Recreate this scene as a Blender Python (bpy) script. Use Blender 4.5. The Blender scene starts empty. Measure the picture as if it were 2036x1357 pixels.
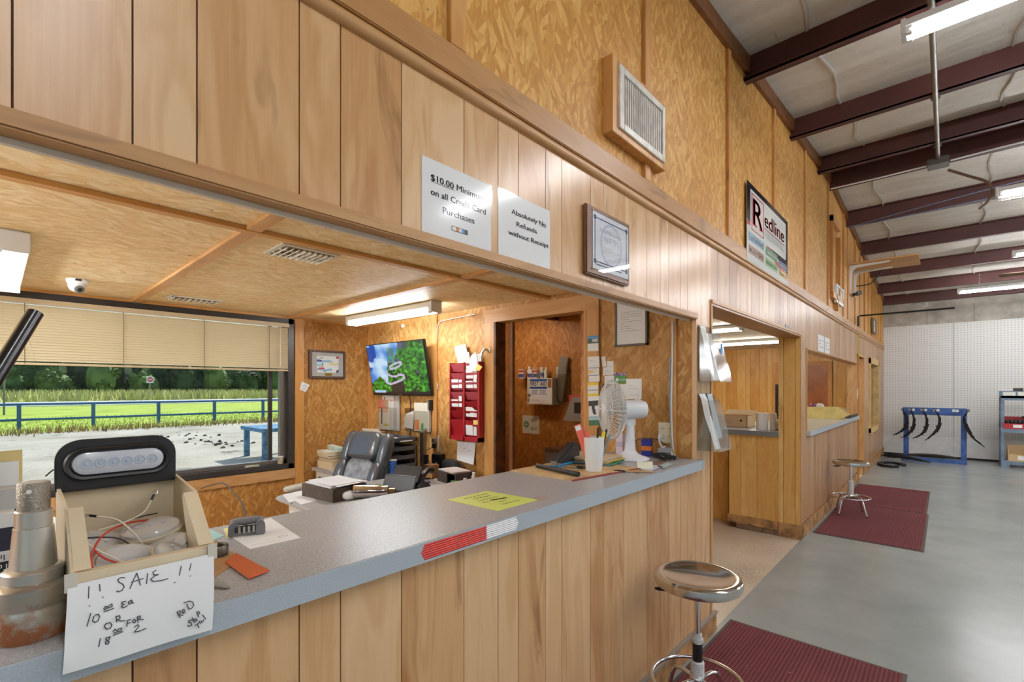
import bpy, bmesh, math, random
from mathutils import Vector, Matrix, Euler
random.seed(7)
S = bpy.context.scene
COL = S.collection
# ---------------------------------------------------------------- camera (image 2036 x 1357)
F, VH, H, DX = 942.0, 772.0, 1.56, 1.104
TH = math.atan2(863, F)
ST, CT = math.sin(TH), math.cos(TH)
cd = bpy.data.cameras.new('camera'); cam = bpy.data.objects.new('camera', cd); COL.objects.link(cam)
cam.location = (DX, 0, H); cam.rotation_euler = (math.pi / 2, 0, TH)
cd.sensor_width = 36; cd.lens = 36 * F / 2036; cd.shift_y = (VH - 678.5) / 2036
cd.clip_start = 0.02; cd.clip_end = 1000
S.camera = cam
# ---------------------------------------------------------------- world, sun, exposure
w = bpy.data.worlds.new('sky'); S.world = w; w.use_nodes = True
nt = w.node_tree; bg = nt.nodes['Background']
sky = nt.nodes.new('ShaderNodeTexSky'); sky.sky_type = 'NISHITA'; sky.sun_disc = False
sky.sun_elevation = math.radians(40); sky.sun_rotation = math.radians(-34); sky.air_density = 1.0; sky.dust_density = 1.5
nt.links.new(sky.outputs[0], bg.inputs[0]); bg.inputs[1].default_value = 0.2
sl = bpy.data.lights.new('sun', 'SUN'); sl.energy = 4.6; sl.angle = math.radians(0.6); sl.color = (1, .95, .86)
so = bpy.data.objects.new('sun', sl); COL.objects.link(so); so.rotation_euler = Vector((.42, -.62, -.64)).to_track_quat('-Z', 'Y').to_euler()
so.location = (-10, 20, 30)
S.view_settings.view_transform = 'Standard'; S.view_settings.look = 'None'
S.cycles.transparent_max_bounces = 32; S.cycles.sample_clamp_indirect = 4.0; S.cycles.caustics_reflective = False; S.cycles.caustics_refractive = False
S.view_settings.exposure = 0.2; S.view_settings.gamma = 1.0; S.view_settings.use_curve_mapping = False
LAMP_W = 1.35      # common factor on the fluorescent tubes

# ---------------------------------------------------------------- pixel -> place helpers
def ray(u, v):
    a = (u - 1018) / F
    return (-ST + a * CT, CT + a * ST, -(v - VH) / F)
def PX(u, v, X):
    r = ray(u, v); t = (X - DX) / r[0]; return Vector((X, t * r[1], H + t * r[2]))
def PY(u, v, Y):
    r = ray(u, v); t = Y / r[1]; return Vector((DX + t * r[0], Y, H + t * r[2]))
def PZ(u, v, Z):
    r = ray(u, v); t = (Z - H) / r[2]; return Vector((DX + t * r[0], t * r[1], Z))
def PP(u, v, p, n):
    r = Vector(ray(u, v)); o = Vector((DX, 0, H)); t = (p - o).dot(n) / r.dot(n); return o + r * t

# ---------------------------------------------------------------- mesh builder
class MB:
    def __init__(s): s.v = []; s.f = []; s.c = None
    def add(s, vs, fs):
        o = len(s.v); s.v += [tuple(p) for p in vs]; s.f += [tuple(i + o for i in f) for f in fs]; return s
    def box(s, x0, x1, y0, y1, z0, z1):
        return s.add([(x0,y0,z0),(x1,y0,z0),(x1,y1,z0),(x0,y1,z0),(x0,y0,z1),(x1,y0,z1),(x1,y1,z1),(x0,y1,z1)],
                     [(0,3,2,1),(4,5,6,7),(0,1,5,4),(1,2,6,5),(2,3,7,6),(3,0,4,7)])
    def obox(s, c, size, e=(0,0,0)):
        R = Euler(e).to_matrix(); c = Vector(c); a, b, d = [q / 2 for q in size]
        return s.add([c + R @ Vector(p) for p in ((-a,-b,-d),(a,-b,-d),(a,b,-d),(-a,b,-d),(-a,-b,d),(a,-b,d),(a,b,d),(-a,b,d))],
                     [(0,3,2,1),(4,5,6,7),(0,1,5,4),(1,2,6,5),(2,3,7,6),(3,0,4,7)])
    def hexa(s, p):      # eight corners, bottom loop then top loop
        return s.add(p, [(0,3,2,1),(4,5,6,7),(0,1,5,4),(1,2,6,5),(2,3,7,6),(3,0,4,7)])
    def beam(s, a, b, wd, ht, up=(0,0,1)):   # rectangular bar from a to b
        a, b = Vector(a), Vector(b); d = (b - a).normalized(); sd = d.cross(Vector(up))
        if sd.length < 1e-4: sd = d.cross(Vector((1,0,0)))
        sd.normalize(); u = sd.cross(d).normalized(); sd = sd * wd / 2; u = u * ht / 2
        return s.hexa([a-sd-u, a+sd-u, b+sd-u, b-sd-u, a-sd+u, a+sd+u, b+sd+u, b-sd+u])
    def tube(s, pts, r, n=8, caps=True):
        pts = [Vector(p) for p in pts]; rs = r if isinstance(r, (list, tuple)) else [r] * len(pts)
        o = len(s.v); m = len(pts); prev = None
        for i, p in enumerate(pts):
            t = (pts[min(i+1, m-1)] - pts[max(i-1, 0)])
            t = t.normalized() if t.length > 1e-9 else Vector((0,0,1))
            if prev is None:
                q = Vector((0,0,1)) if abs(t.z) < .9 else Vector((1,0,0)); nrm = t.cross(q).normalized()
            else:
                nrm = (prev - t * prev.dot(t)); nrm = nrm.normalized() if nrm.length > 1e-6 else t.orthogonal().normalized()
            prev = nrm; bn = t.cross(nrm)
            for k in range(n):
                a = 2 * math.pi * k / n; s.v.append(tuple(p + (nrm * math.cos(a) + bn * math.sin(a)) * rs[i]))
        for i in range(m - 1):
            for k in range(n):
                k2 = (k + 1) % n; s.f.append((o+i*n+k, o+i*n+k2, o+(i+1)*n+k2, o+(i+1)*n+k))
        if caps:
            s.f.append(tuple(o + k for k in range(n))[::-1]); s.f.append(tuple(o + (m-1)*n + k for k in range(n)))
        return s
    def lathe(s, prof, n=24, c=(0,0,0), M=None):
        o = len(s.v); c = Vector(c)
        for r, z in prof:
            for k in range(n):
                a = 2 * math.pi * k / n; p = Vector((r*math.cos(a), r*math.sin(a), z))
                s.v.append(tuple(c + (M @ p if M else p)))
        for i in range(len(prof) - 1):
            for k in range(n):
                k2 = (k+1) % n; s.f.append((o+i*n+k, o+i*n+k2, o+(i+1)*n+k2, o+(i+1)*n+k))
        if prof[0][0] > 1e-6: s.f.append(tuple(o + k for k in range(n))[::-1])
        if prof[-1][0] > 1e-6: s.f.append(tuple(o + (len(prof)-1)*n + k for k in range(n)))
        return s
    def prism(s, poly, d0, d1, fn):          # 2D outline extruded; fn(a, b, depth) -> point
        n = len(poly); o = len(s.v)
        s.v += [tuple(fn(a, b, d0)) for a, b in poly] + [tuple(fn(a, b, d1)) for a, b in poly]
        s.f.append(tuple(o+i for i in range(n))[::-1]); s.f.append(tuple(o+n+i for i in range(n)))
        for i in range(n): s.f.append((o+i, o+(i+1)%n, o+n+(i+1)%n, o+n+i))
        return s
    def quad(s, a, b, c, d): return s.add([a, b, c, d], [(0,1,2,3)])
    def sq(s, c, ax, e1=.5, e2=.5, nu=20, nv=12, M=None, fn=None):   # superellipsoid
        def sp(x, e): return math.copysign(abs(x) ** e, x)
        o = len(s.v); c = Vector(c)
        for j in range(nv + 1):
            ph = -math.pi/2 + math.pi * j / nv
            for i in range(nu):
                th = 2 * math.pi * i / nu
                p = Vector((ax[0]*sp(math.cos(ph),e1)*sp(math.cos(th),e2), ax[1]*sp(math.cos(ph),e1)*sp(math.sin(th),e2), ax[2]*sp(math.sin(ph),e1)))
                if fn: p = fn(p)
                s.v.append(tuple(c + (M @ p if M else p)))
        for j in range(nv):
            for i in range(nu):
                i2 = (i+1) % nu; s.f.append((o+j*nu+i, o+j*nu+i2, o+(j+1)*nu+i2, o+(j+1)*nu+i))
        return s
    def build(s, name, m, parent=None, smooth=False, bevel=0, seg=2, mat2=None):
        me = bpy.data.meshes.new(name); me.from_pydata(s.v, [], s.f); me.update()
        bm = bmesh.new(); bm.from_mesh(me)
        bmesh.ops.remove_doubles(bm, verts=bm.verts, dist=1e-6)
        if bevel:
            es = [e for e in bm.edges if len(e.link_faces) == 2 and e.calc_face_angle(0) > .5]
            bmesh.ops.bevel(bm, geom=es, offset=bevel, segments=seg, affect='EDGES', clamp_overlap=True)
        bmesh.ops.recalc_face_normals(bm, faces=bm.faces)
        bm.to_mesh(me); bm.free()
        me.materials.append(m)
        if smooth:
            me.polygons.foreach_set('use_smooth', [True] * len(me.polygons))
            try: me.set_sharp_from_angle(angle=math.radians(40))
            except Exception: pass
        o = bpy.data.objects.new(name, me); COL.objects.link(o)
        if parent: o.parent = parent
        return o

def rbox(x0, x1, y0, y1, z0, z1): return MB().box(x0, x1, y0, y1, z0, z1)
def tag(o, label, cat, group=None):
    o['label'] = label; o['category'] = cat
    if group: o['group'] = group
    return o
def thing(name, label, cat, loc=(0,0,0), rz=0, group=None, rot=None):
    o = bpy.data.objects.new(name, None); COL.objects.link(o); o.empty_display_size = .05
    o.location = loc; o.rotation_euler = rot if rot else (0, 0, rz)
    return tag(o, label, cat, group)
def struct(o, label=None):
    o['kind'] = 'structure'
    if label: o['label'] = label
    return o
def sroot(name, label=None):
    o = bpy.data.objects.new(name, None); COL.objects.link(o); o.empty_display_size = .05
    return struct(o, label)
def plab(o, label): o['label'] = label; return o
def copy_tree(o, parent=None):
    c = o.copy(); COL.objects.link(c); c.parent = parent
    for ch in o.children: copy_tree(ch, c)
    return c

# ---------------------------------------------------------------- materials
def lin(c): return tuple((x/255/12.92 if x/255 <= .04045 else ((x/255+.055)/1.055)**2.4) for x in c) + (1,)
MATS = {}
def mat(name, rgb, rough=.5, metal=0, spec=.5, bump=0, bscale=60, var=0, vscale=8, trans=0, emit=0, alpha=1, coat=0):
    if name in MATS: return MATS[name]
    m = bpy.data.materials.new(name); m.use_nodes = True; MATS[name] = m
    N = m.node_tree; b = N.nodes['Principled BSDF']; L = N.links
    b.inputs['Base Color'].default_value = lin(rgb); b.inputs['Roughness'].default_value = rough
    b.inputs['Metallic'].default_value = metal; b.inputs['Specular IOR Level'].default_value = spec
    b.inputs['Coat Weight'].default_value = coat
    if trans: b.inputs['Transmission Weight'].default_value = trans
    if alpha < 1: b.inputs['Alpha'].default_value = alpha
    if emit: b.inputs['Emission Color'].default_value = lin(rgb); b.inputs['Emission Strength'].default_value = emit
    if var or bump:
        tc = N.nodes.new('ShaderNodeTexCoord')
        no = N.nodes.new('ShaderNodeTexNoise'); no.inputs['Scale'].default_value = vscale; no.inputs['Detail'].default_value = 5
        L.new(tc.outputs['Object'], no.inputs['Vector'])
        if var:
            mx = N.nodes.new('ShaderNodeMix'); mx.data_type = 'RGBA'
            mx.inputs[6].default_value = lin([max(0, x*(1-var)) for x in rgb]); mx.inputs[7].default_value = lin([min(255, x*(1+var*.6)) for x in rgb])
            mr = N.nodes.new('ShaderNodeMapRange'); mr.inputs[1].default_value = .3; mr.inputs[2].default_value = .7
            L.new(no.outputs[0], mr.inputs[0]); L.new(mr.outputs[0], mx.inputs[0]); L.new(mx.outputs[2], b.inputs['Base Color'])
        if bump:
            n2 = N.nodes.new('ShaderNodeTexNoise'); n2.inputs['Scale'].default_value = bscale; n2.inputs['Detail'].default_value = 4
            L.new(tc.outputs['Object'], n2.inputs['Vector'])
            bp = N.nodes.new('ShaderNodeBump'); bp.inputs['Strength'].default_value = bump; bp.inputs['Distance'].default_value = .01
            L.new(n2.outputs[0], bp.inputs['Height']); L.new(bp.outputs[0], b.inputs['Normal'])
    return m

class NB:      # tiny node-graph helper
    def __init__(s, name):
        s.m = bpy.data.materials.new(name); s.m.use_nodes = True; MATS[name] = s.m
        s.N = s.m.node_tree; s.b = s.N.nodes['Principled BSDF']; s.L = s.N.links
    def n(s, t, **k):
        x = s.N.nodes.new('ShaderNode' + t)
        for a, b in k.items(): setattr(x, a, b)
        return x
    def link(s, a, b): s.L.new(a, b)
    def coords(s): return s.n('TexCoord').outputs['Object']
    def mapping(s, vec, scale=(1,1,1), rot=(0,0,0), loc=(0,0,0)):
        m = s.n('Mapping'); m.inputs['Scale'].default_value = scale; m.inputs['Rotation'].default_value = rot; m.inputs['Location'].default_value = loc
        s.link(vec, m.inputs['Vector']); return m.outputs[0]
    def noise(s, vec, scale=5, detail=4, rough=.5, dist=0):
        x = s.n('TexNoise'); x.inputs['Scale'].default_value = scale; x.inputs['Detail'].default_value = detail
        x.inputs['Roughness'].default_value = rough; x.inputs['Distortion'].default_value = dist; s.link(vec, x.inputs['Vector']); return x.outputs[0]
    def voro(s, vec, scale=1, feat='F1'):
        x = s.n('TexVoronoi', feature=feat); x.inputs['Scale'].default_value = scale; s.link(vec, x.inputs['Vector']); return x
    def ramp(s, fac, stops):
        r = s.n('ValToRGB'); e = r.color_ramp.elements
        while len(e) < len(stops): e.new(.5)
        for i, (p, c) in enumerate(stops): e[i].position = p; e[i].color = lin(c) if len(c) == 3 else c
        s.link(fac, r.inputs[0]); return r.outputs[0]
    def rng(s, v, a, b, c=0, d=1):
        x = s.n('MapRange'); 
        for i, q in enumerate((a, b, c, d)): x.inputs[i+1].default_value = q
        s.link(v, x.inputs[0]); return x.outputs[0]
    def mix(s, fac, a, b, mode='MIX'):
        x = s.n('Mix', data_type='RGBA', blend_type=mode)
        for i, q in ((0, fac), (6, a), (7, b)):
            if isinstance(q, (int, float)): x.inputs[i].default_value = q
            elif isinstance(q, (tuple, list)): x.inputs[i].default_value = lin(q)
            else: s.link(q, x.inputs[i])
        return x.outputs[2]
    def math(s, op, a, b=0):
        x = s.n('Math', operation=op)
        for i, q in enumerate((a, b)):
            if isinstance(q, (int, float)): x.inputs[i].default_value = q
            else: s.link(q, x.inputs[i])
        return x.outputs[0]
    def bump(s, h, st=.3, d=.01):
        x = s.n('Bump'); x.inputs['Strength'].default_value = st; x.inputs['Distance'].default_value = d
        s.link(h, x.inputs['Height']); s.link(x.outputs[0], s.b.inputs['Normal'])
    def out(s, col, rough=.5, spec=.5, coat=0):
        s.link(col, s.b.inputs['Base Color'])
        if isinstance(rough, (int, float)): s.b.inputs['Roughness'].default_value = rough
        else: s.link(rough, s.b.inputs['Roughness'])
        s.b.inputs['Specular IOR Level'].default_value = spec; s.b.inputs['Coat Weight'].default_value = coat
        return s.m

def osb(name, long_ax, nrm_ax, dark, mid, light, rough=.55):
    g = NB(name); co = g.coords()
    sc = [58, 58, 58]; sc['XYZ'.index(long_ax)] = 15; sc['XYZ'.index(nrm_ax)] = 3
    wob = g.n('VectorMath', operation='ADD')
    nz = g.n('TexNoise'); nz.inputs['Scale'].default_value = 6; nz.inputs['Detail'].default_value = 2; g.link(co, nz.inputs['Vector'])
    sv = g.n('VectorMath', operation='SCALE'); sv.inputs[3].default_value = .03; g.link(nz.outputs['Color'], sv.inputs[0])
    g.link(co, wob.inputs[0]); g.link(sv.outputs[0], wob.inputs[1]); wv = wob.outputs[0]
    vals = []
    for k, a in enumerate((0, .55, -.6, 1.2)):
        rot = [0, 0, 0]; rot['XYZ'.index(nrm_ax)] = a
        r1 = g.mapping(wv, (1,1,1), rot, (k * 3.7, k * 1.3, k * 2.1))
        v = g.voro(g.mapping(r1, [q * (1 - .12 * k) for q in sc]))
        vals.append(v)
    msk = g.noise(g.mapping(co, [q * .7 for q in sc]), 1.0, 2)
    msk2 = g.noise(co, 9, 2)
    c = g.mix(g.rng(msk, .44, .5), vals[0].outputs['Color'], vals[1].outputs['Color'])
    c = g.mix(g.rng(msk2, .5, .55), c, vals[2].outputs['Color'])
    sx = g.n('SeparateColor'); g.link(c, sx.inputs[0])
    t = g.math('MULTIPLY_ADD', sx.outputs[0], .8); 
    fine = g.noise(g.mapping(co, [q * 4 for q in sc]), 1, 3)
    t = g.math('ADD', g.math('MULTIPLY', sx.outputs[0], .72), g.math('MULTIPLY', fine, .42))
    big = g.noise(co, 1.3, 3)
    t = g.math('ADD', t, g.rng(big, .3, .7, -.14, .12))
    col = g.ramp(t, [(.05, [(p+q)/2 for p, q in zip(dark, mid)]), (.55, mid), (1.0, light)])
    ed = g.rng(vals[0].outputs['Distance'], .62, .8, 0, .22)
    col = g.mix(ed, col, dark)
    kn = g.rng(g.noise(g.mapping(co, (1,1,1), (0,0,0), (5,3,9)), 22, 2), .73, .78, 0, .7)
    col = g.mix(kn, col, [q * .45 for q in dark])
    g.bump(sx.outputs[1], .12, .004)
    return g.out(col, rough, .4)

def planks(name, base, dark, light, rough=.32, vary=.25, ax='Z', redder=(0, 0, 0)):
    g = NB(name); co = g.coords(); oi = g.n('ObjectInfo')
    off = g.n('VectorMath', operation='ADD'); cmb = g.n('CombineXYZ')
    g.link(g.math('MULTIPLY', oi.outputs['Random'], 37), cmb.inputs[0]); g.link(g.math('MULTIPLY', oi.outputs['Random'], 11), cmb.inputs[1]); g.link(g.math('MULTIPLY', oi.outputs['Random'], 23), cmb.inputs[2])
    g.link(co, off.inputs[0]); g.link(cmb.outputs[0], off.inputs[1]); p = off.outputs[0]
    s1 = [7, 7, 7]; s1['XYZ'.index(ax)] = 1.1
    warp = g.noise(g.mapping(p, s1), 1, 3, .5, .6)
    rings = g.math('SINE', g.math('MULTIPLY', warp, 34))
    s2 = [120, 120, 120]; s2['XYZ'.index(ax)] = 3
    fine = g.noise(g.mapping(p, s2), 1, 4, .6)
    t = g.math('ADD', g.math('MULTIPLY', g.rng(rings, -1, 1), .16), g.math('MULTIPLY', fine, .26))
    t = g.math('ADD', t, g.math('MULTIPLY', warp, .74))
    t = g.math('ADD', t, g.rng(oi.outputs['Random'], 0, 1, -vary, vary))
    col = g.ramp(t, [(.1, dark), (.5, base), (.85, light)])
    s3 = [9, 9, 9]; s3['XYZ'.index(ax)] = 2.2
    kn = g.rng(g.noise(g.mapping(p, s3, (0,0,0), (4,4,4)), 1, 3, .6, .8), .63, .74, 0, .55)
    col = g.mix(kn, col, [q * .72 for q in dark])
    g.bump(fine, .04, .003)
    return g.out(col, rough, .45)

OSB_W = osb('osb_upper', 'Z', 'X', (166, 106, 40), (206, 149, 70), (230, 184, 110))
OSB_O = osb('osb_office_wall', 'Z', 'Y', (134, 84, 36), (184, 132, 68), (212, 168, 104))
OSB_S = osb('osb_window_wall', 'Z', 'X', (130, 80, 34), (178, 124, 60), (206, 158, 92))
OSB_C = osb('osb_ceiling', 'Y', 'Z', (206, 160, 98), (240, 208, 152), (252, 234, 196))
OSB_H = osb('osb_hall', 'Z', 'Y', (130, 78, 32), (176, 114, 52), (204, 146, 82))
BIRCH = planks('birch_panel', (208, 162, 112), (180, 126, 76), (226, 188, 144), .26, .2)
BIRCH_B = planks('birch_counter_panel', (212, 168, 120), (170, 114, 66), (226, 188, 144), .4, .24)
BIRCH_D = planks('panel_far', (182, 138, 96), (150, 104, 66), (206, 166, 122), .34, .2)
GOLD_P = planks('golden_panel', (218, 168, 94), (190, 130, 62), (236, 194, 124), .35, .14)
PINE = planks('pine_trim', (198, 140, 74), (164, 104, 48), (216, 164, 100), .45, .12)
PINE_Y = planks('pine_batten', (196, 136, 66), (164, 102, 42), (212, 158, 90), .5, .1, 'Y')
OAK = planks('oak_trim', (184, 136, 84), (152, 104, 58), (206, 162, 112), .42, .08, 'Y')
OAKZ = planks('oak_trim_v', (196, 148, 96), (160, 110, 64), (216, 174, 126), .42, .08, 'Z')
OAKX = planks('oak_trim_x', (200, 146, 86), (164, 110, 58), (216, 170, 116), .45, .08, 'X')
DARKGAP = mat('dark_backing', (92, 58, 32), .8)  # dark brown backing that shows in the plank joints
WHITE = mat('white_plastic', (236, 236, 234), .35)
PAPER = mat('white_paper', (238, 238, 237), .5)
INK = mat('black_ink', (34, 34, 38), .7)
GREYINK = mat('grey_print', (150, 150, 152), .7)
BLACK = mat('black_plastic', (22, 22, 24), .4)
CHROME = mat('chrome', (222, 222, 224), .12, 1)
STEEL = mat('brushed_steel', (180, 178, 174), .3, 1)
PURLIN = mat('purlin_paint', (84, 46, 42), .5, var=.12, vscale=3)
BLUEPAINT = mat('blue_paint', (62, 96, 160), .45, var=.25, vscale=6)

def insulation():
    g = NB('roof_insulation'); co = g.coords()
    n1 = g.noise(g.mapping(co, (.5, 3, 1)), 2, 4); n2 = g.noise(co, 22, 4)
    t = g.math('ADD', g.math('MULTIPLY', n1, .7), g.math('MULTIPLY', n2, .3))
    col = g.ramp(t, [(.3, (206, 202, 192)), (.6, (228, 225, 217)), (.8, (236, 234, 228))])
    st = g.rng(g.noise(g.mapping(co, (3, .6, 1)), 3, 3), .68, .74, 0, .35)
    col = g.mix(st, col, (150, 130, 104))
    g.bump(n1, .5, .03); return g.out(col, .6, .3)
INSUL = insulation()
def concrete():
    g = NB('painted_concrete'); co = g.coords()
    n1 = g.noise(co, .9, 4); n2 = g.noise(co, 3, 6, .6)
    col = g.ramp(g.math('ADD', g.math('MULTIPLY', n1, .6), g.math('MULTIPLY', n2, .4)), [(.3, (140, 147, 145)), (.5, (154, 160, 158)), (.7, (168, 173, 171))])
    return g.out(col, .23, .5)
CONC = concrete()
def tile():
    g = NB('office_floor_tile'); co = g.coords()
    n2 = g.noise(co, 60, 5, .7); n1 = g.noise(co, 2, 3)
    col = g.ramp(g.math('ADD', g.math('MULTIPLY', n1, .3), g.math('MULTIPLY', n2, .7)), [(.36, (150, 130, 110)), (.46, (206, 190, 168)), (.7, (222, 208, 188))])
    return g.out(col, .3, .45)
TILE = tile()
def laminate():
    g = NB('counter_laminate'); co = g.coords()
    n = g.noise(co, 260, 3, .7); n1 = g.noise(co, 5, 3)
    col = g.ramp(n, [(.35, (146, 146, 148)), (.55, (174, 174, 176)), (.7, (196, 196, 198))])
    col = g.mix(g.rng(n1, .5, .8, 0, .15), col, (180, 172, 164))
    return g.out(col, .34, .5)
LAMI = laminate()
def pegboard():
    g = NB('pegboard_white'); co = g.coords()
    sx = g.n('SeparateXYZ'); g.link(co, sx.inputs[0])
    d = []
    for k in (0, 2):
        fr = g.math('FRACT', g.math('MULTIPLY', sx.outputs[k], 1/.0508)); d.append(g.math('POWER', g.math('SUBTRACT', fr, .5), 2))
    r = g.math('ADD', d[0], d[1]); hole = g.rng(r, .018, .03, 1, 0)
    col = g.mix(hole, (222, 222, 218), (150, 150, 146)); return g.out(col, .5, .4)
PEG = pegboard()
def glassmat(name, tint=(240, 245, 245), gl=.05, a=.88, rough=.02):
    m = bpy.data.materials.new(name); m.use_nodes = True; MATS[name] = m; N = m.node_tree; N.nodes.clear()
    o = N.nodes.new('ShaderNodeOutputMaterial'); t = N.nodes.new('ShaderNodeBsdfTransparent'); g = N.nodes.new('ShaderNodeBsdfGlossy'); x = N.nodes.new('ShaderNodeMixShader')
    t.inputs[0].default_value = lin(tint); g.inputs['Roughness'].default_value = rough; g.inputs[0].default_value = (1,1,1,1)
    fr = N.nodes.new('ShaderNodeLayerWeight'); fr.inputs[0].default_value = .5
    pw = N.nodes.new('ShaderNodeMath'); pw.operation = 'POWER'; pw.inputs[1].default_value = 4
    ml = N.nodes.new('ShaderNodeMath'); ml.operation = 'MULTIPLY'; ml.inputs[1].default_value = .45
    ad = N.nodes.new('ShaderNodeMath'); ad.operation = 'ADD'; ad.inputs[1].default_value = gl + .015
    N.links.new(fr.outputs['Facing'], pw.inputs[0]); N.links.new(pw.outputs[0], ml.inputs[0]); N.links.new(ml.outputs[0], ad.inputs[0]); N.links.new(ad.outputs[0], x.inputs[0]); N.links.new(t.outputs[0], x.inputs[1]); N.links.new(g.outputs[0], x.inputs[2]); N.links.new(x.outputs[0], o.inputs[0])
    return m
GLASS = glassmat('window_glass', gl=0.0)
ACRYL = glassmat('clear_acrylic', (244, 245, 244), .05, rough=.1)
def vcmat(name, rough=.5, emit=0):
    g = NB(name); a = g.n('VertexColor', layer_name='print'); g.link(a.outputs[0], g.b.inputs['Base Color']); g.b.inputs['Roughness'].default_value = rough
    if emit:
        g.L.remove(g.b.inputs['Base Color'].links[0]); g.b.inputs['Base Color'].default_value = (.01, .01, .012, 1)
        g.link(a.outputs[0], g.b.inputs['Emission Color']); g.b.inputs['Emission Strength'].default_value = emit
    return g.m
PRINT = vcmat('colour_print'); SCREEN = vcmat('lit_screen', .15, .9)
def picture(name, P0, ex, ey, nx, ny, fn, parent, m=None):
    """flat print: fn(s, t) -> sRGB 0..255, s right, t up"""
    P0, ex, ey = Vector(P0), Vector(ex), Vector(ey)
    vs = [tuple(P0 + ex * (i / nx) + ey * (j / ny)) for j in range(ny + 1) for i in range(nx + 1)]
    fs = [(j*(nx+1)+i, j*(nx+1)+i+1, (j+1)*(nx+1)+i+1, (j+1)*(nx+1)+i) for j in range(ny) for i in range(nx)]
    me = bpy.data.meshes.new(name); me.from_pydata(vs, [], fs); ca = me.color_attributes.new('print', 'FLOAT_COLOR', 'CORNER')
    arr = []
    cols = {}
    for j in range(ny):
        for i in range(nx): cols[(i, j)] = lin([min(255, max(0, q)) for q in fn((i+.5)/nx, (j+.5)/ny)])
    for j in range(ny):
        for i in range(nx): arr += list(cols[(i, j)]) * 4
    ca.data.foreach_set('color', arr); me.materials.append(m or PRINT)
    o = bpy.data.objects.new(name, me); COL.objects.link(o); o.parent = parent; return o

TXT = {}
def text_mesh(s):
    if s not in TXT:
        cu = bpy.data.curves.new('t', 'FONT'); cu.body = s; cu.align_x = 'CENTER'; cu.align_y = 'CENTER'; cu.resolution_u = 3
        ob = bpy.data.objects.new('t', cu); me = bpy.data.meshes.new_from_object(ob)
        TXT[s] = ([v.co.copy() for v in me.vertices], [tuple(p.vertices) for p in me.polygons])
        bpy.data.objects.remove(ob); bpy.data.curves.remove(cu); bpy.data.meshes.remove(me)
    return TXT[s]
def text(s, c, ex, ey, height, m, parent, width=None, bold=0, name='lettering', mb=None, shear=0):
    """s centred at c; ex, ey unit vectors; height = cap height"""
    vs, fs = text_mesh(s); c, ex, ey = Vector(c), Vector(ex), Vector(ey)
    xs = [v.x for v in vs]; wd = max(xs) - min(xs); cx = (max(xs) + min(xs)) / 2
    k = height / .69; kx = (width / wd) if width else k
    out = mb or MB()
    for b in ([0] if not bold else [-bold, 0, bold]):
        out.add([c + ex * ((v.x - cx) * kx + b + shear * v.y * k) + ey * (v.y * k) for v in vs], fs)
    return out if mb else out.build(name, m, parent)
def strokes(lines, r, fn, nrm, m, parent, name='handwriting'):
    """pen strokes as flat ribbons; fn maps a 2D point to the sheet"""
    b = MB(); nrm = Vector(nrm).normalized()
    for ln in lines:
        P = [Vector(fn(*q)) for q in ln]
        for a, c in zip(P, P[1:]):
            d = c - a
            if d.length < 1e-7: continue
            sd = d.normalized().cross(nrm) * r; e = d.normalized() * r * .6
            b.quad(a - sd - e, a + sd - e, c + sd + e, c - sd + e)
    o = b.build(name, m, parent); o['kind'] = 'stuff'; return o
def sheet(name, label, cat, corners, m=None, group=None, th=.0008, parent=None):
    """a thin sheet from four corners (counter-clockwise seen from its front)"""
    c = [Vector(p) for p in corners]; n = (c[1] - c[0]).cross(c[3] - c[0]).normalized() * th
    o = MB().hexa([p - n for p in c] + c).build(name, m or PAPER, parent)
    if label: tag(o, label, cat, group)
    return o

# ================================================================ THE SETTING
YB, XW, YF = 2.845, -3.671, 14.3          # office back wall, window wall, far wall
ZT, ZC = 1.132, 2.26                      # worktop height, office ceiling
def roofz(y): return 4.31 - .0833 * abs(y - 7.1)
Y0 = -3.6
# floors
struct(rbox(0, 9, -4, YF, -.1, 0).build('floor', CONC), 'grey painted concrete floor of the shop hall')
struct(rbox(-4.2, 0, Y0, 11.8, -.1, .0).build('floor_office', TILE), 'tan speckled tile floor inside the office')

wm = sroot('wall_main', 'long timber panelled wall with service counters and openings')
IN = .0254
seq = [6, 4, 6, 4, 8, 4, 7, 9]
edges = [.984]
k = 7
while edges[0] > Y0:
    edges.insert(0, edges[0] - seq[k % 8] * IN); k -= 1
edges[0] = Y0; k = 0
while edges[-1] < YF: edges.append(edges[-1] + seq[k % 8] * IN); k += 1
edges[-1] = YF
HB, HT = 1.990, 2.462
cuts = [(Y0, YB, [(.12, 1.078), (HB, HT)]), (YB, 3.076, [(.12, HT)]), (3.076, 5.60, [(2.10, HT)]), (5.60, 5.87, [(.14, HT)]),
        (5.87, 9.735, [(.14, 1.045), (1.985, HT)]), (9.735, 9.90, [(.14, HT)]), (9.90, 10.55, [(2.10, HT)]), (10.55, 11.5, [(.14, HT)]),
        (11.5, 12.95, [(.14, .74), (2.10, HT)]), (12.95, YF, [(.14, HT)])]
for a, b, zs in cuts:
    for z0, z1 in zs:
        lo = 0 if z0 < .2 else z0; hi = z1 if z1 < HT else 2.5
        rbox(-.034 if (a == Y0 and z0 > 1.9) else -.12, -.006, a, b, lo, hi).build('backing_board', DARKGAP, wm)
for a, b, zs in cuts:
    for e0, e1 in zip(edges, edges[1:]):
        y0, y1 = max(a, e0), min(b, e1)
        if y1 - y0 < .008: continue
        for z0, z1 in zs:
            g0 = .0016 if y0 == e0 else 0; g1 = .0016 if y1 == e1 else 0
            pm = BIRCH_D if a > 3 else (BIRCH if z0 > 1.9 or (a >= YB) else BIRCH_B)
            rbox(-.006, 0, y0 + g0, y1 - g1, z0, z1).build('plank', pm, wm)
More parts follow.
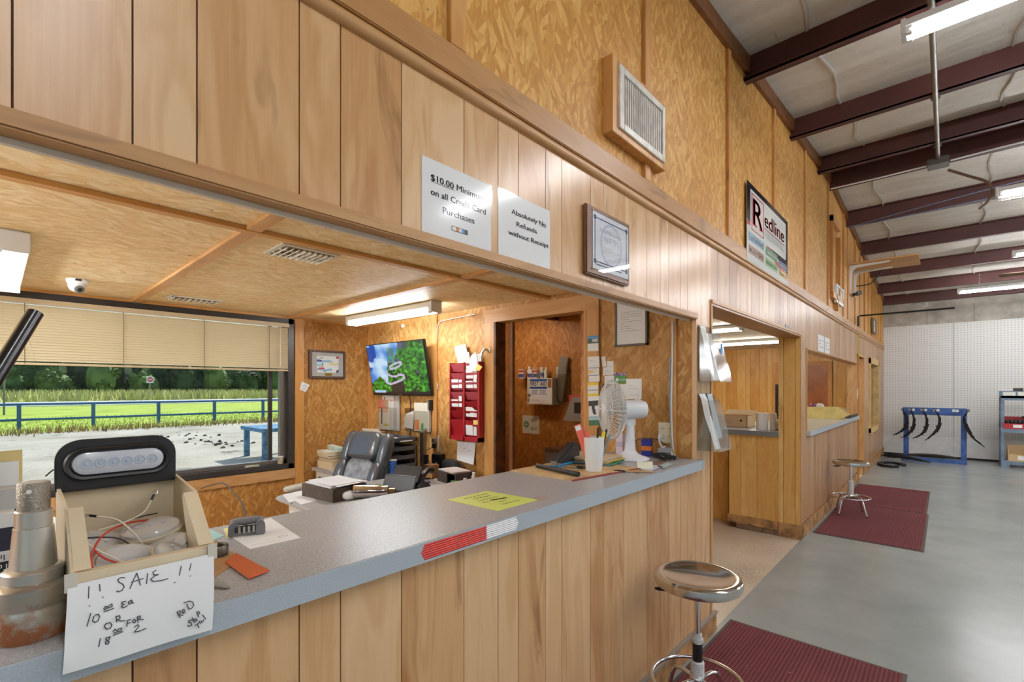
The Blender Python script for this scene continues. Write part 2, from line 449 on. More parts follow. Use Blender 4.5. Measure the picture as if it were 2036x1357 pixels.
# header under-edge trim, upper moulding, trim board
rbox(-.036, .012, Y0, YB - .002, 1.972, 2.006).build('edge_trim', OAK, wm, bevel=.004)
rbox(-.046, -.034, Y0, YB - .002, 1.962, 2.0).build('edge_strip', mat('white_strip', (236, 224, 210), .4), wm)
p = [(math.cos(a) * .02, math.sin(a) * .02) for a in [math.pi * q / 8 - math.pi / 2 for q in range(9)]]
MB().prism(p, Y0, YF, lambda a, b, d: (a + .0, d, 2.478 + b)).build('rounded_moulding', OAK, wm, smooth=True)
rbox(-.02, .019, Y0, YF, 2.498, 2.588).build('trim_board', OAK, wm, bevel=.003)
# upper OSB sheets with battens
by = [Y0, -2.71, -1.49, -.27, .948, 2.185, 3.39, 4.55, 5.78, 7.1, 8.3, 9.5, 10.7, 11.9, 13.1, YF]
for a, b in zip(by, by[1:]):
    m_ = OSB_W if a < 8 else OSB_W
    MB().hexa([(-.12, a+.002, 2.5), (0, a+.002, 2.5), (0, b-.002, 2.5), (-.12, b-.002, 2.5),
               (-.12, a+.002, roofz(a)), (0, a+.002, roofz(a)), (0, b-.002, roofz(b)), (-.12, b-.002, roofz(b))]).build('osb_sheet', m_, wm)
for y in by[1:-1]:
    rbox(-.001, .018, y - .032, y + .032, 2.588, roofz(y) - .02).build('batten', PINE, wm, bevel=.002)
for y in (8.75, 10.1, 11.3, 12.5, 13.6):
    rbox(-.001, .014, y - .03, y + .03, 2.588, roofz(y) - .02).build('batten', PINE, wm)
for a, b in ((Y0, 7.1), (7.1, YF)):       # trim under the roof line
    MB().hexa([(-.001, a, roofz(a)-.13), (.03, a, roofz(a)-.13), (.03, b, roofz(b)-.13), (-.001, b, roofz(b)-.13),
               (-.001, a, roofz(a)), (.03, a, roofz(a)), (.03, b, roofz(b)), (-.001, b, roofz(b))]).build('roof_trim', mat('dark_pine', (132, 82, 40), .5, var=.15), wm)
# blocking around the old duct openings high on the wall
for (a, b, z0, z1) in ((7.15, 7.21, 2.78, 3.75), (7.21, 8.15, 2.72, 2.80), (7.72, 7.79, 2.8, 3.6), (7.15, 7.75, 3.68, 3.76), (7.55, 7.6, 2.588, 2.75)):
    rbox(-.001, .05, a, b, z0, z1).build('blocking', PINE, wm)
# baseboards
for a, b, h in ((Y0, 3.138, .115), (5.66, 9.735, .136), (10.55, YF, .15)):
    rbox(0, .016, a, b, 0, h).build('baseboard', mat('worn_baseboard', (176, 132, 84), .6, var=.35, vscale=9), wm, bevel=.002)
rbox(-.001, .024, Y0, 3.138, .115, .128).build('baseboard_cap', mat('grey_cap', (150, 140, 128), .6), wm)
# jamb / corner strips
for (y0, y1, z0, z1) in ((3.066, 3.09, .0, 2.1), (5.592, 5.61, 0, 2.1), (5.862, 5.884, 1.1, 1.98), (9.72, 9.745, 1.1, 1.985), (9.885, 9.91, 0, 2.1), (10.54, 10.56, 0, 2.1)):
    rbox(-.13, .008, y0, y1, z0, z1).build('jamb_strip', OAKZ, wm)
rbox(-.125, 0, 3.076, 3.086, 0, 2.1).build('jamb_panel', BIRCH, wm)
rbox(-.19, .008, 3.08, 5.60, 2.085, 2.105).build('passage_soffit', planks('soffit', (150, 104, 66), (126, 84, 52), (170, 122, 82), .35, .1, 'Y'), wm)
rbox(-.002, .014, 3.07, 5.62, 2.10, 2.122).build('passage_trim', OAK, wm)
rbox(-.12, .01, 5.87, 9.735, 1.972, 1.99).build('service_soffit', OAK, wm)
# square post at the passage and the end of the second counter
rbox(-.19, -.12, 5.60, 5.87, 0, 2.1).build('post_core', GOLD_P, wm); rbox(-.199, .016, 5.572, 5.586, .0, .145).build('baseboard', mat('worn_baseboard', (176, 132, 84), .6, var=.35, vscale=9), wm)
for (x0, x1) in ((-.20, -.155), (-.15, -.045), (-.04, -.002)):
    rbox(x0, x1, 5.586, 5.60, .14, 2.09).build('post_board', GOLD_P, wm)
# casing of the far doorway and window
for (y0, y1, z0, z1) in ((9.86, 9.9, 0, 2.14), (10.55, 10.59, 0, 2.14), (9.86, 10.59, 2.1, 2.14)):
    rbox(-.12, .018, y0, y1, z0, z1).build('door_casing', PINE, wm)
wn = sroot('window_2', 'narrow interior window with pine casing in the far panelled wall')
for (y0, y1, z0, z1) in ((11.41, 11.52, .69, 2.14), (12.94, 13.05, .69, 2.14), (11.41, 13.05, 2.04, 2.16), (11.41, 13.05, .67, .78)):
    rbox(-.13, .03, y0, y1, z0, z1).build('window_casing', mat('raw_pine', (222, 184, 122), .5, var=.1), wn)
rbox(-.08, -.075, 11.52, 12.94, .78, 2.04).build('window_pane', GLASS, wn)

# ---------------- office back wall (with doorway)
wb = sroot('wall_office_back', 'strand board back wall of the office with doorway')
DXL, DXR, DZ = -1.692, -.775, 2.112
def wallY(parent, m, y0, y1, rects, name='osb_sheet'):
    for x0, x1, z0, z1 in rects: rbox(x0, x1, y0, y1, z0, z1).build(name, m, parent)
wallY(wb, OSB_O, YB, YB + .1, ((XW, -2.50, 0, ZC), (-2.498, DXL, 0, ZC), (DXL, DXR, DZ, ZC), (DXR, -.124, 0, ZC)))
rbox(-.122, -.0005, YB - .006, YB - .0005, ZT, ZC).build('osb_sheet', OSB_O, wb)
for x in (-2.50,): rbox(x - .045, x + .045, YB - .018, YB, .76, ZC).build('batten', PINE, wb, bevel=.002)
rbox(XW, XW + .07, YB - .02, YB, .7, ZC).build('corner_batten', PINE, wb)
for x0, x1, z0, z1, m_ in ((DXL - .115, DXL, 0, DZ, PINE), (DXR, DXR + .105, 0, DZ, PINE), (DXL - .115, DXR + .105, DZ, DZ + .11, OAKX)):
    rbox(x0, x1, YB - .02, YB, z0, z1).build('door_casing', m_, wb, bevel=.002)
rbox(DXL, DXL + .022, YB - .02, YB + .1, 0, DZ).build('door_jamb', mat('stained_jamb', (96, 58, 28), .6, var=.4, vscale=14), wb)
rbox(DXR - .02, DXR, YB - .02, YB + .1, 0, DZ).build('door_jamb', PINE, wb)
rbox(DXL + .09, DXL + .13, YB + .07, YB + .1, 0, DZ).build('door_stop', mat('stained_jamb2', (120, 74, 34), .6, var=.2), wb)
rbox(-.148, -.118, YB - .025, YB, ZT, ZC).build('stud', PINE, wb, bevel=.002)
rbox(-.022, .002, YB - .012, YB + .002, ZT, 1.972).build('edge_strip', mat('pale_edge', (224, 178, 134), .4), wb)
# ---------------- hall behind the doorway
wh = sroot('wall_hall_back', 'strand board wall of the small hall facing the office'); whl = sroot('wall_hall_left', 'left wall of the small hall'); whr = sroot('wall_hall_right', 'right wall of the small hall')
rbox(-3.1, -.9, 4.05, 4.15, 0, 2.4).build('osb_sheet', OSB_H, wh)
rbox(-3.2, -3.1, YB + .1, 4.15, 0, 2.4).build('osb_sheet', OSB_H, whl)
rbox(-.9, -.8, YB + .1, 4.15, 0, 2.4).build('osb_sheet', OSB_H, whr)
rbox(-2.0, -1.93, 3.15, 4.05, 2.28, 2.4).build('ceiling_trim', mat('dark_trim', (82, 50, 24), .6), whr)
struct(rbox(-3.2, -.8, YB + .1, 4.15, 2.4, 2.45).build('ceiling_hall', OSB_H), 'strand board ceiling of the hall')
# ---------------- window wall
ww = sroot('wall_window', 'strand board wall holding the wide office window')
WY0, WY1, WZ0, WZ1 = -1.6, 2.0, .77, 2.24
for (y0, y1, z0, z1) in ((Y0, WY0, 0, ZC), (WY1, YB + .1, 0, ZC), (WY0, WY1, 0, WZ0), (WY0, WY1, WZ1, ZC)):
    rbox(XW - .12, XW, y0, y1, z0, z1).build('osb_sheet', OSB_S, ww)
rbox(XW, XW + .018, WY1 + .012, WY1 + .10, .0, ZC).build('batten', PINE, ww, bevel=.002)
rbox(XW, XW + .018, Y0, WY1 + .012, WZ0 - .1, WZ0 - .004).build('sill_board', OAK, ww)
win = sroot('window_1', 'wide dark bronze framed office window over the car park')
BRONZE = mat('bronze_frame', (62, 58, 56), .4, .3)
ALU = mat('window_alu', (112, 108, 102), .4, .3)
for (y0, y1, z0, z1) in ((WY0, WY0 + .05, WZ0, WZ1), (WY1 - .055, WY1, WZ0, WZ1), (WY0, WY1, WZ1 - .055, WZ1), (WY0, WY1, WZ0, WZ0 + .05)):
    rbox(XW - .13, XW + .015, y0, y1, z0, z1).build('frame_bar', BRONZE, win, bevel=.003)
for (y0, y1, z0, z1) in ((WY1 - .105, WY1 - .05, WZ0 + .05, WZ1 - .05), (WY0 + .05, WY1 - .05, WZ0 + .05, WZ0 + .085)):
    rbox(XW - .11, XW - .045, y0, y1, z0, z1).build('sash_bar', ALU, win, bevel=.003)
rbox(XW - .115, XW - .09, 1.80, 1.835, WZ0 + .05, WZ1 - .05).build('sash_stile', BRONZE, win)
rbox(XW - .105, XW - .099, WY0 + .04, WY1 - .04, WZ0 + .04, WZ1 - .05).build('window_pane', GLASS, win)
p = PX(502, 922, XW - .02); rbox(XW - .05, XW - .01, p.y - .06, p.y + .06, WZ0 + .05, WZ0 + .062).build('window_latch', mat('latch', (196, 188, 170), .4), win)
# ---------------- office ceiling
ceo = sroot('ceiling_office', 'strand board office ceiling with timber battens')
for x0, x1 in ((XW, -1.142), (-1.138, -.036)):
    for y0, y1 in ((Y0, .758), (.762, 1.978), (1.982, YB + .05)):
        rbox(x0, x1, y0, y1, ZC, ZC + .05).build('osb_sheet', OSB_C, ceo)
rbox(-1.165, -1.115, Y0, YB, ZC - .02, ZC).build('batten', PINE_Y, ceo, bevel=.002)
for y in (.76, 1.98):
    for x0, x1 in ((XW, -1.167), (-1.113, -.04)): rbox(x0, x1, y - .03, y + .03, ZC - .018, ZC).build('batten', OAKX, ceo, bevel=.002)
rbox(XW, XW + .02, Y0, YB, ZC - .02, ZC).build('cornice', PINE_Y, ceo)
struct(rbox(-4.2, .0, Y0 - .1, Y0, 0, 2.6).build('wall_office_end', OSB_O), 'end wall of the office')
# ---------------- second room
w2 = sroot('wall_second_room', 'golden timber panelled walls of the second office')
rbox(-4.2, -.12, 11.62, 11.75, 0, 2.46).build('backing_board', DARKGAP, w2)
x = -4.1; k = 0; DOOR2 = (-1.13, -.3)
D1 = PY(1540, 700, 11.6).x
while x < -.13:
    wd = (.2, .15, .1, .23, .18, .1)[k % 6]; x1 = min(x + wd, -.13)
    rbox(x + .002, x1 - .002, 11.6, 11.62, 0, 2.44).build('plank', GOLD_P, w2); x = x1; k += 1
rbox(-4.2, -4.1, 4.15, 11.75, 0, 2.46).build('side_wall', GOLD_P, w2)
rbox(-4.1, -.9, 4.15, 4.2, 0, 2.46).build('near_wall', GOLD_P, w2)
struct(rbox(-4.2, -.12, 4.15, 11.75, 2.44, 2.5).build('ceiling_second_room', mat('textured_ceiling', (214, 208, 196), .8, bump=.6, bscale=50)), 'white textured ceiling of the second office')
struct(rbox(-.9, -.12, YB + .1, 4.15, 2.44, 2.5).build('ceiling_passage', MATS['textured_ceiling']), 'white textured ceiling over the passage')
struct(rbox(-4.3, -4.2, Y0 - .1, YF + .1, 2.46, 4.4).build('wall_attic', OSB_H), 'outer wall above the office ceilings')
struct(rbox(-4.3, -4.2, 11.75, YF + .1, 0, 2.46).build('wall_store', GOLD_P), 'outer wall of the store room behind the far panelled wall')
struct(rbox(-4.2, -.12, 11.75, YF + .1, 2.44, 2.5).build('ceiling_store', MATS['textured_ceiling']), 'ceiling of the store room')
struct(rbox(-4.3, -.1, YF, YF + .1, 0, 4.0).build('wall_store_end', GOLD_P), 'end wall of the store room')
struct(rbox(-4.2, 0, 11.8, YF, -.1, 0).build('floor_store', TILE), 'floor of the store room')
d2 = sroot('door_1', 'brown plywood door in the panelled second office')
pl, pr_ = PY(1546, 735, 11.5).x, PY(1644, 735, 11.5).x
DOORM = mat('door_veneer', (168, 98, 52), .35, var=.16, vscale=3)
dl = rbox(pl, pr_, 11.55, 11.595, .01, 2.03).build('door_leaf', DOORM, d2); MB().sq((pl + .07, 11.52, .95), (.03, .03, .03), 1, 1, 12, 8).build('door_knob', STEEL, dl, smooth=True)
for x0, x1, z0, z1 in ((pl - .09, pl, 0, 2.12), (pr_, pr_ + .08, 0, 2.12), (pl, pr_, 2.03, 2.12)):
    rbox(x0, x1, 11.56, 11.6, z0, z1).build('door_casing', PINE, d2)

# ---------------- far wall, side walls, roof
wf = sroot('wall_far', 'white pegboard clad far wall with insulated sheeting above')
for x0, x1 in ((0, 1.22), (1.223, 2.44), (2.443, 3.66), (3.663, 4.9), (4.9, 9)):
    rbox(x0 + .002, x1 - .002, YF - .012, YF, .48, 3.0).build('pegboard_sheet', PEG, wf)
    rbox(x0, x1, YF - .015, YF, .04, .478).build('white_board', mat('white_board', (226, 226, 224), .5, var=.04), wf)
rbox(-.1, 9, YF, YF + .1, 0, 3.4).build('backing_board', mat('dark_base', (30, 28, 26), .8), wf)
INS2 = mat('grey_insulation', (176, 170, 158), .6, var=.14, vscale=5)
for x0, x1 in ((0, .78), (.785, 1.55), (1.555, 2.4), (2.405, 3.6), (3.605, 9)):
    rbox(x0, x1, YF - .004, YF + .1, 3.0, roofz(YF) + .05).build('insulation_sheet', INS2, wf)
struct(rbox(9, 9.1, 2.5, YF, 0, 3.9).build('wall_right', mat('shop_wall', (214, 212, 206), .6)), 'pale side wall of the shop hall')
wr = sroot('wall_right_near', 'pale side wall with wide shop windows')
for (y0, y1, z0, z1) in ((-4, 2.5, 0, .8), (-4, 2.5, 2.7, 3.9), (-4, -3.4, .8, 2.7), (-.6, -.3, .8, 2.7), (2.2, 2.5, .8, 2.7)):
    rbox(9, 9.1, y0, y1, z0, z1).build('wall_panel', MATS['shop_wall'], wr)
for y0, y1 in ((-3.4, -.6), (-.3, 2.2)): rbox(9.04, 9.05, y0, y1, .8, 2.7).build('window_pane', GLASS, wr)
wnr = sroot('wall_near', 'entrance wall of the shop hall with glazed front')
for (x0, x1, z0, z1) in ((-4.2, 1.0, 0, 4), (1, 8.2, 0, .5), (1, 8.2, 2.8, 4), (8.2, 9.1, 0, 4), (4.4, 4.7, .5, 2.8)):
    rbox(x0, x1, -4.1, -4, z0, z1).build('wall_panel', MATS['shop_wall'], wnr)
for x0, x1 in ((1, 4.4), (4.7, 8.2)): rbox(x0, x1, -4.05, -4.04, .5, 2.8).build('window_pane', GLASS, wnr)
struct(rbox(-.12, 0, -4, Y0, 0, 4).build('wall_main_near', BIRCH), 'timber wall continuing to the entrance')
ce = sroot('ceiling', 'white insulated roof lining on brown steel purlins')
PY_ = [-3.4, -1.9, -.4, 1.1, 2.45, 3.80, 5.20, 6.52, 7.2, 8.6, 10.1, 11.6, 13.0, YF - .12]
nb = 24
rows = sorted(set([-4.1] + PY_ + [YF + .1, 7.1]))
b = MB(); vs = []; ys = []
for a, c in zip(rows, rows[1:]):
    for q in range(6): ys.append((a + (c - a) * q / 6, math.sin(math.pi * q / 6) * min(1, (c - a))))
ys.append((rows[-1], 0)); nx = 40
for y, sg in ys:
    for i in range(nx + 1):
        X = -.12 + 9.2 * i / nx
        sag = .02 * sg * (1 + .4 * math.sin(X * 4.3 + y)) + .012 * (1 if i % 5 == 0 else 0) * sg
        vs.append((X, y, roofz(y) - .0 - sag))
b.add(vs, [(j*(nx+1)+i, j*(nx+1)+i+1, (j+1)*(nx+1)+i+1, (j+1)*(nx+1)+i) for j in range(len(ys)-1) for i in range(nx)])
b.build('insulation_lining', INSUL, ce, smooth=True)
for sgn, a, c in ((1, -4.1, 7.1), (1, 7.1, YF + .1)):
    MB().hexa([(-4.3, a, roofz(a)+.08), (9.2, a, roofz(a)+.08), (9.2, c, roofz(c)+.08), (-4.3, c, roofz(c)+.08), (-4.3, a, roofz(a)+.12), (9.2, a, roofz(a)+.12), (9.2, c, roofz(c)+.12), (-4.3, c, roofz(c)+.12)]).build('roof_sheet', mat('roof_sheet', (190, 190, 190), .5), ce)
for y in PY_:
    zt = roofz(y) - .0; zb = zt - .205
    b = MB(); t = .012
    x0 = .0 if y < 4 or y > 7 else .0
    b.box(x0, 9, y - t/2, y + t/2, zb, zt); d = 1 if y < 7 else -1
    b.box(x0, 9, min(y, y - d*.065), max(y, y - d*.065), zb, zb + t); b.box(x0, 9, min(y, y + d*.065), max(y, y + d*.065), zt - t, zt)
    b.box(x0, 9, min(y - d*.065, y - d*(.065 - t)), max(y - d*.065, y - d*(.065 - t)), zb, zb + .028)
    b.build('purlin', PURLIN, ce)
rbox(-4.3, -.12, Y0 - .1, 11.75, 2.55, 2.6).build('ceiling_deck', OSB_H, ce)
SEAM = mat('lining_seam', (196, 192, 182), .6)
for xs in (.42, 1.5, 2.72, 3.94, 5.16, 6.38, 7.6):
    for a, c in zip(PY_, PY_[1:]):
        if c - a < .8 or (a < 7.1 < c): continue
        P_ = [(xs + .03 * math.sin(k * 1.3 + a), a + .02 + (c - a - .04) * k / 6, roofz(a + (c - a) * k / 6) - .006 - .024 * math.sin(math.pi * k / 6)) for k in range(7)]
        MB().tube(P_, .012, 6).build('lining_seam', SEAM, ce, smooth=True)

# ================================================================ FLUORESCENT LIGHTS
def tube_mat(name, e, col=(252, 252, 255)):
    return mat(name, col, .4, emit=e)
TUBE_SHOP = tube_mat('lit_tube_shop', 48 * LAMP_W); TUBE_OFF = tube_mat('lit_tube_office', 36 * LAMP_W, (244, 250, 255)); TUBE_2 = tube_mat('lit_tube_second', 32 * LAMP_W, (255, 246, 226))
ENAMEL = mat('white_enamel', (232, 232, 230), .3)
def strip(name, label, loc, rz, L, m, group=None, w=.11, hang=0):
    t = thing(name, label, 'light', loc, rz, group)          # origin: top centre of the housing
    prof = [(-w/2, -.055), (-w/2 + .012, -.01), (-w/2 + .03, 0), (w/2 - .03, 0), (w/2 - .012, -.01), (w/2, -.055)]
    b = MB().prism(prof, -L/2, L/2, lambda a, c, d: (d, a, c)); b.build('housing', ENAMEL, t)
    for s in (-1, 1):
        rbox(s*L/2 - .012, s*L/2 + .012, -w/2, w/2, -.095, -.005).build('end_plate', ENAMEL, t, bevel=.003)
    for s in (-1, 1):
        MB().tube([(-L/2 + .03, s*.04, -.08), (L/2 - .03, s*.04, -.08)], .014, 10).build('fluorescent_tube', m, t, smooth=True)
        for q in (-1, 1): rbox(q*(L/2 - .025) - .012, q*(L/2 - .025) + .012, s*.04 - .012, s*.04 + .012, -.1, -.05).build('tube_socket', WHITE, t)
    if hang:
        for q in (-1, 1):
            b = MB()
            n = int(hang / .03)
            for i in range(n): b.obox((q*L*.38, 0, .015 + i*hang/n), (.012, .004, hang/n*1.15), (0, 0, (i % 2) * 1.57))
            b.build('hanging_chain', STEEL, t)
    return t
strip('office_light', 'white two tube ceiling light above the wall mounted screen', (-2.53, 2.36, ZC), math.radians(2), 1.25, TUBE_OFF)
strip('office_light', 'wide white two tube ceiling light beside the dome camera', (-2.60, -.03, ZC), 0, 1.32, TUBE_OFF, None, .28)
strip('office_light', 'added unseen two tube ceiling light at the far end of the office', (-2.0, -2.2, ZC), 0, 1.25, TUBE_OFF)  # lamp added out of view to light the back wall and counter
strip('office_light', 'added unseen small light brightening the hall behind the office', (-2.2, 3.3, 2.4), 0, .6, TUBE_2)  # unseen strip added to lift the dark hall
strip('office_light', 'lit two tube light on the textured white ceiling', (-2.0, 9.2, 2.44), .02, 2.4, TUBE_2)
strip('office_light', 'short lit tube light over the passage to the second office', (-1.55, 6.9, 2.44), 0, 1.2, TUBE_2)
PEND = 'added unseen pendants at the far office end'
for px_, py_ in ((-1.1, -1.0), (-2.4, -1.3), (-1.3, -2.7)): strip('office_light', 'added unseen pendant tube light hung on chains to brighten the office ceiling', (px_, py_, 1.98), 0, 1.25, TUBE_OFF, PEND, .07, ZC - 1.98)  # pendants added out of view so the office ceiling catches more light
SH = 'added shop lights out of view under the purlins'
p = PZ(1797, 72, 3.62)
strip('shop_light', 'shop light with two tubes beside the steel conduit', (p.x + 1.2, p.y + .02, p.z + .09), .0, 2.4, TUBE_SHOP, None, .11, .14)
for (u, v, z, l) in ((1982, 392, 3.55, 'chain hung shop light with wire guard near the drooping brown hose'), (2014, 511, 3.5, 'chain hung shop light above the ceiling fan'), (1905, 584, 3.35, 'long chain hung shop light in front of the white pegboard')):
    q = PZ(u, v, z); st_ = strip('shop_light', l, (q.x + 1.2, q.y, q.z + .09), 0, 2.4, TUBE_SHOP, None, .11, max(.1, roofz(q.y) - z - .09 - .2))
    if 'guard' in l:
        g = MB()
        for k in range(30):
            xx = -1.18 + 2.36 * k / 29
            g.tube([(xx, -.1, -.06), (xx, -.09, -.125), (xx, .09, -.125), (xx, .1, -.06)], .002, 4)
        for yy in (-.09, -.045, 0, .045, .09): g.tube([(-1.18, yy, -.125), (1.18, yy, -.125)], .002, 4)
        g.build('wire_guard', STEEL, st_)
for (x, y) in ((2.4, .2), (2.4, -2.4), (5.6, 3.1), (5.6, .2), (5.6, 6.2), (5.6, 9.1), (5.6, 12)):
    strip('shop_light', 'added chain hung shop light out of view in the hall', (x, y, 3.6), 0, 2.4, TUBE_SHOP, SH, .11, max(.1, roofz(y) - 3.6 - .2))  # extra fixtures added outside the view to raise the overall brightness

# ================================================================ OUTSIDE
def ground_mat(name, stops, sc=(1,1,1), fine=40, rough=.9, patch=None):
    g = NB(name); co = g.coords(); n1 = g.noise(g.mapping(co, sc), .5, 5); n2 = g.noise(co, fine, 5, .7)
    t = g.math('ADD', g.math('MULTIPLY', n1, .6), g.math('MULTIPLY', n2, .4)); col = g.ramp(t, stops)
    if patch: col = g.mix(g.rng(g.noise(co, patch[0], 5, .65), patch[1], patch[1] + .06, 0, .8), col, patch[2])
    return g.out(col, rough, .2)
ASPH = ground_mat('worn_asphalt', [(.35, (160, 150, 134)), (.5, (192, 184, 168)), (.68, (212, 204, 188))], fine=18, patch=(.9, .6, (110, 106, 98)))
LAWN = ground_mat('lawn_grass', [(.3, (140, 160, 56)), (.5, (176, 196, 76)), (.7, (206, 214, 110))], (1, 1, 1), 14)
FIELD = ground_mat('tall_field_grass', [(.3, (118, 122, 58)), (.5, (158, 160, 84)), (.7, (190, 188, 118))], (1, .4, 1), 3)
ROAD = mat('pale_road', (206, 206, 204), .8, var=.05)
GZ = -.02
struct(rbox(-22.5, -3.79, -25, 60, -.1, GZ).build('ground_lot', ASPH), 'cracked pale asphalt car park outside the office window')
struct(rbox(-56, -22.5, -25, 60, -.1, GZ).build('ground_lawn', LAWN), 'bright mown grass strip between the car park and the road')
struct(rbox(-72, -56, -60, 120, -.1, GZ + .05).build('road', ROAD), 'pale road beyond the blue railing')
struct(rbox(-260, -72, -120, 220, -.1, GZ + .02).build('ground_field', FIELD), 'rough grass field beyond the road')
struct(rbox(9.1, 80, -60, 80, -.1, GZ).build('ground_yard', ASPH), 'yard beside the building')
struct(rbox(-3.79, 9.1, -60, -4.1, -.1, GZ).build('ground_front', ASPH), 'yard in front of the building')
def blades(name, m, n, area, h, wd, label, cat):
    b = MB()
    for i in range(n):
        x, y = area(); a = random.uniform(0, 3.14); hh = h * random.uniform(.5, 1.2); dx, dy = math.cos(a) * wd, math.sin(a) * wd
        lx, ly = random.uniform(-.35, .35) * hh, random.uniform(-.35, .35) * hh
        b.add([(x - dx, y - dy, GZ), (x + dx, y + dy, GZ), (x + lx, y + ly, GZ + hh)], [(0, 1, 2)])
    o = b.build(name, m); tag(o, label, cat); o['kind'] = 'stuff'; return o
GRM = mat('grass_blade', (190, 206, 92), .7, var=.3, vscale=.6); GRF = mat('field_blade', (206, 204, 128), .7, var=.3, vscale=.2); GRD = mat('dry_weed', (170, 150, 96), .8, var=.3, vscale=1)
blades('field_grass', GRF, 9000, lambda: (random.uniform(-125, -74), random.uniform(-20, 70)), 1.3, .16, 'tall pale grass growing across the field past the road', 'grass')
blades('lawn_tufts', GRM, 5000, lambda: (random.uniform(-34, -22.6), random.uniform(-3, 20)), .10, .02, 'bright grass blades of the mown strip under the blue railing', 'grass')
blades('edge_weeds', GRD, 1800, lambda: (-22.3 + random.gauss(0, .45) + .35 * math.sin(0), random.uniform(-2, 16)), .28, .02, 'dry weeds along the broken asphalt edge', 'weeds')
b = MB()
for i in range(45):
    u, v = random.choice(((400, 866), (345, 868), (430, 882), (455, 883)))
    q = PZ(u + random.gauss(0, 26), v + random.gauss(0, 4.5), GZ); r = random.uniform(.008, .04)
    b.obox((q.x, q.y, GZ + r*.3), (r*2, r*2.4, r), (random.random(), random.random(), random.random()))
o = b.build('asphalt_rubble', mat('dark_rubble', (66, 64, 62), .9)); tag(o, 'dark broken asphalt crumbs scattered on the car park', 'rubble'); o['kind'] = 'stuff'
# railing
FB = mat('railing_blue', (52, 104, 156), .45)
fx = -24.9
fr = thing('blue_railing', 'low blue steel pipe railing along the grass strip', 'railing', (0, 0, 0))
yy = [-3.8, -1.6, .62, 2.75, 4.95, 7.15, 9.35, 11.5, 13.7]
for y in yy: rbox(fx - .05, fx + .05, y - .06, y + .06, GZ, .93).build('railing_post', FB, fr)
for z in (.93, .34): MB().tube([(fx, yy[0], z), (fx, yy[-1], z)], .045, 8).build('rail', FB, fr, smooth=True)
# road sign
q = PZ(298, 786, GZ); sc = 1.0
q = PX(298, 786, -76); sg = thing('road_sign', 'white square road sign with a red disc on a thin post', 'sign', (q.x, q.y, 0))
zt = PX(298, 749, -76).z; zb = PX(298, 762, -76).z; hw = (zt - zb) / 2 * .85
MB().tube([(0, 0, GZ), (0, 0, zt)], .04, 6).build('post', STEEL, sg)
rbox(.04, .07, -hw, hw, zb, zt).build('plate', WHITE, sg)
RED = mat('sign_red', (200, 30, 34), .5)
M = Matrix.Rotation(math.pi / 2, 3, 'Y'); cz = (zt + zb) / 2
MB().lathe([(hw*.86, 0), (hw*.86, .01)], 24, (.07, 0, cz + .02), M).build('red_disc', RED, sg)
rbox(.082, .09, -hw*.6, hw*.6, cz - hw*.08, cz + hw*.16).build('white_bar', WHITE, sg)
text('DO NOT', (.083, 0, cz + hw*.42), (0,1,0), (0,0,1), hw*.22, WHITE, sg); text('ENTER', (.083, 0, cz - hw*.36), (0,1,0), (0,0,1), hw*.22, WHITE, sg)
q = PZ(8, 826, GZ); tag(MB().tube([(q.x, q.y, GZ), (q.x, q.y, 2.9)], .05, 8).build('utility_post', mat('grey_post', (120, 118, 112), .6)), 'thin grey post standing on the grass past the railing', 'post')
# blue work table
q = PZ(527, 917, GZ); tb = thing('work_table', 'rusty blue steel work table on the asphalt', 'table', (q.x, q.y, GZ))
TBL = mat('worn_blue', (84, 138, 178), .6, var=.4, vscale=12)
for dx, dy in ((0, 0), (0, .8), (-1.1, 0), (-1.1, .8)): rbox(dx - .05, dx + .05, dy - .05, dy + .05, 0, .62).build('leg', TBL, tb)
rbox(-1.2, .1, -.1, .95, .62, .70).build('table_top', TBL, tb)
# trees
LEAF = [mat('leaf_dark', (56, 82, 44), .7, var=.35, vscale=.25), mat('leaf_mid', (78, 110, 50), .7, var=.35, vscale=.25), mat('leaf_light', (110, 136, 62), .7, var=.3, vscale=.25)]
def crown(seed, rx, rz, zc):
    R = random.Random(seed); b = MB(); lobes = []
    for i in range(11): lobes.append((Vector((R.uniform(-.55, .55) * rx, R.uniform(-.55, .55) * rx, zc + R.uniform(-.8, .7) * rz)), R.uniform(.34, .45) * rx))
    for i in range(1100):
        c, r = R.choice(lobes); d = Vector((R.gauss(0,1), R.gauss(0,1), R.gauss(0,1))).normalized(); p = c + d * r * R.uniform(.75, 1.22)
        if p.z < .3: continue
        s = R.uniform(.18, .42); a = Vector((R.gauss(0,1), R.gauss(0,1), R.gauss(0,1))).normalized(); e = a.orthogonal().normalized()
        b.quad(p - a*s - e*s*.6, p + a*s - e*s*.6, p + a*s + e*s*.6, p - a*s + e*s*.6)
    for c, r in lobes: b.sq(c, (r*.85, r*.85, r*.85), 1, 1, 8, 6)
    b.sq((0, 0, zc * .8), (rx * .75, rx * .75, zc * .78), .8, .8, 10, 8)
    return b
def tree(i, x, y, h, rx, kind, label, proto=None):
    t = thing('tree', label, 'tree', (x, y, GZ), random.uniform(0, 6), 'trees of the wood beyond the field')
    b = crown(i, rx, h*.46, h*.52); b.build('crown', LEAF[kind], t)
    MB().tube([(0,0,0), (.1,.05,h*.3), (0,0,h*.6)], [.3, .24, .12], 7).build('trunk', mat('bark', (70, 58, 46), .9), t)
    return t
TL = ('dark green tree in the wood line beyond the field', 'mid green leafy tree in the wood line beyond the field', 'pale yellow green bushy tree at the front of the wood')
R = random.Random(3)
for i in range(8): tree(70 + i, -154 + R.uniform(-.5, .5), -16 + i * 13.6, R.uniform(14, 16), 6.5, 0, TL[0])
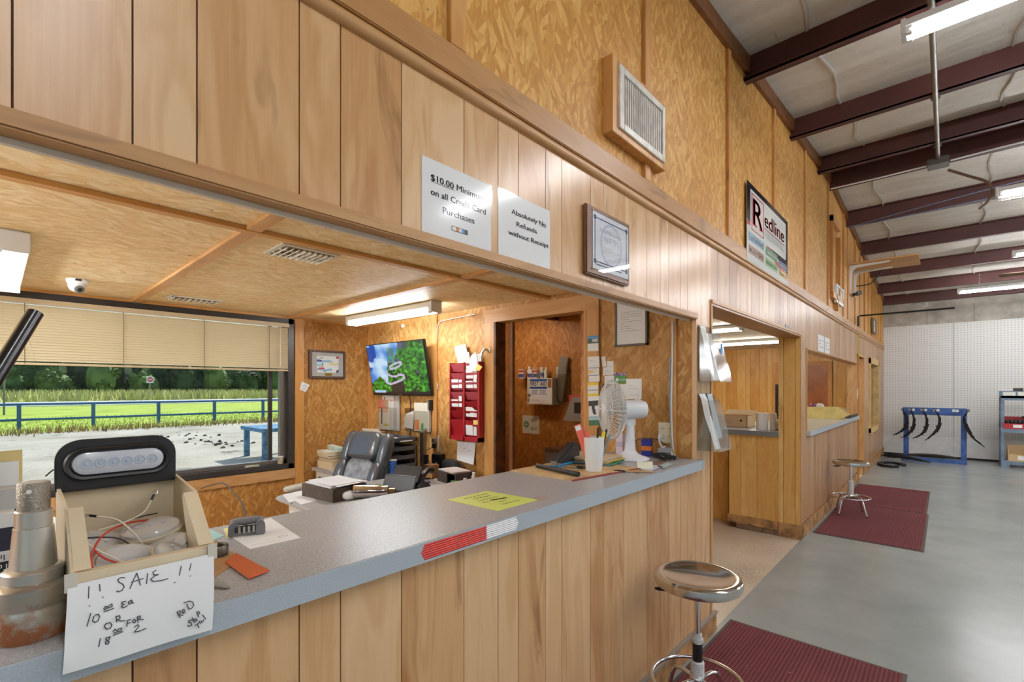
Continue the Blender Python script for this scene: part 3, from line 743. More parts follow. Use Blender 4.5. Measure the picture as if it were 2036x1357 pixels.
for i in range(9): tree(i, -143 + R.uniform(-.4, .4), -10 + i * 10.6, R.uniform(12, 14), 5.0, (0, 1)[i % 2], TL[(0, 1)[i % 2]])
for i in range(9): tree(20 + i, -131.5 + R.uniform(-.4, .4), -15 + i * 10.6, R.uniform(10, 12.5), 5.0, (0, 0, 1)[i % 3], TL[(0, 0, 1)[i % 3]])
for i in range(15): tree(40 + i, -122.5, -12 + i * 6.6 + R.uniform(-.2, .2), R.uniform(5.0, 9.0), 3.1, R.choice((0, 1, 1, 2)), TL[2])

# ================================================================ OFFICE WINDOW BLIND
bl = thing('window_blind', 'beige slatted blind lowered over the top of the office window', 'blind', (0, 0, 0))
SLAT = bpy.data.materials.new('blind_slat'); SLAT.use_nodes = True
N = SLAT.node_tree; b_ = N.nodes['Principled BSDF']; b_.inputs['Base Color'].default_value = lin((234, 218, 186)); b_.inputs['Roughness'].default_value = .45
tr = N.nodes.new('ShaderNodeBsdfTranslucent'); tr.inputs[0].default_value = lin((240, 222, 186)); ms = N.nodes.new('ShaderNodeMixShader'); ms.inputs[0].default_value = .5
N.links.new(b_.outputs[0], ms.inputs[1]); N.links.new(tr.outputs[0], ms.inputs[2]); N.links.new(ms.outputs[0], N.nodes['Material Output'].inputs[0])
bx, by0, by1 = XW + .045, WY0 + .06, WY1 - .065
rbox(bx - .022, bx + .022, by0, by1, 2.150, 2.185).build('head_rail', mat('blind_rail', (206, 186, 150), .4), bl)
ns = 20; first = None
for i in range(ns):
    z = 2.135 - i * .0198
    if i < 21:
        prof = [(-.010, .0105), (-.001, .004), (.005, -.004), (.0075, -.0112)]
        if first is None:
            b = MB()
            for y in (by0 + .01, by1 - .005):
                b.v += [(a, y, c) for a, c in prof]
            b.f += [(k, k+1, k+5, k+4) for k in range(3)]
            first = b.build('slat', SLAT, bl, smooth=True); first.location = (bx, 0, z)
        else:
            o = first.copy(); COL.objects.link(o); o.parent = bl; o.location = (bx, 0, z)
    else:
        rbox(bx - .013, bx + .013, by0 + .01, by1 - .005, z - .001, z + .001).build('slat', SLAT, bl)
rbox(bx - .014, bx + .014, by0 + .01, by1 - .005, 1.722, 1.738).build('bottom_rail', MATS['blind_rail'], bl, bevel=.003)
CORD = mat('blind_cord', (226, 214, 190), .6)
for u in (49, 245, 405, 534):
    y = PX(u, 680, bx).y
    for dx in (-.016, .016): MB().tube([(bx + dx, y, 2.15), (bx + dx, y, 1.73)], .0022, 5).build('ladder_cord', mat('cord_dark', (110, 92, 62), .7), bl)
y = PX(555, 680, bx).y; MB().tube([(bx + .03, y, 2.16), (bx + .03, y, 1.77)], .004, 6).build('tilt_wand', CORD, bl)
y = PX(58, 680, bx).y; MB().tube([(bx + .03, y, 2.16), (bx + .03, y - .01, 1.9), (bx + .03, y + .02, 1.76)], .002, 5).build('pull_cord', CORD, bl)

# ================================================================ MAIN COUNTER TOP AND WHAT LIES ON IT
wt = thing('worktop', 'long grey laminate counter top of the first service opening', 'counter top', (0, 0, 0))
rbox(-.55, .034, Y0 + .05, YB - .004, 1.078, ZT).build('top_slab', LAMI, wt)
rbox(.034, .04, Y0 + .05, YB - .01, 1.076, ZT - .001).build('edge_band', mat('edge_band', (176, 186, 194), .45, var=.06, vscale=300), wt)
rbox(-.006, .04, YB - .006, 2.865, 1.078, ZT).build('end_band', MATS['edge_band'], wt)
# reflective tape on the edge
tp = thing('reflective_tape', 'red and white ribbed reflective tape stuck along the counter edge', 'tape', (0, 0, 0))
z0, z1 = 1.083, 1.127
def ribbed(y0, y1, m, name, rnd):
    b = MB(); n = 7
    for k in range(n):
        a, c = z0 + (z1 - z0) * k / n, z0 + (z1 - z0) * (k + 1) / n
        d = .012 * abs((k + .5) / n - .5) * 2 if rnd else 0
        ya, yb = (y0 + d, y1) if rnd < 0 else (y0, y1 - d)
        b.add([(.0402, ya, a), (.0418, ya, (a+c)/2), (.0402, ya, c), (.0402, yb, a), (.0418, yb, (a+c)/2), (.0402, yb, c)], [(0,1,4,3), (1,2,5,4), (0,2,1), (3,4,5), (0,3,5,2)])
    b.build(name, m, tp)
ribbed(.792, 1.042, mat('tape_red', (206, 52, 40), .4, var=.1, vscale=30), 'red_band', -1)
ribbed(1.042, 1.192, mat('tape_white', (232, 232, 232), .4), 'white_band', 1)
# yellow taped notice
c4 = [PZ(u, v, ZT + .0012) for u, v in ((996, 1016), (1067, 996), (968, 978), (892, 994))]
c4 = [Vector((-.042, 1.18, ZT + .0016)), Vector((-.042, 1.40, ZT + .0016)), Vector((-.30, 1.378, ZT + .0016)), Vector((-.30, 1.165, ZT + .0016))]
nt_ = sheet('counter_notice', 'bright yellow typed notice taped flat on the grey counter top', 'notice', c4, mat('yellow_paper', (216, 226, 118), .4), th=.0012)
yc = 1.28
for i, (s_, w_) in enumerate((('~', .12), ('~', .085), ('~', .10), ('WILL', .035), ('YOU', .04), ('THANK YOU', .095))):
    x = -.262 + i * .034
    if s_ == '~':
        ln = [(x + .004 * math.sin(k * 2.1) + .003 * math.sin(k * 5.3), yc - w_/2 + w_ * k / 44) for k in range(45)]
        strokes([ln[a:a+7] for a in range(0, 44, 8)], .0011, lambda a, c: (a, c, ZT + .0022), (0,0,1), INK, nt_, 'typed_line')
    else:
        text(s_, (x, yc - .045 if s_ == 'WILL' else yc + (.01 if i == 4 else .02), ZT + .0022), (0,1,0), (-1,0,0), .012, INK, nt_, w_)
strokes([[(-.170, yc - .01), (-.158, yc + .055), (-.166, yc - .005), (-.153, yc + .06)]], .0045, lambda a, c: (a, c, ZT + .0022), (0,0,1), INK, nt_, 'crossed_out_word')
sheet('counter_tape', 'clear tape strip holding down the yellow notice', 'tape', [(-.03, 1.39, ZT + .0005), (-.03, 1.46, ZT + .0005), (-.07, 1.46, ZT + .0005), (-.07, 1.39, ZT + .0005)], mat('clear_tape', (172, 160, 148), .2), th=.0004)
# axle spindle
AX = NB('rusty_steel'); co = AX.coords(); nn = AX.noise(co, 22, 6, .7)
sx = AX.n('SeparateXYZ'); AX.link(co, sx.inputs[0])
rm = AX.rng(AX.math('ADD', nn, AX.rng(sx.outputs[2], 0, .13, .16, -.12)), .5, .68)
col = AX.mix(rm, (186, 178, 166), (150, 92, 54)); AX.out(col, AX.rng(rm, 0, 1, .28, .75)); AX.link(AX.rng(rm, 0, 1, .8, .1), AX.b.inputs['Metallic'])
sp = thing('axle_spindle', 'machined steel trailer axle spindle standing upright with a rusty base', 'axle part', (-.072, .046, ZT))
S_ = 1.0
MB().lathe([(.050, 0), (.052, .006), (.052, .05), (.0505, .053), (.0505, .056), (.052, .058), (.052, .088), (.046, .094), (.040, .096)], 40).build('flange_base', MATS['rusty_steel'], sp, smooth=True)
MB().lathe([(.040, .094), (.0405, .112), (.036, .117), (.031, .118), (.030, .135), (.0265, .180), (.0262, .186), (.0245, .187), (.0245, .214), (.0225, .216)], 40).build('bearing_shaft', mat('machined_steel', (206, 200, 190), .34, .8), sp, smooth=True)
b = MB().lathe([(.0215, .214), (.0215, .262), (.020, .264), (0, .264)], 36)
b.build('threaded_end', mat('thread_steel', (150, 142, 130), .42, 1, bump=.4, bscale=300), sp, smooth=True)
q = Vector((.0212 * .8, .0212 * -.3, .252))
MB().lathe([(.0036, 0), (.0036, .0012)], 14, (.0203, -.0068, .250), Matrix.Rotation(math.pi/2, 3, 'Y') ).build('pin_hole', mat('hole_light', (230, 226, 216), .5), sp)
# parts bin
BEIGE = mat('bin_beige', (222, 204, 172), .42, var=.05, vscale=6)
bn = thing('parts_bin', 'cream plastic parts bin of loose lights with a handwritten sale sign', 'bin', (0, 0, ZT))
X0, X1, Ya, Yb_ = -.272, .028, .086, .296; WZ = .222
def side(y0, y1):
    poly = [(X0, .006), (X1 - .012, .006), (X1, .10), (X1 - .006, .118), (-.092, .206), (X0, WZ)]
    return MB().prism(poly, y0, y1, lambda a, c, d: (a, d, c))
side(Ya, Ya + .006).build('side_wall', BEIGE, bn); side(Yb_ - .006, Yb_).build('side_wall', BEIGE, bn)
for (y0, y1) in ((Ya + .004, Ya + .026), (Yb_ - .026, Yb_ - .004)):      # folded stiffeners at the open front
    MB().prism([(-.10, .196), (-.088, .206), (X1 - .004, .119), (X1 - .014, .112), (X1 - .02, .04), (-.02, .04)], y0, y1, lambda a, c, d: (a, d, c)).build('front_flange', BEIGE, bn)
rbox(X0, X1 - .01, Ya, Yb_, 0, .006).build('bottom', BEIGE, bn)
rbox(X0, X0 + .006, Ya, Yb_, 0, WZ).build('back_wall', BEIGE, bn)
rbox(X1 - .010, X1, Ya, Yb_, .004, .112).build('front_lip', BEIGE, bn, bevel=.002)
rbox(X1 - .016, X1 + .004, Ya - .002, Yb_ + .002, .098, .116).build('lip_rim', BEIGE, bn, bevel=.002)
# loose marker lights in the bin
CLEAR = mat('frosted_lens', (222, 218, 212), .12, trans=.15, coat=.5); LBACK = mat('light_back', (214, 200, 172), .5)
def marker(i, loc, rot, oval=1.6, r=.034):
    t = thing('marker_light', ('clear oval marker light lying on top of the pile in the bin', 'clear oval marker light against the bin back wall', 'clear round marker light face up beside the bin lip', 'clear oval marker light standing on edge among the wires', 'clear marker light at the bottom of the bin', 'clear oval marker light tucked under the red wires')[i], 'light', loc, 0, 'loose marker lights in the parts bin', rot)
    st = lambda pr: MB().lathe(pr, 24, (0,0,0), Matrix.Diagonal((oval, 1, 1)))
    st([(r, 0), (r*1.03, .003), (r*1.03, .009), (r*.97, .011)]).build('rim', LBACK, t, smooth=True)
    st([(r*.97, .010), (r*.93, .018), (r*.8, .022), (0, .024)]).build('lens', CLEAR, t, smooth=True)
    b = MB()
    for q in range(3): b.lathe([(.005, 0), (.005, .0012), (.003, .0015)], 10, ((q-1)*.022*(oval-.6), 0, .0245))
    b.build('led_ring', mat('led_grey', (196, 196, 200), .3), t)
    MB().lathe([(.008, -.008), (.008, .001)], 10).build('plug', BLACK, t)
    return t
marker(0, (-.14, .225, ZT + .118), (.35, -.1, 1.45)); marker(1, (-.16, .15, ZT + .10), (.5, .35, 1.2)); marker(2, (-.04, .235, ZT + .085), (-.2, .5, .5), 1.1, .034)
marker(3, (-.085, .175, ZT + .085), (1.1, .2, 1.6)); marker(4, (-.055, .135, ZT + .06), (.3, .5, .8), 1.3); marker(5, (-.10, .24, ZT + .085), (.5, -.3, 1.2))
def wire(name, label, pts, r, m, lug=False, cat='wire'):
    P = [Vector(p) for p in pts]; out = []
    for i in range(len(P) - 1):
        p0, p1, p2, p3 = P[max(i-1,0)], P[i], P[i+1], P[min(i+2, len(P)-1)]
        for k in range(6):
            t = k / 6; out.append(.5 * ((2*p1) + (-p0+p2)*t + (2*p0-5*p1+4*p2-p3)*t*t + (-p0+3*p1-3*p2+p3)*t**3))
    out.append(P[-1])
    if not lug: return tag(MB().tube(out, r, 6).build(name, m, None, smooth=True), label, cat)
    t = thing(name, label, cat, (0,0,0)); MB().tube(out, r, 6).build('insulation', m, t, smooth=True)
    d = (out[-1] - out[-3]).normalized()
    MB().tube([out[-1] - d*.002, out[-1] + d*.010], .0026, 8).build('crimp', BLACK, t)
    n_ = d.cross(Vector((.3,.2,1))).normalized(); c = out[-1] + d*.015; ring = [c + (d*math.cos(a) + n_*math.sin(a))*.0042 for a in [6.283*k/12 for k in range(13)]]
    MB().tube(ring, .0011, 5).build('ring_terminal', STEEL, t); return t
zz = lambda u, v, X: PX(u, v, X)
WW, WR, WB = mat('wire_white', (224, 214, 196), .5), mat('wire_red', (190, 52, 34), .5), mat('wire_black', (30, 28, 28), .5)
wire('light_wire', 'white wire with ring terminal curving up the bin side', [zz(196,1055,-.14), zz(245,1040,-.15), zz(285,1020,-.15), zz(302,993,-.16)], .0016, WW, True)
wire('light_wire', 'white wire with black crimp rising at the middle of the bin', [zz(288,1090,-.10), zz(270,1065,-.09), zz(235,1035,-.11), zz(190,1027,-.13)], .0017, WW, True)
wire('light_wire', 'red wire looping over the pile of lights', [zz(184,1130,-.03), zz(182,1105,-.05), zz(205,1065,-.08), zz(250,1042,-.12), zz(300,1034,-.16)], .0018, WR)
wire('light_wire', 'short red wire at the bottom of the bin', [zz(188,1096,-.06), zz(210,1112,-.05), zz(240,1122,-.045)], .0018, WR)
wire('light_wire', 'black wire arching across the lights', [zz(160,1072,-.1), zz(200,1069,-.09), zz(240,1073,-.085), zz(280,1098,-.09)], .0016, WB)
wire('light_wire', 'thin black wire along the bin back', [zz(235,1042,-.16), zz(280,1028,-.17), zz(313,1021,-.18)], .0014, WB)
wire('light_wire', 'cream wire lying across the front lights', [zz(168,1078,-.07), zz(205,1100,-.06), zz(252,1122,-.05)], .0018, WW)
wire('light_wire', 'pair of dark wires sprouting behind the lamp bracket', [zz(90,948,-.3), zz(103,937,-.3), zz(114,931,-.29)], .0015, WB)
# LED lamp in black bracket on the bin back
lm = thing('led_lamp', 'clear oval six bulb lamp in a black rubber bracket on the bin', 'lamp', (X0 + .012, (Ya + Yb_) / 2 - .004, ZT + WZ), 0)
RUB = mat('black_rubber', (28, 28, 30), .45)
hw_, hh_ = .104, .096
out = [(-hw_, -.012), (hw_, -.012), (hw_, hh_*.5)] + [(hw_ - .042 + .042*math.cos(a), hh_ - .042 + .042*math.sin(a)) for a in [k*math.pi/16 for k in range(0, 9)]] + [(-hw_ + .042 + .042*math.cos(a), hh_ - .042 + .042*math.sin(a)) for a in [math.pi/2 + k*math.pi/16 for k in range(0, 9)]] + [(-hw_, hh_*.5)]
MB().prism(out, -.004, .014, lambda a, c, d: (d, a, c)).build('bracket_plate', RUB, lm, bevel=.003)
def oval(hx, hz, n=40):
    r = hz; return [((hx - r) * (1 if math.cos(t) > 0 else -1) + r*math.cos(t), r*math.sin(t)) for t in [2*math.pi*(k+.5)/n for k in range(n)]]
def ovalring(b, levels, c=(0,0,0)):
    n = 40; o = len(b.v)
    for hx, hz, d in levels: b.v += [(c[0] + d, c[1] + a, c[2] + q) for a, q in oval(hx, hz, n)]
    for i in range(len(levels) - 1): b.f += [(o+i*n+k, o+i*n+(k+1)%n, o+(i+1)*n+(k+1)%n, o+(i+1)*n+k) for k in range(n)]
    return b
ovalring(MB(), [(.093, .036, .014), (.092, .035, .022), (.089, .032, .026), (.083, .027, .024), (.080, .024, .016)], (0,0,.045)).build('rubber_grommet', RUB, lm, smooth=True)
b = ovalring(MB(), [(.080, .0245, .016), (.078, .023, .021), (.072, .018, .0235)], (0,0,.045)); b.f.append(tuple(range(len(b.v) - 40, len(b.v)))); b.build('lens', mat('lamp_lens', (206, 208, 216), .15, coat=.4), lm, smooth=True)
for k in range(6):
    MB().lathe([(.0105, 0), (.0100, .002), (.0085, .0022), (.0080, .0012), (.004, .001), (.0035, .003), (0, .004)], 18, (.0225, -.056 + k*.0225, .045), Matrix.Rotation(math.pi/2, 3, 'Y')).build('bulb_reflector', mat('bulb_lens', (186, 196, 210), .2), lm, smooth=True)
# sale sign
sgn = thing('sale_sign', 'white paper sale sign handwritten in marker taped to the bin front', 'sign', (0, 0, 0))
tl, trr, br, bl_ = Vector((.036, .081, 1.233)), Vector((.036, .292, 1.233)), Vector((.060, .283, 1.094)), Vector((.060, .073, 1.100))
b = MB(); nx, ny = 12, 8
for j in range(ny + 1):
    for i in range(nx + 1):
        s, t = i / nx, j / ny; p = (bl_*(1-s) + br*s)*(1-t) + (tl*(1-s) + trr*s)*t
        p.x += .006 * math.sin(math.pi * t) + .006 * max(0, .12 - s) / .12 * (1 - t) * math.sin(t*9) + .002*math.sin(s*7)*(1-t); b.v.append(tuple(p))
fs = [(j*(nx+1)+i, j*(nx+1)+i+1, (j+1)*(nx+1)+i+1, (j+1)*(nx+1)+i) for j in range(ny) for i in range(nx)]
b.f += fs; b.build('paper', PAPER, sgn, smooth=True)
nrm = (br - bl_).cross(tl - bl_).normalized(); pp = bl_ + nrm * .0075
def sgp(a, c):
    q = PP(110 + a / 3.419, 960 + c / 3.419, pp, nrm)
    t = (q - bl_).dot((tl - bl_).normalized()) / (tl - bl_).length; return q + nrm * (.0065 * math.sin(math.pi * min(1, max(0, t))) - .0052)
HW = [[(231,710),(226,788)], [(231,838),(233,842)], [(303,695),(306,740)], [(322,780),(325,784)],
 [(476,650),(450,648),(428,662),(436,680),(462,694),(470,712),(455,735),(430,744),(418,738)],
 [(510,722),(535,665),(558,618),(570,655),(580,700)], [(520,680),(600,655)], [(632,622),(622,690)],
 [(690,598),(668,612),(672,630),(705,628),(680,636),(650,660),(668,674),(720,668),(768,655)],
 [(862,570),(846,632)], [(808,681),(816,681)], [(928,553),(916,600)], [(917,636),(921,638)],
 [(240,890),(214,978)], [(262,910),(252,940),(268,952),(290,940),(300,910),(290,896),(268,902)],
 [(330,858),(340,842),(356,848),(364,838),(384,826),(386,844),(368,850),(352,856),(336,866),(330,858)], [(330,880),(396,856)],
 [(478,808),(455,812),(452,826),(468,828),(448,842),(462,852),(490,838)], [(516,800),(498,812),(500,828),(514,822),(520,800),(522,818),(532,820)],
 [(345,958),(332,978),(348,998),(374,990),(384,968),(368,952),(350,958)], [(412,908),(416,948)], [(412,912),(436,906),(440,922),(420,932),(450,942),(472,938)],
 [(392,1012),(404,998),(420,1010),(432,994),(450,990),(446,1010),(430,1012),(410,1024),(396,1022)], [(396,1040),(458,1014)],
 [(488,938),(486,980)], [(486,940),(512,930)], [(488,960),(508,952)], [(524,942),(534,930),(548,940),(540,954),(526,952),(524,942)], [(556,912),(562,950)], [(556,916),(574,906),(578,920),(562,928),(598,932)],
 [(536,984),(560,968),(568,978),(548,1004),(538,1018),(570,1012),(618,992)],
 [(306,1062),(296,1118)], [(372,1050),(346,1056),(344,1070),(366,1082),(362,1098),(344,1100),(342,1086),(366,1066),(372,1050)],
 [(826,880),(850,920)], [(826,880),(846,872),(850,886),(838,900),(868,904)], [(866,886),(880,876),(872,862),(860,872),(868,892),(886,886)], [(892,826),(908,860)], [(872,820),(908,806),(932,812),(940,836),(926,856),(906,862)],
 [(926,936),(908,940),(906,950),(924,956),(930,972),(912,980),(900,974)], [(930,920),(948,954)], [(930,938),(952,926)], [(948,936),(958,928),(966,938),(958,946),(948,938)], [(960,880),(976,916)], [(962,884),(974,876),(982,890),(970,898)],
 [(952,976),(980,954)], [(966,966),(980,990)], [(986,940),(978,952),(990,958),(996,942),(1000,956)], [(1006,934),(1010,946)], [(1000,900),(1024,930)]]
strokes(HW, .0008, sgp, nrm, mat('marker', (62, 62, 72), .6), sgn)
for yy_, zz_ in ((.085, 1.236), (.29, 1.236)): rbox(.034, .0375, yy_ - .008, yy_ + .008, zz_ - .014, zz_ + .016).build('tape_piece', mat('clear_tape2', (214, 206, 192), .2), sgn)

# ---------------------------------------------------------------- more on the main counter
def flat(name, label, cat, pix, z=ZT, m=None, th=.0008, group=None):
    c = [PZ(u, v, z + th + .0002) for u, v in pix]
    if (c[1] - c[0]).cross(c[3] - c[0]).z < 0: c = [c[0], c[3], c[2], c[1]]
    return sheet(name, label, cat, c, m, group, th)
def lines_on(o, c, ex, ey, rows, cols=1, h=.0022, m=None, w=None, seed=1, name='printed_lines'):
    """rows of printed text as thin bars; c = top-left corner, ex/ey full-length vectors (ey downward)"""
    R = random.Random(seed); b = MB(); c, ex, ey = Vector(c), Vector(ex), Vector(ey); n = ex.cross(ey).normalized() * -.0004
    for i in range(rows):
        t = (i + .5) / rows; x = 0
        while x < .95:
            l = R.uniform(.08, .3); x1 = min(1, x + l); a = c + ey * t + n
            d = ey.normalized() * h
            b.quad(a + ex * x, a + ex * x1, a + ex * x1 + d, a + ex * x + d); x = x1 + R.uniform(.02, .05)
            if R.random() < .12: break
    return b.build(name, m or GREYINK, o)
CARD = mat('brown_card', (176, 132, 84), .7, var=.1)
flat('cardboard_piece', 'flat brown cardboard under the bearing race', 'cardboard', ((372, 1128), (430, 1075), (480, 1112), (420, 1152)), th=.002, m=CARD)
flat('plastic_packet', 'shiny orange red plastic packet lying by the bearing race', 'packet', ((448, 1118), (470, 1100), (536, 1134), (494, 1150)), ZT + .0022, mat('orange_packet', (206, 82, 40), .12, coat=.5), .003)
q = PZ(433, 1108, ZT + .0026); br_ = thing('bearing_race', 'dark steel bearing race ring resting on cardboard', 'ring', (q.x - .015, q.y + .002, ZT + .0026))
MB().lathe([(.0235, 0), (.026, .001), (.026, .024), (.0245, .026), (.020, .026), (.0185, .024), (.0195, .001), (.0235, 0)], 36).build('outer_ring', mat('dark_steel', (96, 88, 80), .35, .9), br_, smooth=True)
MB().lathe([(.0190, .003), (.0190, .022), (.0165, .022), (.0165, .003), (.0190, .003)], 36).build('inner_ring', mat('race_inner', (150, 144, 136), .3, 1), br_, smooth=True)
flat('blue_slip', 'pale blue paper slip lying near the back of the counter', 'paper', ((408, 1048), (446, 1066), (410, 1080), (395, 1060)), m=mat('pale_blue_paper', (176, 220, 222), .6))
o = flat('letter_paper', 'white printed letter lying under the grey staple remover', 'paper', ((538, 1030), (598, 1070), (497, 1092), (446, 1058)))
a_, b_2 = PZ(500, 1085, ZT + .0012), PZ(590, 1069, ZT + .0012)
strokes([[(a_.x + (b_2.x - a_.x) * k/30, a_.y + (b_2.y - a_.y) * k/30 + .002 * math.sin(k*2)) for k in range(0, 24)]], .0006, lambda p, r: (p, r, ZT + .0015), (0,0,1), GREYINK, o, 'printed_line')
ring = [(PZ(562, 1068, ZT).x + .009*math.cos(t), PZ(562, 1068, ZT).y + .012*math.sin(t)) for t in [k*.35 for k in range(19)]]
strokes([ring], .0006, lambda p, r: (p, r, ZT + .0015), (0,0,1), INK, o, 'round_stamp')
flat('yellow_slip', 'yellow sticky slip beneath the staple remover', 'paper', ((444, 1052), (480, 1044), (490, 1066), (452, 1070)), ZT + .0012, mat('pale_yellow_paper', (236, 230, 160), .6))
q = PZ(492, 1066, ZT + .002); sr = thing('hole_punch', 'grey plastic hand punch with a black mouth on the letter', 'hole punch', (q.x - .01, q.y + .002, ZT + .0024), math.radians(72))
PG = mat('punch_grey', (112, 112, 116), .4)
def half_r(w, h, l):
    pts = [(-w/2, 0), (w/2, 0), (w/2, h*.55)] + [(w/2*math.cos(t), h*.55 + h*.45*math.sin(t)) for t in [k*math.pi/10 for k in range(1, 10)]] + [(-w/2, h*.55)]
    return MB().prism(pts, -l/2, l/2, lambda a, c, d: (a, d, c))
for s in (-1, 1):
    b = half_r(.026, .040, .018); b.v = [(x + s*.034, y - .004 * s, z) for x, y, z in b.v]; b.build('end_block', PG, sr, bevel=.002)
rbox(-.04, .04, -.006, .018, 0, .012).build('base_bar', PG, sr); rbox(-.03, .03, -.012, .008, .012, .026).build('mouth', mat('mouth_black', (30, 30, 32), .4), sr)
for k in range(4): rbox(-.022 + k*.012, -.016 + k*.012, -.014, -.011, .010, .028).build('punch_pin', STEEL, sr)
MB().sq((0, .02, .036), (.044, .017, .010), .6, .6).build('lever', PG, sr, smooth=True)
wire('device_cable', 'thin black cable rising over the counter back to the window', [PZ(490, 1046, ZT + .004), PX(480, 1000, -.9), PX(450, 965, -1.4), PX(432, 962, -1.9), PX(400, 972, -2.4)], .003, WB, cat='cable')
q = PZ(415, 1168, ZT); cl_ = thing('clear_clip', 'clear plastic bin clip lying beside the parts bin', 'clip', (q.x, q.y, ZT), .5)
b = MB().prism([(0, 0), (.05, 0), (.05, .004), (.006, .022), (0, .022)], -.006, .006, lambda a, c, d: (a, d, c)); b.build('wedge', ACRYL, cl_); rbox(-.008, .0, -.008, .008, 0, .026).build('tab', ACRYL, cl_)
# things at the left end of the counter
NAVY = mat('navy_box', (36, 40, 58), .5)
q = PZ(8, 1180, ZT); bxk = thing('product_box', 'black and white printed product box behind the axle spindle', 'box', (-.46, -.05, ZT))
rbox(-.06, .06, -.05, .08, 0, .155).build('carton', PAPER, bxk, bevel=.001); rbox(.0601, .0606, -.05, .0801, .075, .125).build('navy_band', NAVY, bxk); rbox(.0601, .0608, -.05, .0801, .030, .052).build('black_band', INK, bxk)
text('Inc', (.062, .055, .062), (0,-1,0), (0,0,-1), .012, INK, bxk); text('Tow', (.062, .055, .041), (0,-1,0), (0,0,-1), .013, WHITE, bxk)
o = flat('white_form', 'white form lying flat behind the axle spindle', 'paper', ((60, 1010), (112, 1030), (130, 1100), (80, 1120)))
en = thing('file_tray', 'grey document tray holding a manila folder beside the window', 'tray', (-.50, .02, ZT), .2)
rbox(-.03, .05, -.12, .03, .155, .20).build('tray_base', mat('tray_grey', (190, 190, 188), .5), en); rbox(-.03, -.024, -.12, .03, .19, .28).build('folder', mat('manila', (226, 204, 140), .6), en); rbox(-.02, -.015, -.12, .022, .19, .255).build('form', PAPER, en)
rbox(-.03, .05, -.12, .03, 0, .155).build('tray_body', mat('tray_dark', (70, 72, 80), .5), en)
# black lever leaning in from the left
a_ = PX(70, 622, -.16); c_ = PX(-40, 800, -.10); e_ = c_ + (c_ - a_) * ((ZT - c_.z) / (c_.z - a_.z))
lv = thing('lever_bar', 'black steel lever bar leaning up at the counter end', 'bar', e_)
MB().tube([(0,0,0), tuple(a_ - e_)], .0125, 18).build('shaft', mat('black_gloss', (20, 20, 22), .25, coat=.3), lv, smooth=True)
d_ = (a_ - e_).normalized(); MB().tube([tuple(a_ - e_ - d_*.0005), tuple(a_ - e_ + d_*.001)], .0095, 18).build('end_cap', mat('cap_dark', (14, 14, 16), .5), lv)
# right end of the counter
pd = thing('desk_pad', 'worn brown chipboard pad with a red edge under the stapler', 'pad', (0,0,0))
pc = [Vector((-.545, 1.79, ZT)), Vector((-.165, 1.79, ZT)), Vector((-.09, 2.30, ZT)), Vector((-.54, 2.34, ZT))]
PADM = mat('chipboard', (206, 172, 124), .7, var=.14, vscale=14)
MB().hexa(pc + [p + Vector((0,0,.006)) for p in pc]).build('board', PADM, pd)
MB().hexa([pc[1] + Vector((0,0,0)), pc[1] + Vector((.012,0,0)), pc[2] + Vector((.012,0,0)), pc[2], pc[1] + Vector((0,0,.0065)), pc[1] + Vector((.012,0,.004)), pc[2] + Vector((.012,0,.004)), pc[2] + Vector((0,0,.0065))]).build('red_edge', mat('dull_red', (136, 52, 50), .6), pd)
ZP = ZT + .0065
a_, c_ = PZ(1068, 926, ZP + .012), PZ(1150, 944, ZP + .012); d_ = (c_ - a_).normalized()
rd = thing('black_baton', 'black ribbed flashlight baton lying on the chipboard pad', 'flashlight', (0,0,0))
a_.z = c_.z = ZP + .0125
MB().tube([a_, c_ - d_*.02], .0115, 14).build('body', mat('baton_black', (44, 44, 46), .35), rd, smooth=True); MB().tube([c_ - d_*.022, c_], [.012, .0125], 14).build('end_cap', BLACK, rd, smooth=True)
for k in range(2): MB().tube([c_ - d_*(.03 + k*.03), c_ - d_*(.034 + k*.03)], .0122, 14).build('ring', BLACK, rd, smooth=True)
q = PZ(1110, 924, ZP); stp = thing('stapler', 'black and blue desk stapler on the chipboard pad', 'stapler', (-.44, 2.12, ZP), math.radians(95))
rbox(-.09, .09, -.016, .016, 0, .012).build('base', mat('stapler_blue', (60, 150, 200), .4), stp, bevel=.004)
MB().prism([(-.085, .012), (.09, .012), (.092, .06), (.07, .088), (.04, .085), (-.02, .055), (-.085, .028)], -.017, .017, lambda a, c, d: (a, d, c)).build('handle', mat('stapler_black', (40, 40, 44), .4), stp, bevel=.005)
rbox(-.088, -.06, -.014, .014, .006, .024).build('magazine', STEEL, stp)
stp.scale = (1.35, 1.35, 1.35)
stp2 = thing('scissors', 'closed black scissors lying on the chipboard pad', 'scissors', (PZ(1125, 931, ZP).x, PZ(1125, 931, ZP).y, ZP + .0002), .6)
rbox(-.06, .06, -.006, .006, 0, .003).build('blades', STEEL, stp2); MB().tube([(.08 + .02*math.cos(t), .014*math.sin(t), .006) for t in [k*.524 for k in range(13)]], .006, 6).build('handle', BLACK, stp2)
mg = thing('pen_cup', 'white plastic cup with a small grey print holding pens', 'cup', (-.215, 2.055, ZP)); mg.scale = (1.1, 1.1, 1.12)
MB().lathe([(.034, 0), (.036, .003), (.037, .01), (.0455, .10), (.047, .152), (.045, .154), (.0435, .150), (.036, .02), (0, .012)], 36).build('cup_body', WHITE, mg, smooth=True)
for i, (tt, z) in enumerate((('A', .105), ('WWW', .085), ('TRU', .072))):
    text(tt, (.047 - .0006*0, .012, z), (-.28, .96, 0), (0,0,1), .006 if i else .012, GREYINK, mg)
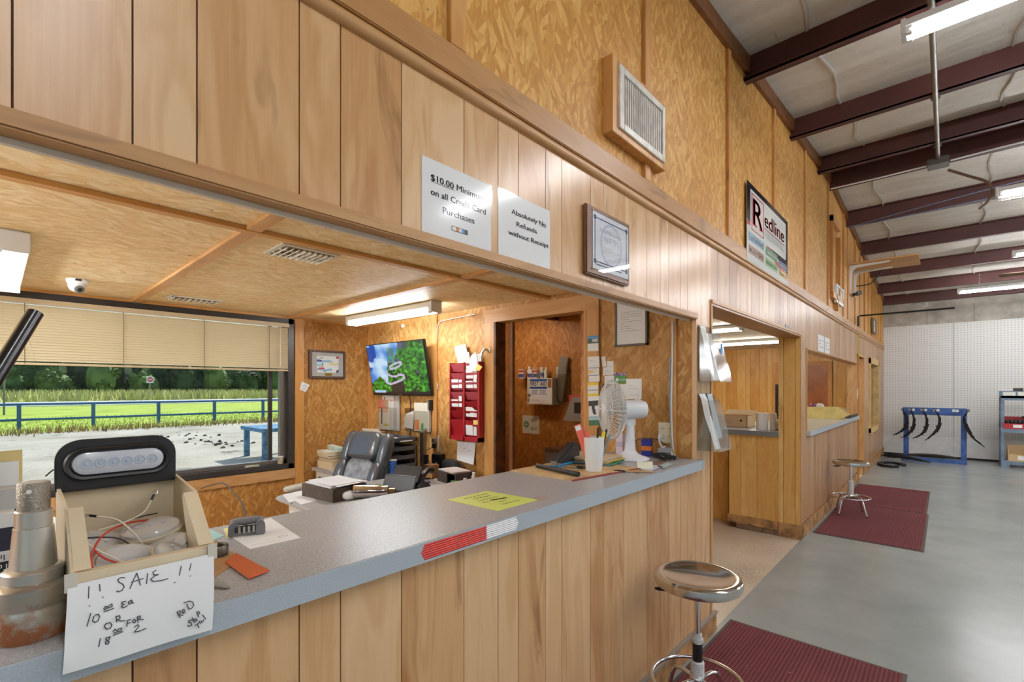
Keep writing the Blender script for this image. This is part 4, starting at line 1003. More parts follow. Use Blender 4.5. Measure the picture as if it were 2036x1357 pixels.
def pen(name, label, cat, x, y, tilt, az, L, r, m, flat_=None, cap=None):
    t = thing(name, label, cat, (-.215 + x, 2.055 + y, ZP + .016), 0, None, (0, tilt, az))
    if flat_: rbox(-flat_[0]/2, flat_[0]/2, -flat_[1]/2, flat_[1]/2, 0, L).build('body', m, t, bevel=.001)
    else:
        MB().tube([(0,0,0), (0,0,L*.75)], r, 8).build('barrel', m, t, smooth=True); MB().tube([(0,0,L*.75), (0,0,L)], r*1.12, 8).build('cap', cap or m, t, smooth=True)
    return t
CORAL = mat('coral_card', (236, 112, 92), .55)
for i, (x, y, ti, l) in enumerate(((-.004, -.012, -.33, .232), (-.016, .004, -.25, .21), (.006, -.004, -.22, .19))):
    pen('coral_ruler', ('long coral strip ruler with a white label end in the pen cup', 'coral strip ruler behind the labelled one in the pen cup', 'short coral strip ruler at the front of the pen cup')[i], 'ruler', x, y, ti, .75, l, 0, CORAL, (.034 - i*.006, .0025))
    if i == 0: rbox(-.014, .014, -.0017, -.0014, l - .03, l - .006).build('white_label', PAPER, bpy.data.objects['coral_ruler'])
pen('highlighter', 'yellow highlighter standing in the pen cup', 'pen', .012, .014, .2, 1.0, .185, .008, mat('hi_yellow', (226, 220, 60), .4))
pen('ballpoint_pen', 'black capped pen standing upright in the pen cup', 'pen', .004, .012, .06, 1, .205, .005, BLACK); pen('ballpoint_pen', 'blue pen at the left rim of the pen cup', 'pen', -.02, -.016, -.1, .9, .18, .0045, mat('pen_b', (40, 90, 160), .4))
pen('ballpoint_pen', 'grey blue pen leaning out of the pen cup', 'pen', .022, .018, .32, .9, .178, .0045, mat('pen_g', (110, 150, 170), .4)); pen('ballpoint_pen', 'dark pen with clip behind the highlighter', 'pen', .01, .022, .26, 1.1, .2, .005, INK)
# folder pile
R = random.Random(5); stackz = ZP
PL = ('bottom blue folder of the pile beside the fan', 'green folder in the pile beside the fan', 'pink paper layer in the folder pile', 'yellow edged folder in the pile beside the fan', 'tan folder near the top of the pile', 'top manila folder of the pile beside the fan')
for i, c in enumerate(((60, 130, 190), (70, 140, 90), (214, 170, 160), (222, 200, 90), (212, 186, 146), (206, 180, 144))):
    h = (.005, .005, .006, .006, .007, .009)[i]; cx, cy = -.40 + R.uniform(-.015, .015), 2.31 + R.uniform(-.015, .015)
    t = thing('paper_folder', PL[i], 'folder', (cx, cy, stackz), .15 + R.uniform(-.12, .12), 'folders piled beside the fan')
    rbox(-.15, .15, -.115, .115, 0, h * .3).build('back_cover', mat('folder%d' % i, c, .6), t)
    rbox(-.145, .145, -.110, .110, h*.3, h*.7).build('papers', PAPER, t); rbox(-.15, .15, -.115, .113, h*.7, h).build('front_cover', mat('folder%d' % i, c, .6), t)
    stackz += h
# desk fan
az = math.atan2(-.79, -.614)
fn = thing('desk_fan', 'white desk fan with wire grille turned towards the office', 'fan', (-.30, 2.585, ZT), az)
FW = mat('fan_white', (234, 234, 238), .3)
MB().lathe([(.112, 0), (.115, .004), (.108, .012), (.075, .022), (.05, .034), (.036, .05), (0, .052)], 40).build('base', FW, fn, smooth=True)
MB().tube([(0,0,.04), (0,0,.10), (0,0,.22)], [.034, .030, .024], 20).build('column', FW, fn, smooth=True)
rbox(-.03, .03, -.02, .02, .20, .245).build('neck', FW, fn, bevel=.006)
MB().lathe([(.007, 0), (.007, .004), (0, .005)], 12, (0, -.024, .215), Matrix.Rotation(math.pi/2, 3, 'X')).build('neck_bolt', STEEL, fn)
My = Matrix.Rotation(math.pi/2, 3, 'Y'); ZH = .298
MB().lathe([(0, -.105), (.03, -.104), (.048, -.095), (.055, -.075), (.057, .02), (.055, .05), (.045, .054)], 32, (0, 0, ZH), My).build('motor_housing', FW, fn, smooth=True)
MB().tube([(-.06, 0, ZH + .05), (-.06, 0, ZH + .075)], .006, 10).build('knob', FW, fn, smooth=True)
b = MB()
for k in range(8):
    for j in range(3): b.obox((-.098 + .0*k, (k - 3.5)*.010, ZH + (j - 1)*.014), (.004, .004, .009))
b.build('vent_slots', mat('slot_grey', (120, 120, 126), .6), fn)
WIRE = mat('fan_wire', (232, 231, 230), .35)
def cage(sign, name):
    b = MB(); RR = .176
    prof = [(.03, .052 * sign), (.09, .047 * sign), (.14, .036 * sign), (.166, .018 * sign), (RR, 0)]
    for k in range(44):
        a = 2*math.pi*k/44; b.tube([(.115 + d, r*math.cos(a), ZH + r*math.sin(a)) for r, d in prof], .0019, 4, False)
    for r, d in ((RR, 0), (.12, .042*sign), (.03, .052*sign)):
        b.tube([(.115 + d, r*math.cos(2*math.pi*k/40), ZH + r*math.sin(2*math.pi*k/40)) for k in range(41)], .0022 if r < .17 else .004, 6, False)
    for a in (0, math.pi/2, math.pi, -math.pi/2):
        b.tube([(.115 + d*1.05, r*math.cos(a), ZH + r*math.sin(a)) for r, d in prof], .003, 5, False)
    return b.build(name, WIRE, fn, smooth=True)
cage(1, 'front_grille'); cage(-1, 'rear_grille')
MB().lathe([(.034, .150), (.034, .170), (.028, .174), (0, .175)], 24, (0,0,ZH), My).build('grille_badge', FW, fn, smooth=True)
for k in range(3):
    b = MB(); vs = []; a0 = 2*math.pi*k/3
    for i in range(6):
        r = .025 + .125*i/5
        for j in range(5):
            a = a0 + (j/4 - .5) * (1.0 + .5*math.sin(math.pi*i/5)); vs.append((.115 + .018*(j/4 - .5)*2, r*math.cos(a), ZH + r*math.sin(a)))
    b.add(vs, [(i*5+j, i*5+j+1, (i+1)*5+j+1, (i+1)*5+j) for i in range(5) for j in range(4)]); b.build('blade', mat('fan_blade', (206, 204, 206), .3), fn, smooth=True)
MB().lathe([(.026, .095), (.026, .135), (.018, .142), (0, .143)], 20, (0,0,ZH), My).build('hub', FW, fn, smooth=True)
# small boxes and cables behind the fan
def carton(name, label, loc, sz, cols, rz=0, cat='box'):
    t = thing(name, label, cat, loc, rz); a, c, h = sz
    rbox(-a/2, a/2, -c/2, c/2, 0, h).build('carton', cols[0], t, bevel=.001)
    rbox(-a/2 - .0006, a/2 + .0006, -c/2 - .0006, c/2 + .0006, h*.35, h*.62).build('printed_band', cols[1], t)
    rbox(-a/2 + .004, a/2 - .004, -c/2 + .004, c/2 - .004, h, h + .0006).build('lid_flap', cols[0], t); return t
carton('tissue_box', 'tall pale pink box standing behind the fan grille', (-.46, 2.76, ZT), (.05, .05, .13), (mat('pink_white', (232, 216, 224), .5), mat('lilac', (206, 190, 210), .5)))
carton('spark_plug_box', 'blue and orange small parts box behind the fan column', (-.285, 2.775, ZT), (.06, .06, .105), (mat('box_blue', (40, 46, 140), .5), mat('box_orange', (226, 120, 40), .5)), .3)
carton('adapter_box', 'small grey adapter box beside the wall outlet', (-.165, 2.775, ZT), (.075, .05, .06), (mat('adapter_grey', (150, 152, 154), .5), mat('adapter_dark', (110, 112, 114), .5)))
cb = thing('coiled_cable', 'coiled black cable heaped by the fan base', 'cable', (-.13, 2.68, ZT))
pts = []
for k in range(70):
    a = k * .42; r = .045 + .012*math.sin(k*1.7); pts.append((r*1.3*math.cos(a), r*math.sin(a)*.8, .006 + .0004*k + .004*math.sin(k*.9)))
MB().tube(pts, .0032, 6).build('coil', WB, cb, smooth=True)
wire('extension_cable', 'white power cord dropping from the wall outlet in loops', [(-.205, YB - .012, 1.275), (-.21, YB - .06, 1.262), (-.19, YB - .07, 1.20), (-.13, YB - .06, 1.165), (-.155, YB - .1, 1.139), (-.2, YB - .09, 1.16), (-.17, YB - .05, 1.2), (-.12, YB - .08, 1.15), (-.2, YB - .15, 1.137)], .0045, mat('cord_white', (232, 232, 232), .4), cat='cord')
wire('yellow_cable', 'thin yellow cable hanging beside the wall outlet', [(-.135, YB - .03, 1.45), (-.15, YB - .03, 1.32), (-.16, YB - .03, 1.24), (-.10, YB - .05, 1.136)], .0025, mat('cable_yellow', (226, 196, 50), .5), cat='cable')
wire('white_conduit_cable', 'white cable running down the stud above the outlet', [(-.135, YB - .032, 1.97), (-.137, YB - .032, 1.7), (-.142, YB - .034, 1.45), (-.132, YB - .034, 1.2), (-.11, YB - .05, 1.137)], .006, mat('cord_white2', (222, 222, 220), .4), cat='cable')
wire('grey_cable', 'grey cable beside the white one on the stud', [(-.150, YB - .03, 1.75), (-.156, YB - .03, 1.5), (-.144, YB - .03, 1.3), (-.13, YB - .05, 1.137)], .005, mat('cord_grey', (150, 156, 166), .5), cat='cable')
wire('signal_cable', 'thin black cord arching over the small boxes by the wall', [(-.40, YB - .03, 1.21), (-.32, YB - .04, 1.24), (-.22, YB - .05, 1.235), (-.14, YB - .06, 1.18), (-.12, YB - .1, 1.137)], .0025, WB, cat='cord')
# flat cards, tag and bits near the counter end
flat('sample_strip', 'long brown sample strip lying across the counter end', 'strip', ((1250, 936), (1330, 908), (1345, 911), (1268, 941)), m=mat('strip_brown', (128, 100, 84), .5), th=.003)
flat('business_card', 'pale lilac card lying on the counter end', 'card', ((1275, 934), (1300, 925), (1318, 928), (1292, 938)), ZT + .0035, mat('lilac_card', (206, 204, 220), .5)); flat('business_card', 'grey green card beside the lilac one on the counter', 'card', ((1306, 928), (1325, 920), (1340, 923), (1320, 931)), ZT + .0035, mat('greygreen_card', (176, 190, 186), .5))
tent = thing('tent_card', 'folded cream tent card standing near the counter end', 'card', (-.075, 2.33, ZT), .5)
MB().hexa([(-.04,-.03,0), (.04,-.03,0), (.04,-.028,0), (-.04,-.028,0), (-.04,-.001,.038), (.04,-.001,.038), (.04,.001,.038), (-.04,.001,.038)]).build('front_face', mat('cream_card', (240, 236, 210), .5), tent)
MB().hexa([(-.04,.028,0), (.04,.028,0), (.04,.03,0), (-.04,.03,0), (-.04,-.001,.038), (.04,-.001,.038), (.04,.001,.038), (-.04,.001,.038)]).build('back_face', MATS['cream_card'], tent)
q = PZ(1232, 939, ZT); kf = thing('spatula', 'small tool with a black oval end and wooden handle on the counter', 'tool', (q.x, q.y, ZT), .35)
MB().sq((0, 0, .005), (.032, .016, .005), .7, 1).build('oval_head', BLACK, kf, smooth=True); MB().tube([(.025, 0, .006), (.16, .03, .006)], .005, 8).build('handle', mat('wood_handle', (196, 158, 110), .5), kf, smooth=True)

# ================================================================ ON THE MAIN WALL
def psign(name, label, u0, v0, u1, lines, extra=None):
    y0, y1 = PX(u0, v0, 0).y, PX(u1, v0, 0).y; z1 = PX(u0, v0, 0).z; z0 = z1 - .223
    t = thing(name, label, 'sign', (0, 0, 0)); rbox(.0005, .0015, y0, y1, z0, z1).build('sheet', PAPER, t)
    rbox(.0030, .0034, y0 - .004, y1 + .004, z0 - .004, z1 + .004).build('laminate', glassmat('laminate_film', (255, 255, 255), 0.0, rough=.12) if 'laminate_film' not in MATS else MATS['laminate_film'], t)
    yc = (y0 + y1) / 2
    for s_, dy, z, h, w_ in lines: text(s_, (.0022, yc + dy, z1 - z), (0,1,0), (0,0,1), h, INK, t, w_, bold=.0006)
    if extra: extra(t, y0, y1, z0, z1, yc)
    return t
def ex1(t, y0, y1, z0, z1, yc):
    rbox(.002, .0022, yc - .108, yc - .02, z1 - .0655, z1 - .0642).build('underline', INK, t)
    cw = .062; yl = yc - .028
    rbox(.0018, .0021, yl - .0015, yl + cw + .0015, z0 + .034, z0 + .049).build('logo_border', INK, t)
    for k, c in enumerate(((240, 238, 226), (226, 130, 40), (226, 226, 240), (70, 160, 220), (90, 84, 80))):
        ws = (.017, .010, .015, .010, .010); a = yl + sum(ws[:k]); rbox(.0021, .0024, a + .0006, a + ws[k] - .0006, z0 + .0355, z0 + .0475).build('card_logo', mat('logo%d' % k, c, .5), t)
psign('minimum_sign', 'laminated white sign about a ten dollar card minimum', 838, 308, 976, (('$10.00 Minimum', 0, .054, .0185, .215), ('on all Credit Card', .003, .096, .0185, .222), ('Purchases', .0, .138, .0185, .128)), ex1)
psign('refund_sign', 'laminated white sign about no refunds without receipt', 990, 374, 1093, (('Absolutely No', .02, .061, .0165, .19), ('Refunds', .006, .098, .0165, .11), ('without Receipt', .02, .136, .0165, .22)), lambda t, y0, y1, z0, z1, yc: rbox(.002, .0022, yc + .078, yc + .116, z1 - .0715, z1 - .0705).build('underline', INK, t))
# certificate plaque
y0, y1, z1, z0 = 1.631, 1.991, 2.32, 2.032
pq = thing('certificate_plaque', 'wooden plaque with a blue bordered certificate under clear plastic', 'plaque', (0, 0, 0))
rbox(0, .022, y0, y1, z0, z1).build('wood_board', mat('walnut', (122, 84, 58), .4, var=.12), pq, bevel=.006)
a, c, e, f = y0 + .045, y1 - .02, z0 + .028, z1 - .022
rbox(.022, .0235, a, c, e, f).build('certificate', mat('pale_blue_sheet', (222, 226, 234), .5), pq)
NB_ = mat('navy_border', (40, 52, 100), .5)
for (p, q, r, s) in ((a+.014, a+.018, e+.03, f-.02), (c-.018, c-.014, e+.03, f-.02), (a+.014, c-.014, f-.024, f-.02), (a+.014, c-.014, e+.03, e+.034), (a+.02, c-.06, e+.018, e+.022)): rbox(.0236, .0242, p, q, r, s).build('border_line', NB_, pq)
for p, r in ((a+.016, f-.022), (c-.016, f-.022), (a+.016, e+.032), (c-.016, e+.032)): rbox(.0236, .0244, p-.009, p+.009, r-.009, r+.009).build('corner_ornament', NB_, pq)
yc, zc = (a + c)/2, (e + f)/2
for r0, r1, cl in ((.078, .09, (196, 202, 220)), (.064, .067, (206, 206, 216))):
    b = MB(); n = 40; vs = [(.0238, yc + r*math.cos(2*math.pi*k/n), zc + r*1.05*math.sin(2*math.pi*k/n)) for r in (r0, r1) for k in range(n)]
    b.add(vs, [(k, (k+1) % n, n + (k+1) % n, n + k) for k in range(n)]); b.build('seal_ring', mat('seal%d' % int(r0*1000), cl, .6), pq)
text('NATM', (.0244, yc, zc + .018), (0,1,0), (0,0,1), .026, mat('seal_text', (184, 192, 214), .6), pq, .11)
lines_on(pq, (.0246, a + .06, zc - .01), (0, .16, 0), (0, 0, -.03), 3, h=.002, m=mat('tan_print', (206, 190, 170), .6)); lines_on(pq, (.0246, a + .05, zc + .062), (0, .19, 0), (0, 0, -.016), 2, h=.0018)
for p, r in ((a-.004, f+.004), (c+.003, f+.003), (a-.004, e-.003), (c+.003, e-.003)): MB().sq((.0245, p, r), (.003, .004, .004), 1, 1, 8, 6).build('brass_pin', mat('brass', (214, 180, 90), .3, 1), pq, smooth=True)
rbox(.0266, .0276, a - .008, c + .008, e - .008, f + .008).build('clear_cover', glassmat('clear_cover', (255, 255, 255), 0.01), pq)
# wall vent grille
y0, y1, z0, z1 = 1.789, 2.309, 2.665, 3.0
vg = thing('vent_grille', 'white slatted air grille in a timber frame on the upper wall', 'vent', (0, 0, 0))
for (a, c, e, f) in ((y0, y0+.05, z0, z1), (y1-.03, y1, z0, z1), (y0+.05, y1-.03, z1-.03, z1), (y0+.05, y1-.03, z0, z0+.035)): rbox(0, .05, a, c, e, f).build('timber_frame', PINE, vg, bevel=.002)
WV = mat('vent_white', (214, 208, 196), .4, var=.1, vscale=20); a0, a1, e0, e1 = y0+.045, y1-.025, z0+.03, z1-.025
for (a, c, e, f) in ((a0, a0+.04, e0, e1), (a1-.028, a1, e0, e1), (a0+.04, a1-.028, e1-.032, e1), (a0+.04, a1-.028, e0, e0+.032)): rbox(.045, .060, a, c, e, f).build('vent_frame', WV, vg, bevel=.002)
rbox(.01, .02, a0, a1, e0, e1).build('vent_back', mat('vent_dark', (70, 56, 40), .8), vg)
ns = 19
for k in range(ns):
    yy = a0 + .05 + (a1 - a0 - .088) * k / (ns - 1)
    MB().obox((.045, yy, (e0+e1)/2), (.016, .008, e1 - e0 - .06), (0, 0, -.35)).build('louvre', WV, vg)
# brand poster
y0, y1 = 3.747, 4.966; zb0, zt0 = 2.53, 3.10
po = thing('parts_poster', 'glossy trailer parts poster with a big red letter on white', 'poster', (0, 0, 0))
rbox(.0185, .0205, y0, y1, zb0 - .02, zt0).build('sheet', mat('poster_white', (226, 226, 222), .2), po)
W_, H_ = y1 - y0, zt0 - zb0 + .02
def pb(n, s0, s1, t0, t1, m, x=.0210): return rbox(x - .0005, x, y0 + s0*W_, y0 + s1*W_, zb0 - .02 + t0*H_, zb0 - .02 + t1*H_).build(n, m, po)
KB = mat('poster_black', (26, 26, 32), .2); PR = mat('poster_red', (186, 36, 36), .3); PWH = mat('poster_panel', (232, 232, 226), .2)
pl_ = [(0, 1), (0, .52), (.25, .42), (.55, .36), (.8, .28), (1, .16), (1, 1)]
MB().prism(pl_, .0206, .0210, lambda s, t, d: (d, y0 + s*W_, zb0 - .02 + t*H_)).build('black_field', KB, po)
def wave(off): return [(s, .50 - off - .30*s*s*.6 - .14*s + .05*math.sin(s*6)) for s in [k/16 for k in range(17)]]
b = MB(); up, lo = wave(0), [(s, t - .05 - .06*s) for s, t in wave(0)]
b.add([(.0214, y0 + s*W_, zb0 - .02 + t*H_) for s, t in up + lo], [(k, k+1, 17+k+1, 17+k) for k in range(16)]); b.build('red_swoosh', PR, po)
b = MB(); lo2 = [(s, 0.02) for s, t in lo]; b.add([(.0213, y0 + s*W_, zb0 - .02 + t*H_) for s, t in lo + lo2], [(k, k+1, 17+k+1, 17+k) for k in range(16)]); b.build('white_field', MATS['poster_white'], po)
pb('logo_panel', .07, .94, .37, .93, PWH, .0218)
for (s0, s1, t0, t1) in ((.09, .36, .88, .895), (.09, .36, .42, .435), (.09, .105, .42, .895), (.345, .36, .42, .895)): pb('logo_frame', s0, s1, t0, t1, PR, .0222)
P = lambda s, t, x=.0228: (x, y0 + s*W_, zb0 - .02 + t*H_)
ey_, ez_ = (0,1,0), (0,0,1)
text('R', P(.225, .655), ey_, ez_, .20, PR, po, .25, bold=.012); rb = MB()
for s0, s1, t0, t1 in ((.115, .205, .495, .525), (.255, .335, .495, .525), (.115, .19, .80, .825)): pb('letter_serif', s0, s1, t0, t1, PR, .0226)
text('edline', P(.63, .70), ey_, ez_, .115, PR, po, .62, bold=.006); pb('logo_rule', .37, .91, .575, .59, PR, .0222)
text('TRAILER REPAIR PARTS', P(.64, .515), ey_, ez_, .07, mat('poster_grey', (150, 150, 152), .4), po, .62)
for s0, s1, t0, t1, c, tx in ((.03, .36, .26, .37, (110, 150, 170), 'Jacks/Couplers'), (.40, .70, .235, .345, (80, 140, 90), 'Towing Accessories'), (.74, .97, .20, .30, (60, 90, 130), 'Running Gear'), (.03, .36, .10, .21, (150, 110, 84), 'Brake Parts'), (.40, .70, .085, .195, (110, 160, 80), 'Hardware'), (.74, .97, .06, .165, (200, 170, 60), 'Electrical')):
    pb('category_block', s0, s1, t0, t1, mat('blk' + tx[:4], c, .3), .0222); text(tx, P((s0+s1)/2, (t0+t1)/2), ey_, ez_, .034, WHITE, po, (s1 - s0)*W_*.86, bold=.002)
# small plate, two notes and framed pictures further along
pl_ = thing('name_plate', 'small engraved metal plate over the passage', 'plate', (0,0,0)); rbox(.0, .004, 4.96, 5.20, 2.12, 2.155).build('plate', mat('plate_alu', (160, 156, 146), .4, .6), pl_); lines_on(pl_, (.0045, 4.98, 2.148), (0, .2, 0), (0,0,-.022), 2, h=.006, m=mat('plate_ink', (90, 88, 84), .5))
for y0, y1, l in ((6.50, 6.85, 'white printed notice above the second service window, next to the passage'), (6.90, 7.24, 'white printed notice beside its twin above the second window')):
    t = thing('paper_notice', l, 'notice', (0,0,0)); rbox(.0005, .003, y0, y1, 1.995, 2.19).build('sheet', PAPER, t)
    for z in (2.14, 2.10, 2.06): lines_on(t, (.0035, y0 + .05, z), (0, y1 - y0 - .1, 0), (0,0,-.02), 1, h=.008, m=GREYINK, seed=int(z*100))
for y0, y1, z0, z1, l in ((7.45, 8.02, 2.69, 2.93, 'white framed certificate on the upper wall above the second window'), (11.7, 12.25, 2.66, 2.95, 'framed picture on the upper wall near the far corner')):
    t = thing('wall_picture', l, 'picture', (0,0,0))
    for (a, c, e, f) in ((y0, y0+.05, z0, z1), (y1-.05, y1, z0, z1), (y0+.05, y1-.05, z1-.03, z1), (y0+.05, y1-.05, z0, z0+.03)): rbox(.018, .05, a, c, e, f).build('frame', WHITE if y0 < 9 else mat('grey_frame', (120, 110, 96), .5), t)
    rbox(.018, .035, y0+.05, y1-.05, z0+.03, z1-.03).build('print', mat('pic_paper', (206, 200, 184), .5), t); lines_on(t, (.036, y0+.1, z1-.06), (0, y1-y0-.2, 0), (0,0,-(z1-z0-.12)), 4, h=.008)
# plywood shelf on white brackets with a camera below
ys = 9.0
sh = thing('wall_shelf', 'plywood shelf on two white brackets high on the wall', 'shelf', (0,0,0))
zs = 3.42
rbox(.02, .82, ys - .30, ys + .42, zs, zs + .02).build('board', planks('ply', (198, 148, 88), (166, 112, 60), (214, 172, 114), .5, .1, 'X'), sh)
for y in (ys - .2, ys + .25):
    b = MB().prism([(.02, zs), (.50, zs), (.50, zs - .02), (.10, zs - .04), (.055, zs - .09), (.04, zs - .42), (.02, zs - .42)], y - .02, y + .02, lambda a, c, d: (a, d, c)); b.build('bracket', WHITE, sh)
bc = thing('bullet_camera', 'black bullet security camera below the plywood shelf', 'camera', (.018, 9.15, 3.03))
MB().lathe([(.03, 0), (.03, .015)], 16, (0,0,0), My).build('mount', BLACK, bc); MB().tube([(.012,0,0), (.06,-.02,0), (.08,-.04,.01)], .012, 8).build('arm', BLACK, bc); MB().tube([(.05,.05,.02), (.10,-.14,.0)], .035, 14).build('body', mat('cam_black', (26, 26, 28), .35), bc, smooth=True); MB().tube([(.0995,-.138,.0005), (.1035,-.152,-.001)], .022, 14).build('lens', mat('cam_lens', (120, 124, 136), .1, .5), bc, smooth=True)
wire('shelf_cable', 'black cable trailing from the plywood shelf', [(.018, 9.3, 3.2), (.1, 9.32, 3.19), (.25, 9.3, 3.22), (.4, 9.3, 3.42)], .008, WB, cat='cable')
dv = thing('network_box', 'small black device with stub antennas on the plywood shelf', 'device', (.45, ys + .1, zs + .02)); rbox(-.25, .2, -.1, .1, 0, .03).build('case', BLACK, dv); 
for k in range(3): MB().tube([(-.2 + .18*k, .0, .03), (-.18 + .18*k, .0, .06)], .01, 6).build('antenna', BLACK, dv)
pa = thing('bracket_pipe', 'thin black pipe arm reaching out from the upper wall', 'pipe', (0,0,0)); q = PX(1703, 650, .02)
MB().tube([(.022, 9.75, 2.59), (.022, 9.75, 2.76), (.06, 9.75, 2.765), (1.2, 9.75, 2.765)], .014, 8).build('pipe', BLACK, pa, smooth=True); MB().lathe([(.03, 0), (.03, .01)], 12, (.02, 9.75, 2.62), My).build('flange', BLACK, pa)
tag(wire('yellow_rope', 'yellow cord hanging down beside the second service window', [(.02, 9.80, 2.5), (.03, 9.80, 2.3), (.02, 9.80, 2.06)], .008, MATS['cable_yellow'], cat='cord'), 'yellow cord hanging down beside the second service window', 'cord')
sw = thing('light_switch', 'white switch plate on the panelled post by the far doorway', 'switch', (0,0,0)); rbox(0, .006, 9.78, 9.86, 1.38, 1.55).build('plate', WHITE, sw, bevel=.002); rbox(.006, .014, 9.81, 9.83, 1.45, 1.48).build('toggle', WHITE, sw)
# acrylic brochure holders on the post
def holder(name, label, z0, y0, papers):
    t = thing(name, label, 'holder', (0, y0, z0)); wd, h = .215, .30
    for s in (0, wd): MB().prism([(0, 0), (.13, 0), (.10, .03), (.055, .30), (.003, .34), (0, .34)], s - .0015, s + .0015, lambda a, c, d: (a, d, c)).build('side_panel', ACRYL, t)
    rbox(0, .003, 0, wd, 0, .345).build('back_panel', ACRYL, t); rbox(0, .13, 0, wd, 0, .003).build('bottom_panel', ACRYL, t)
    MB().hexa([(.13, 0, 0), (.1335, 0, 0), (.1335, wd, 0), (.13, wd, 0), (.055, 0, .30), (.0585, 0, .30), (.0585, wd, .30), (.055, wd, .30)]).build('front_panel', ACRYL, t)
    return t
h1 = holder('brochure_holder', 'clear acrylic brochure holder with a blue label on the post', 1.598, 2.86, None); h2 = holder('brochure_holder', 'clear acrylic brochure holder with bent papers lower on the post', 1.185, 2.86, None)
rbox(.088, .0905, .13, .165, .17, .235).build('blue_label', mat('label_blue', (50, 140, 200), .4), h1)
def leaflet(label, z, y, pts, m=PAPER):
    b = MB(); w0, w1 = y; o_ = len(b.v)
    for s, c in pts: b.v += [(s, w0, c), (s, w1, c)]
    b.f += [(2*k, 2*k+1, 2*k+3, 2*k+2) for k in range(len(pts) - 1)]
    o = b.build('leaflet', m); o.location = (0, 2.86, z); return tag(o, label, 'leaflet')
leaflet('stiff white leaflet standing in the upper brochure holder', 1.602, (.006, .09), [(.09, .004), (.05, .15), (.012, .335)]); leaflet('grey leaflet behind the blue label in the upper holder', 1.602, (.095, .2), [(.06, .004), (.03, .2), (.008, .30)], mat('grey_leaf', (206, 206, 202), .4))
leaflet('bent white leaflet slumped in the lower brochure holder', 1.19, (.006, .105), [(.10, .004), (.075, .1), (.04, .2), (.02, .30), (.005, .335)]); leaflet('grey catalogue page in the lower brochure holder', 1.19, (.12, .20), [(.08, .06), (.045, .2), (.012, .335)], mat('blue_grey_leaf', (170, 186, 200), .4))

# ================================================================ OFFICE INTERIOR
from mathutils import noise as mnoise
def nz(x, y, s=1, o=0): return mnoise.noise(Vector((x*s + o, y*s - o, o*.7)))
# wall mounted screen
tv = thing('wall_screen', 'flat wall mounted screen tilted forward showing a mountain road', 'screen', (0,0,0))
YT = 2.79
xl, xr = PY(743, 788, YT).x, PY(858, 786, YT).x; zb_ = PY(800, 787, YT).z
ytp = PX(727, 687, xl).y; ytp2 = PX(841, 674, xr).y; yt = (ytp + ytp2) / 2; zt_ = (PX(727, 687, xl).z + PX(841, 674, xr).z) / 2
bl0, br0 = Vector((xl, YT, zb_)), Vector((xr, YT, zb_)); tl0 = Vector((xl, yt, zt_)); up_ = tl0 - bl0; exv = br0 - bl0; nn_ = exv.cross(up_).normalized()
MB().hexa([bl0 - nn_*.03, br0 - nn_*.03, br0, bl0, bl0 + up_ - nn_*.03, br0 + up_ - nn_*.03, br0 + up_, bl0 + up_]).build('case', mat('tv_black', (18, 18, 20), .3), tv, bevel=.004)
def tvst(x, y):          # point in the photograph's screen -> (s, t)
    sx_, t = .5, .5
    for _ in range(12):
        t = (860 - y) / (860 - (185 - 93*sx_)); sx_ = (x - (300 - 122*t)) / (764 + 11*(1 - t))
    return sx_, t
ROADS = [[(540,500),(530,480),(560,450),(620,420),(685,405),(692,430),(660,465),(600,495),(545,505)], [(490,540),(505,580),(560,608),(620,610),(680,582),(725,590),(738,625),(710,655),(640,688),(560,718),(500,710),(470,670),(475,635)]]
ROADS = [[tvst(*p) for p in r] for r in ROADS]
def rdist(s, t):
    best = 9
    for r in ROADS:
        for (ax, ay), (bx_, by_) in zip(r, r[1:]):
            dx, dy = bx_ - ax, by_ - ay; q = max(0, min(1, ((s-ax)*dx + (t-ay)*dy) / (dx*dx + dy*dy + 1e-9))); best = min(best, math.hypot((s-ax-q*dx)*1.7, t-ay-q*dy))
    return best
def sky_(s, t):
    n = nz(s, t, 4, 1) + .6*nz(s, t, 9, 2); k = max(0, min(1, .5 + n)); c = [60 + 130*k, 120 + 95*k, 205 + 30*k]
    if s < .16 and t > .45 + s*1.2 and k < .6: c = [24, 74, 160]
    g = nz(s, t, 22, 5) + .6*nz(s, t, 48, 6); gr = [40 + 70*max(0, g), 120 + 90*g, 26 + 24*g]; dk_ = [30, 52, 30]
    rock = [84, 92, 118] if nz(s, t, 14, 9) > 0 else [58, 74, 70]
    if abs(s - .44) < .10*(1.15 - t) + .03 and t < .92: c = [60 + 50*k, 130 + 40*g, 120] if t > .62 else gr
    if s > .53 + .05*math.sin(t*8): c = gr if nz(s, t, 6, 4) > -.18 else rock
    if .33 < s < .66 and t < .62 - abs(s - .5)*.5: c = gr if g > -.05 else dk_
    if s < .40 and t < .36 - .9*abs(s - .17): c = gr
    if .36 < s < .62 and t < .26 - .2*abs(s - .5): c = [48, 40, 36]
    if s > .60 and t < .40: c = gr if g > -.2 else dk_
    if rdist(s, t) < .022: c = [186, 178, 204]
    if t < .05: c = [30, 28, 28]
    if .03 < s < .25 and .02 < t < .075: c = [168, 196, 232]
    return c
mg_ = .012
picture('screen_image', bl0 + nn_*.0012 + exv*mg_ + up_*.03, exv*(1-2*mg_), up_*.955, 150, 84, sky_, tv, SCREEN)
pz0 = bl0 + exv*.5 + up_*.012 + nn_*.001
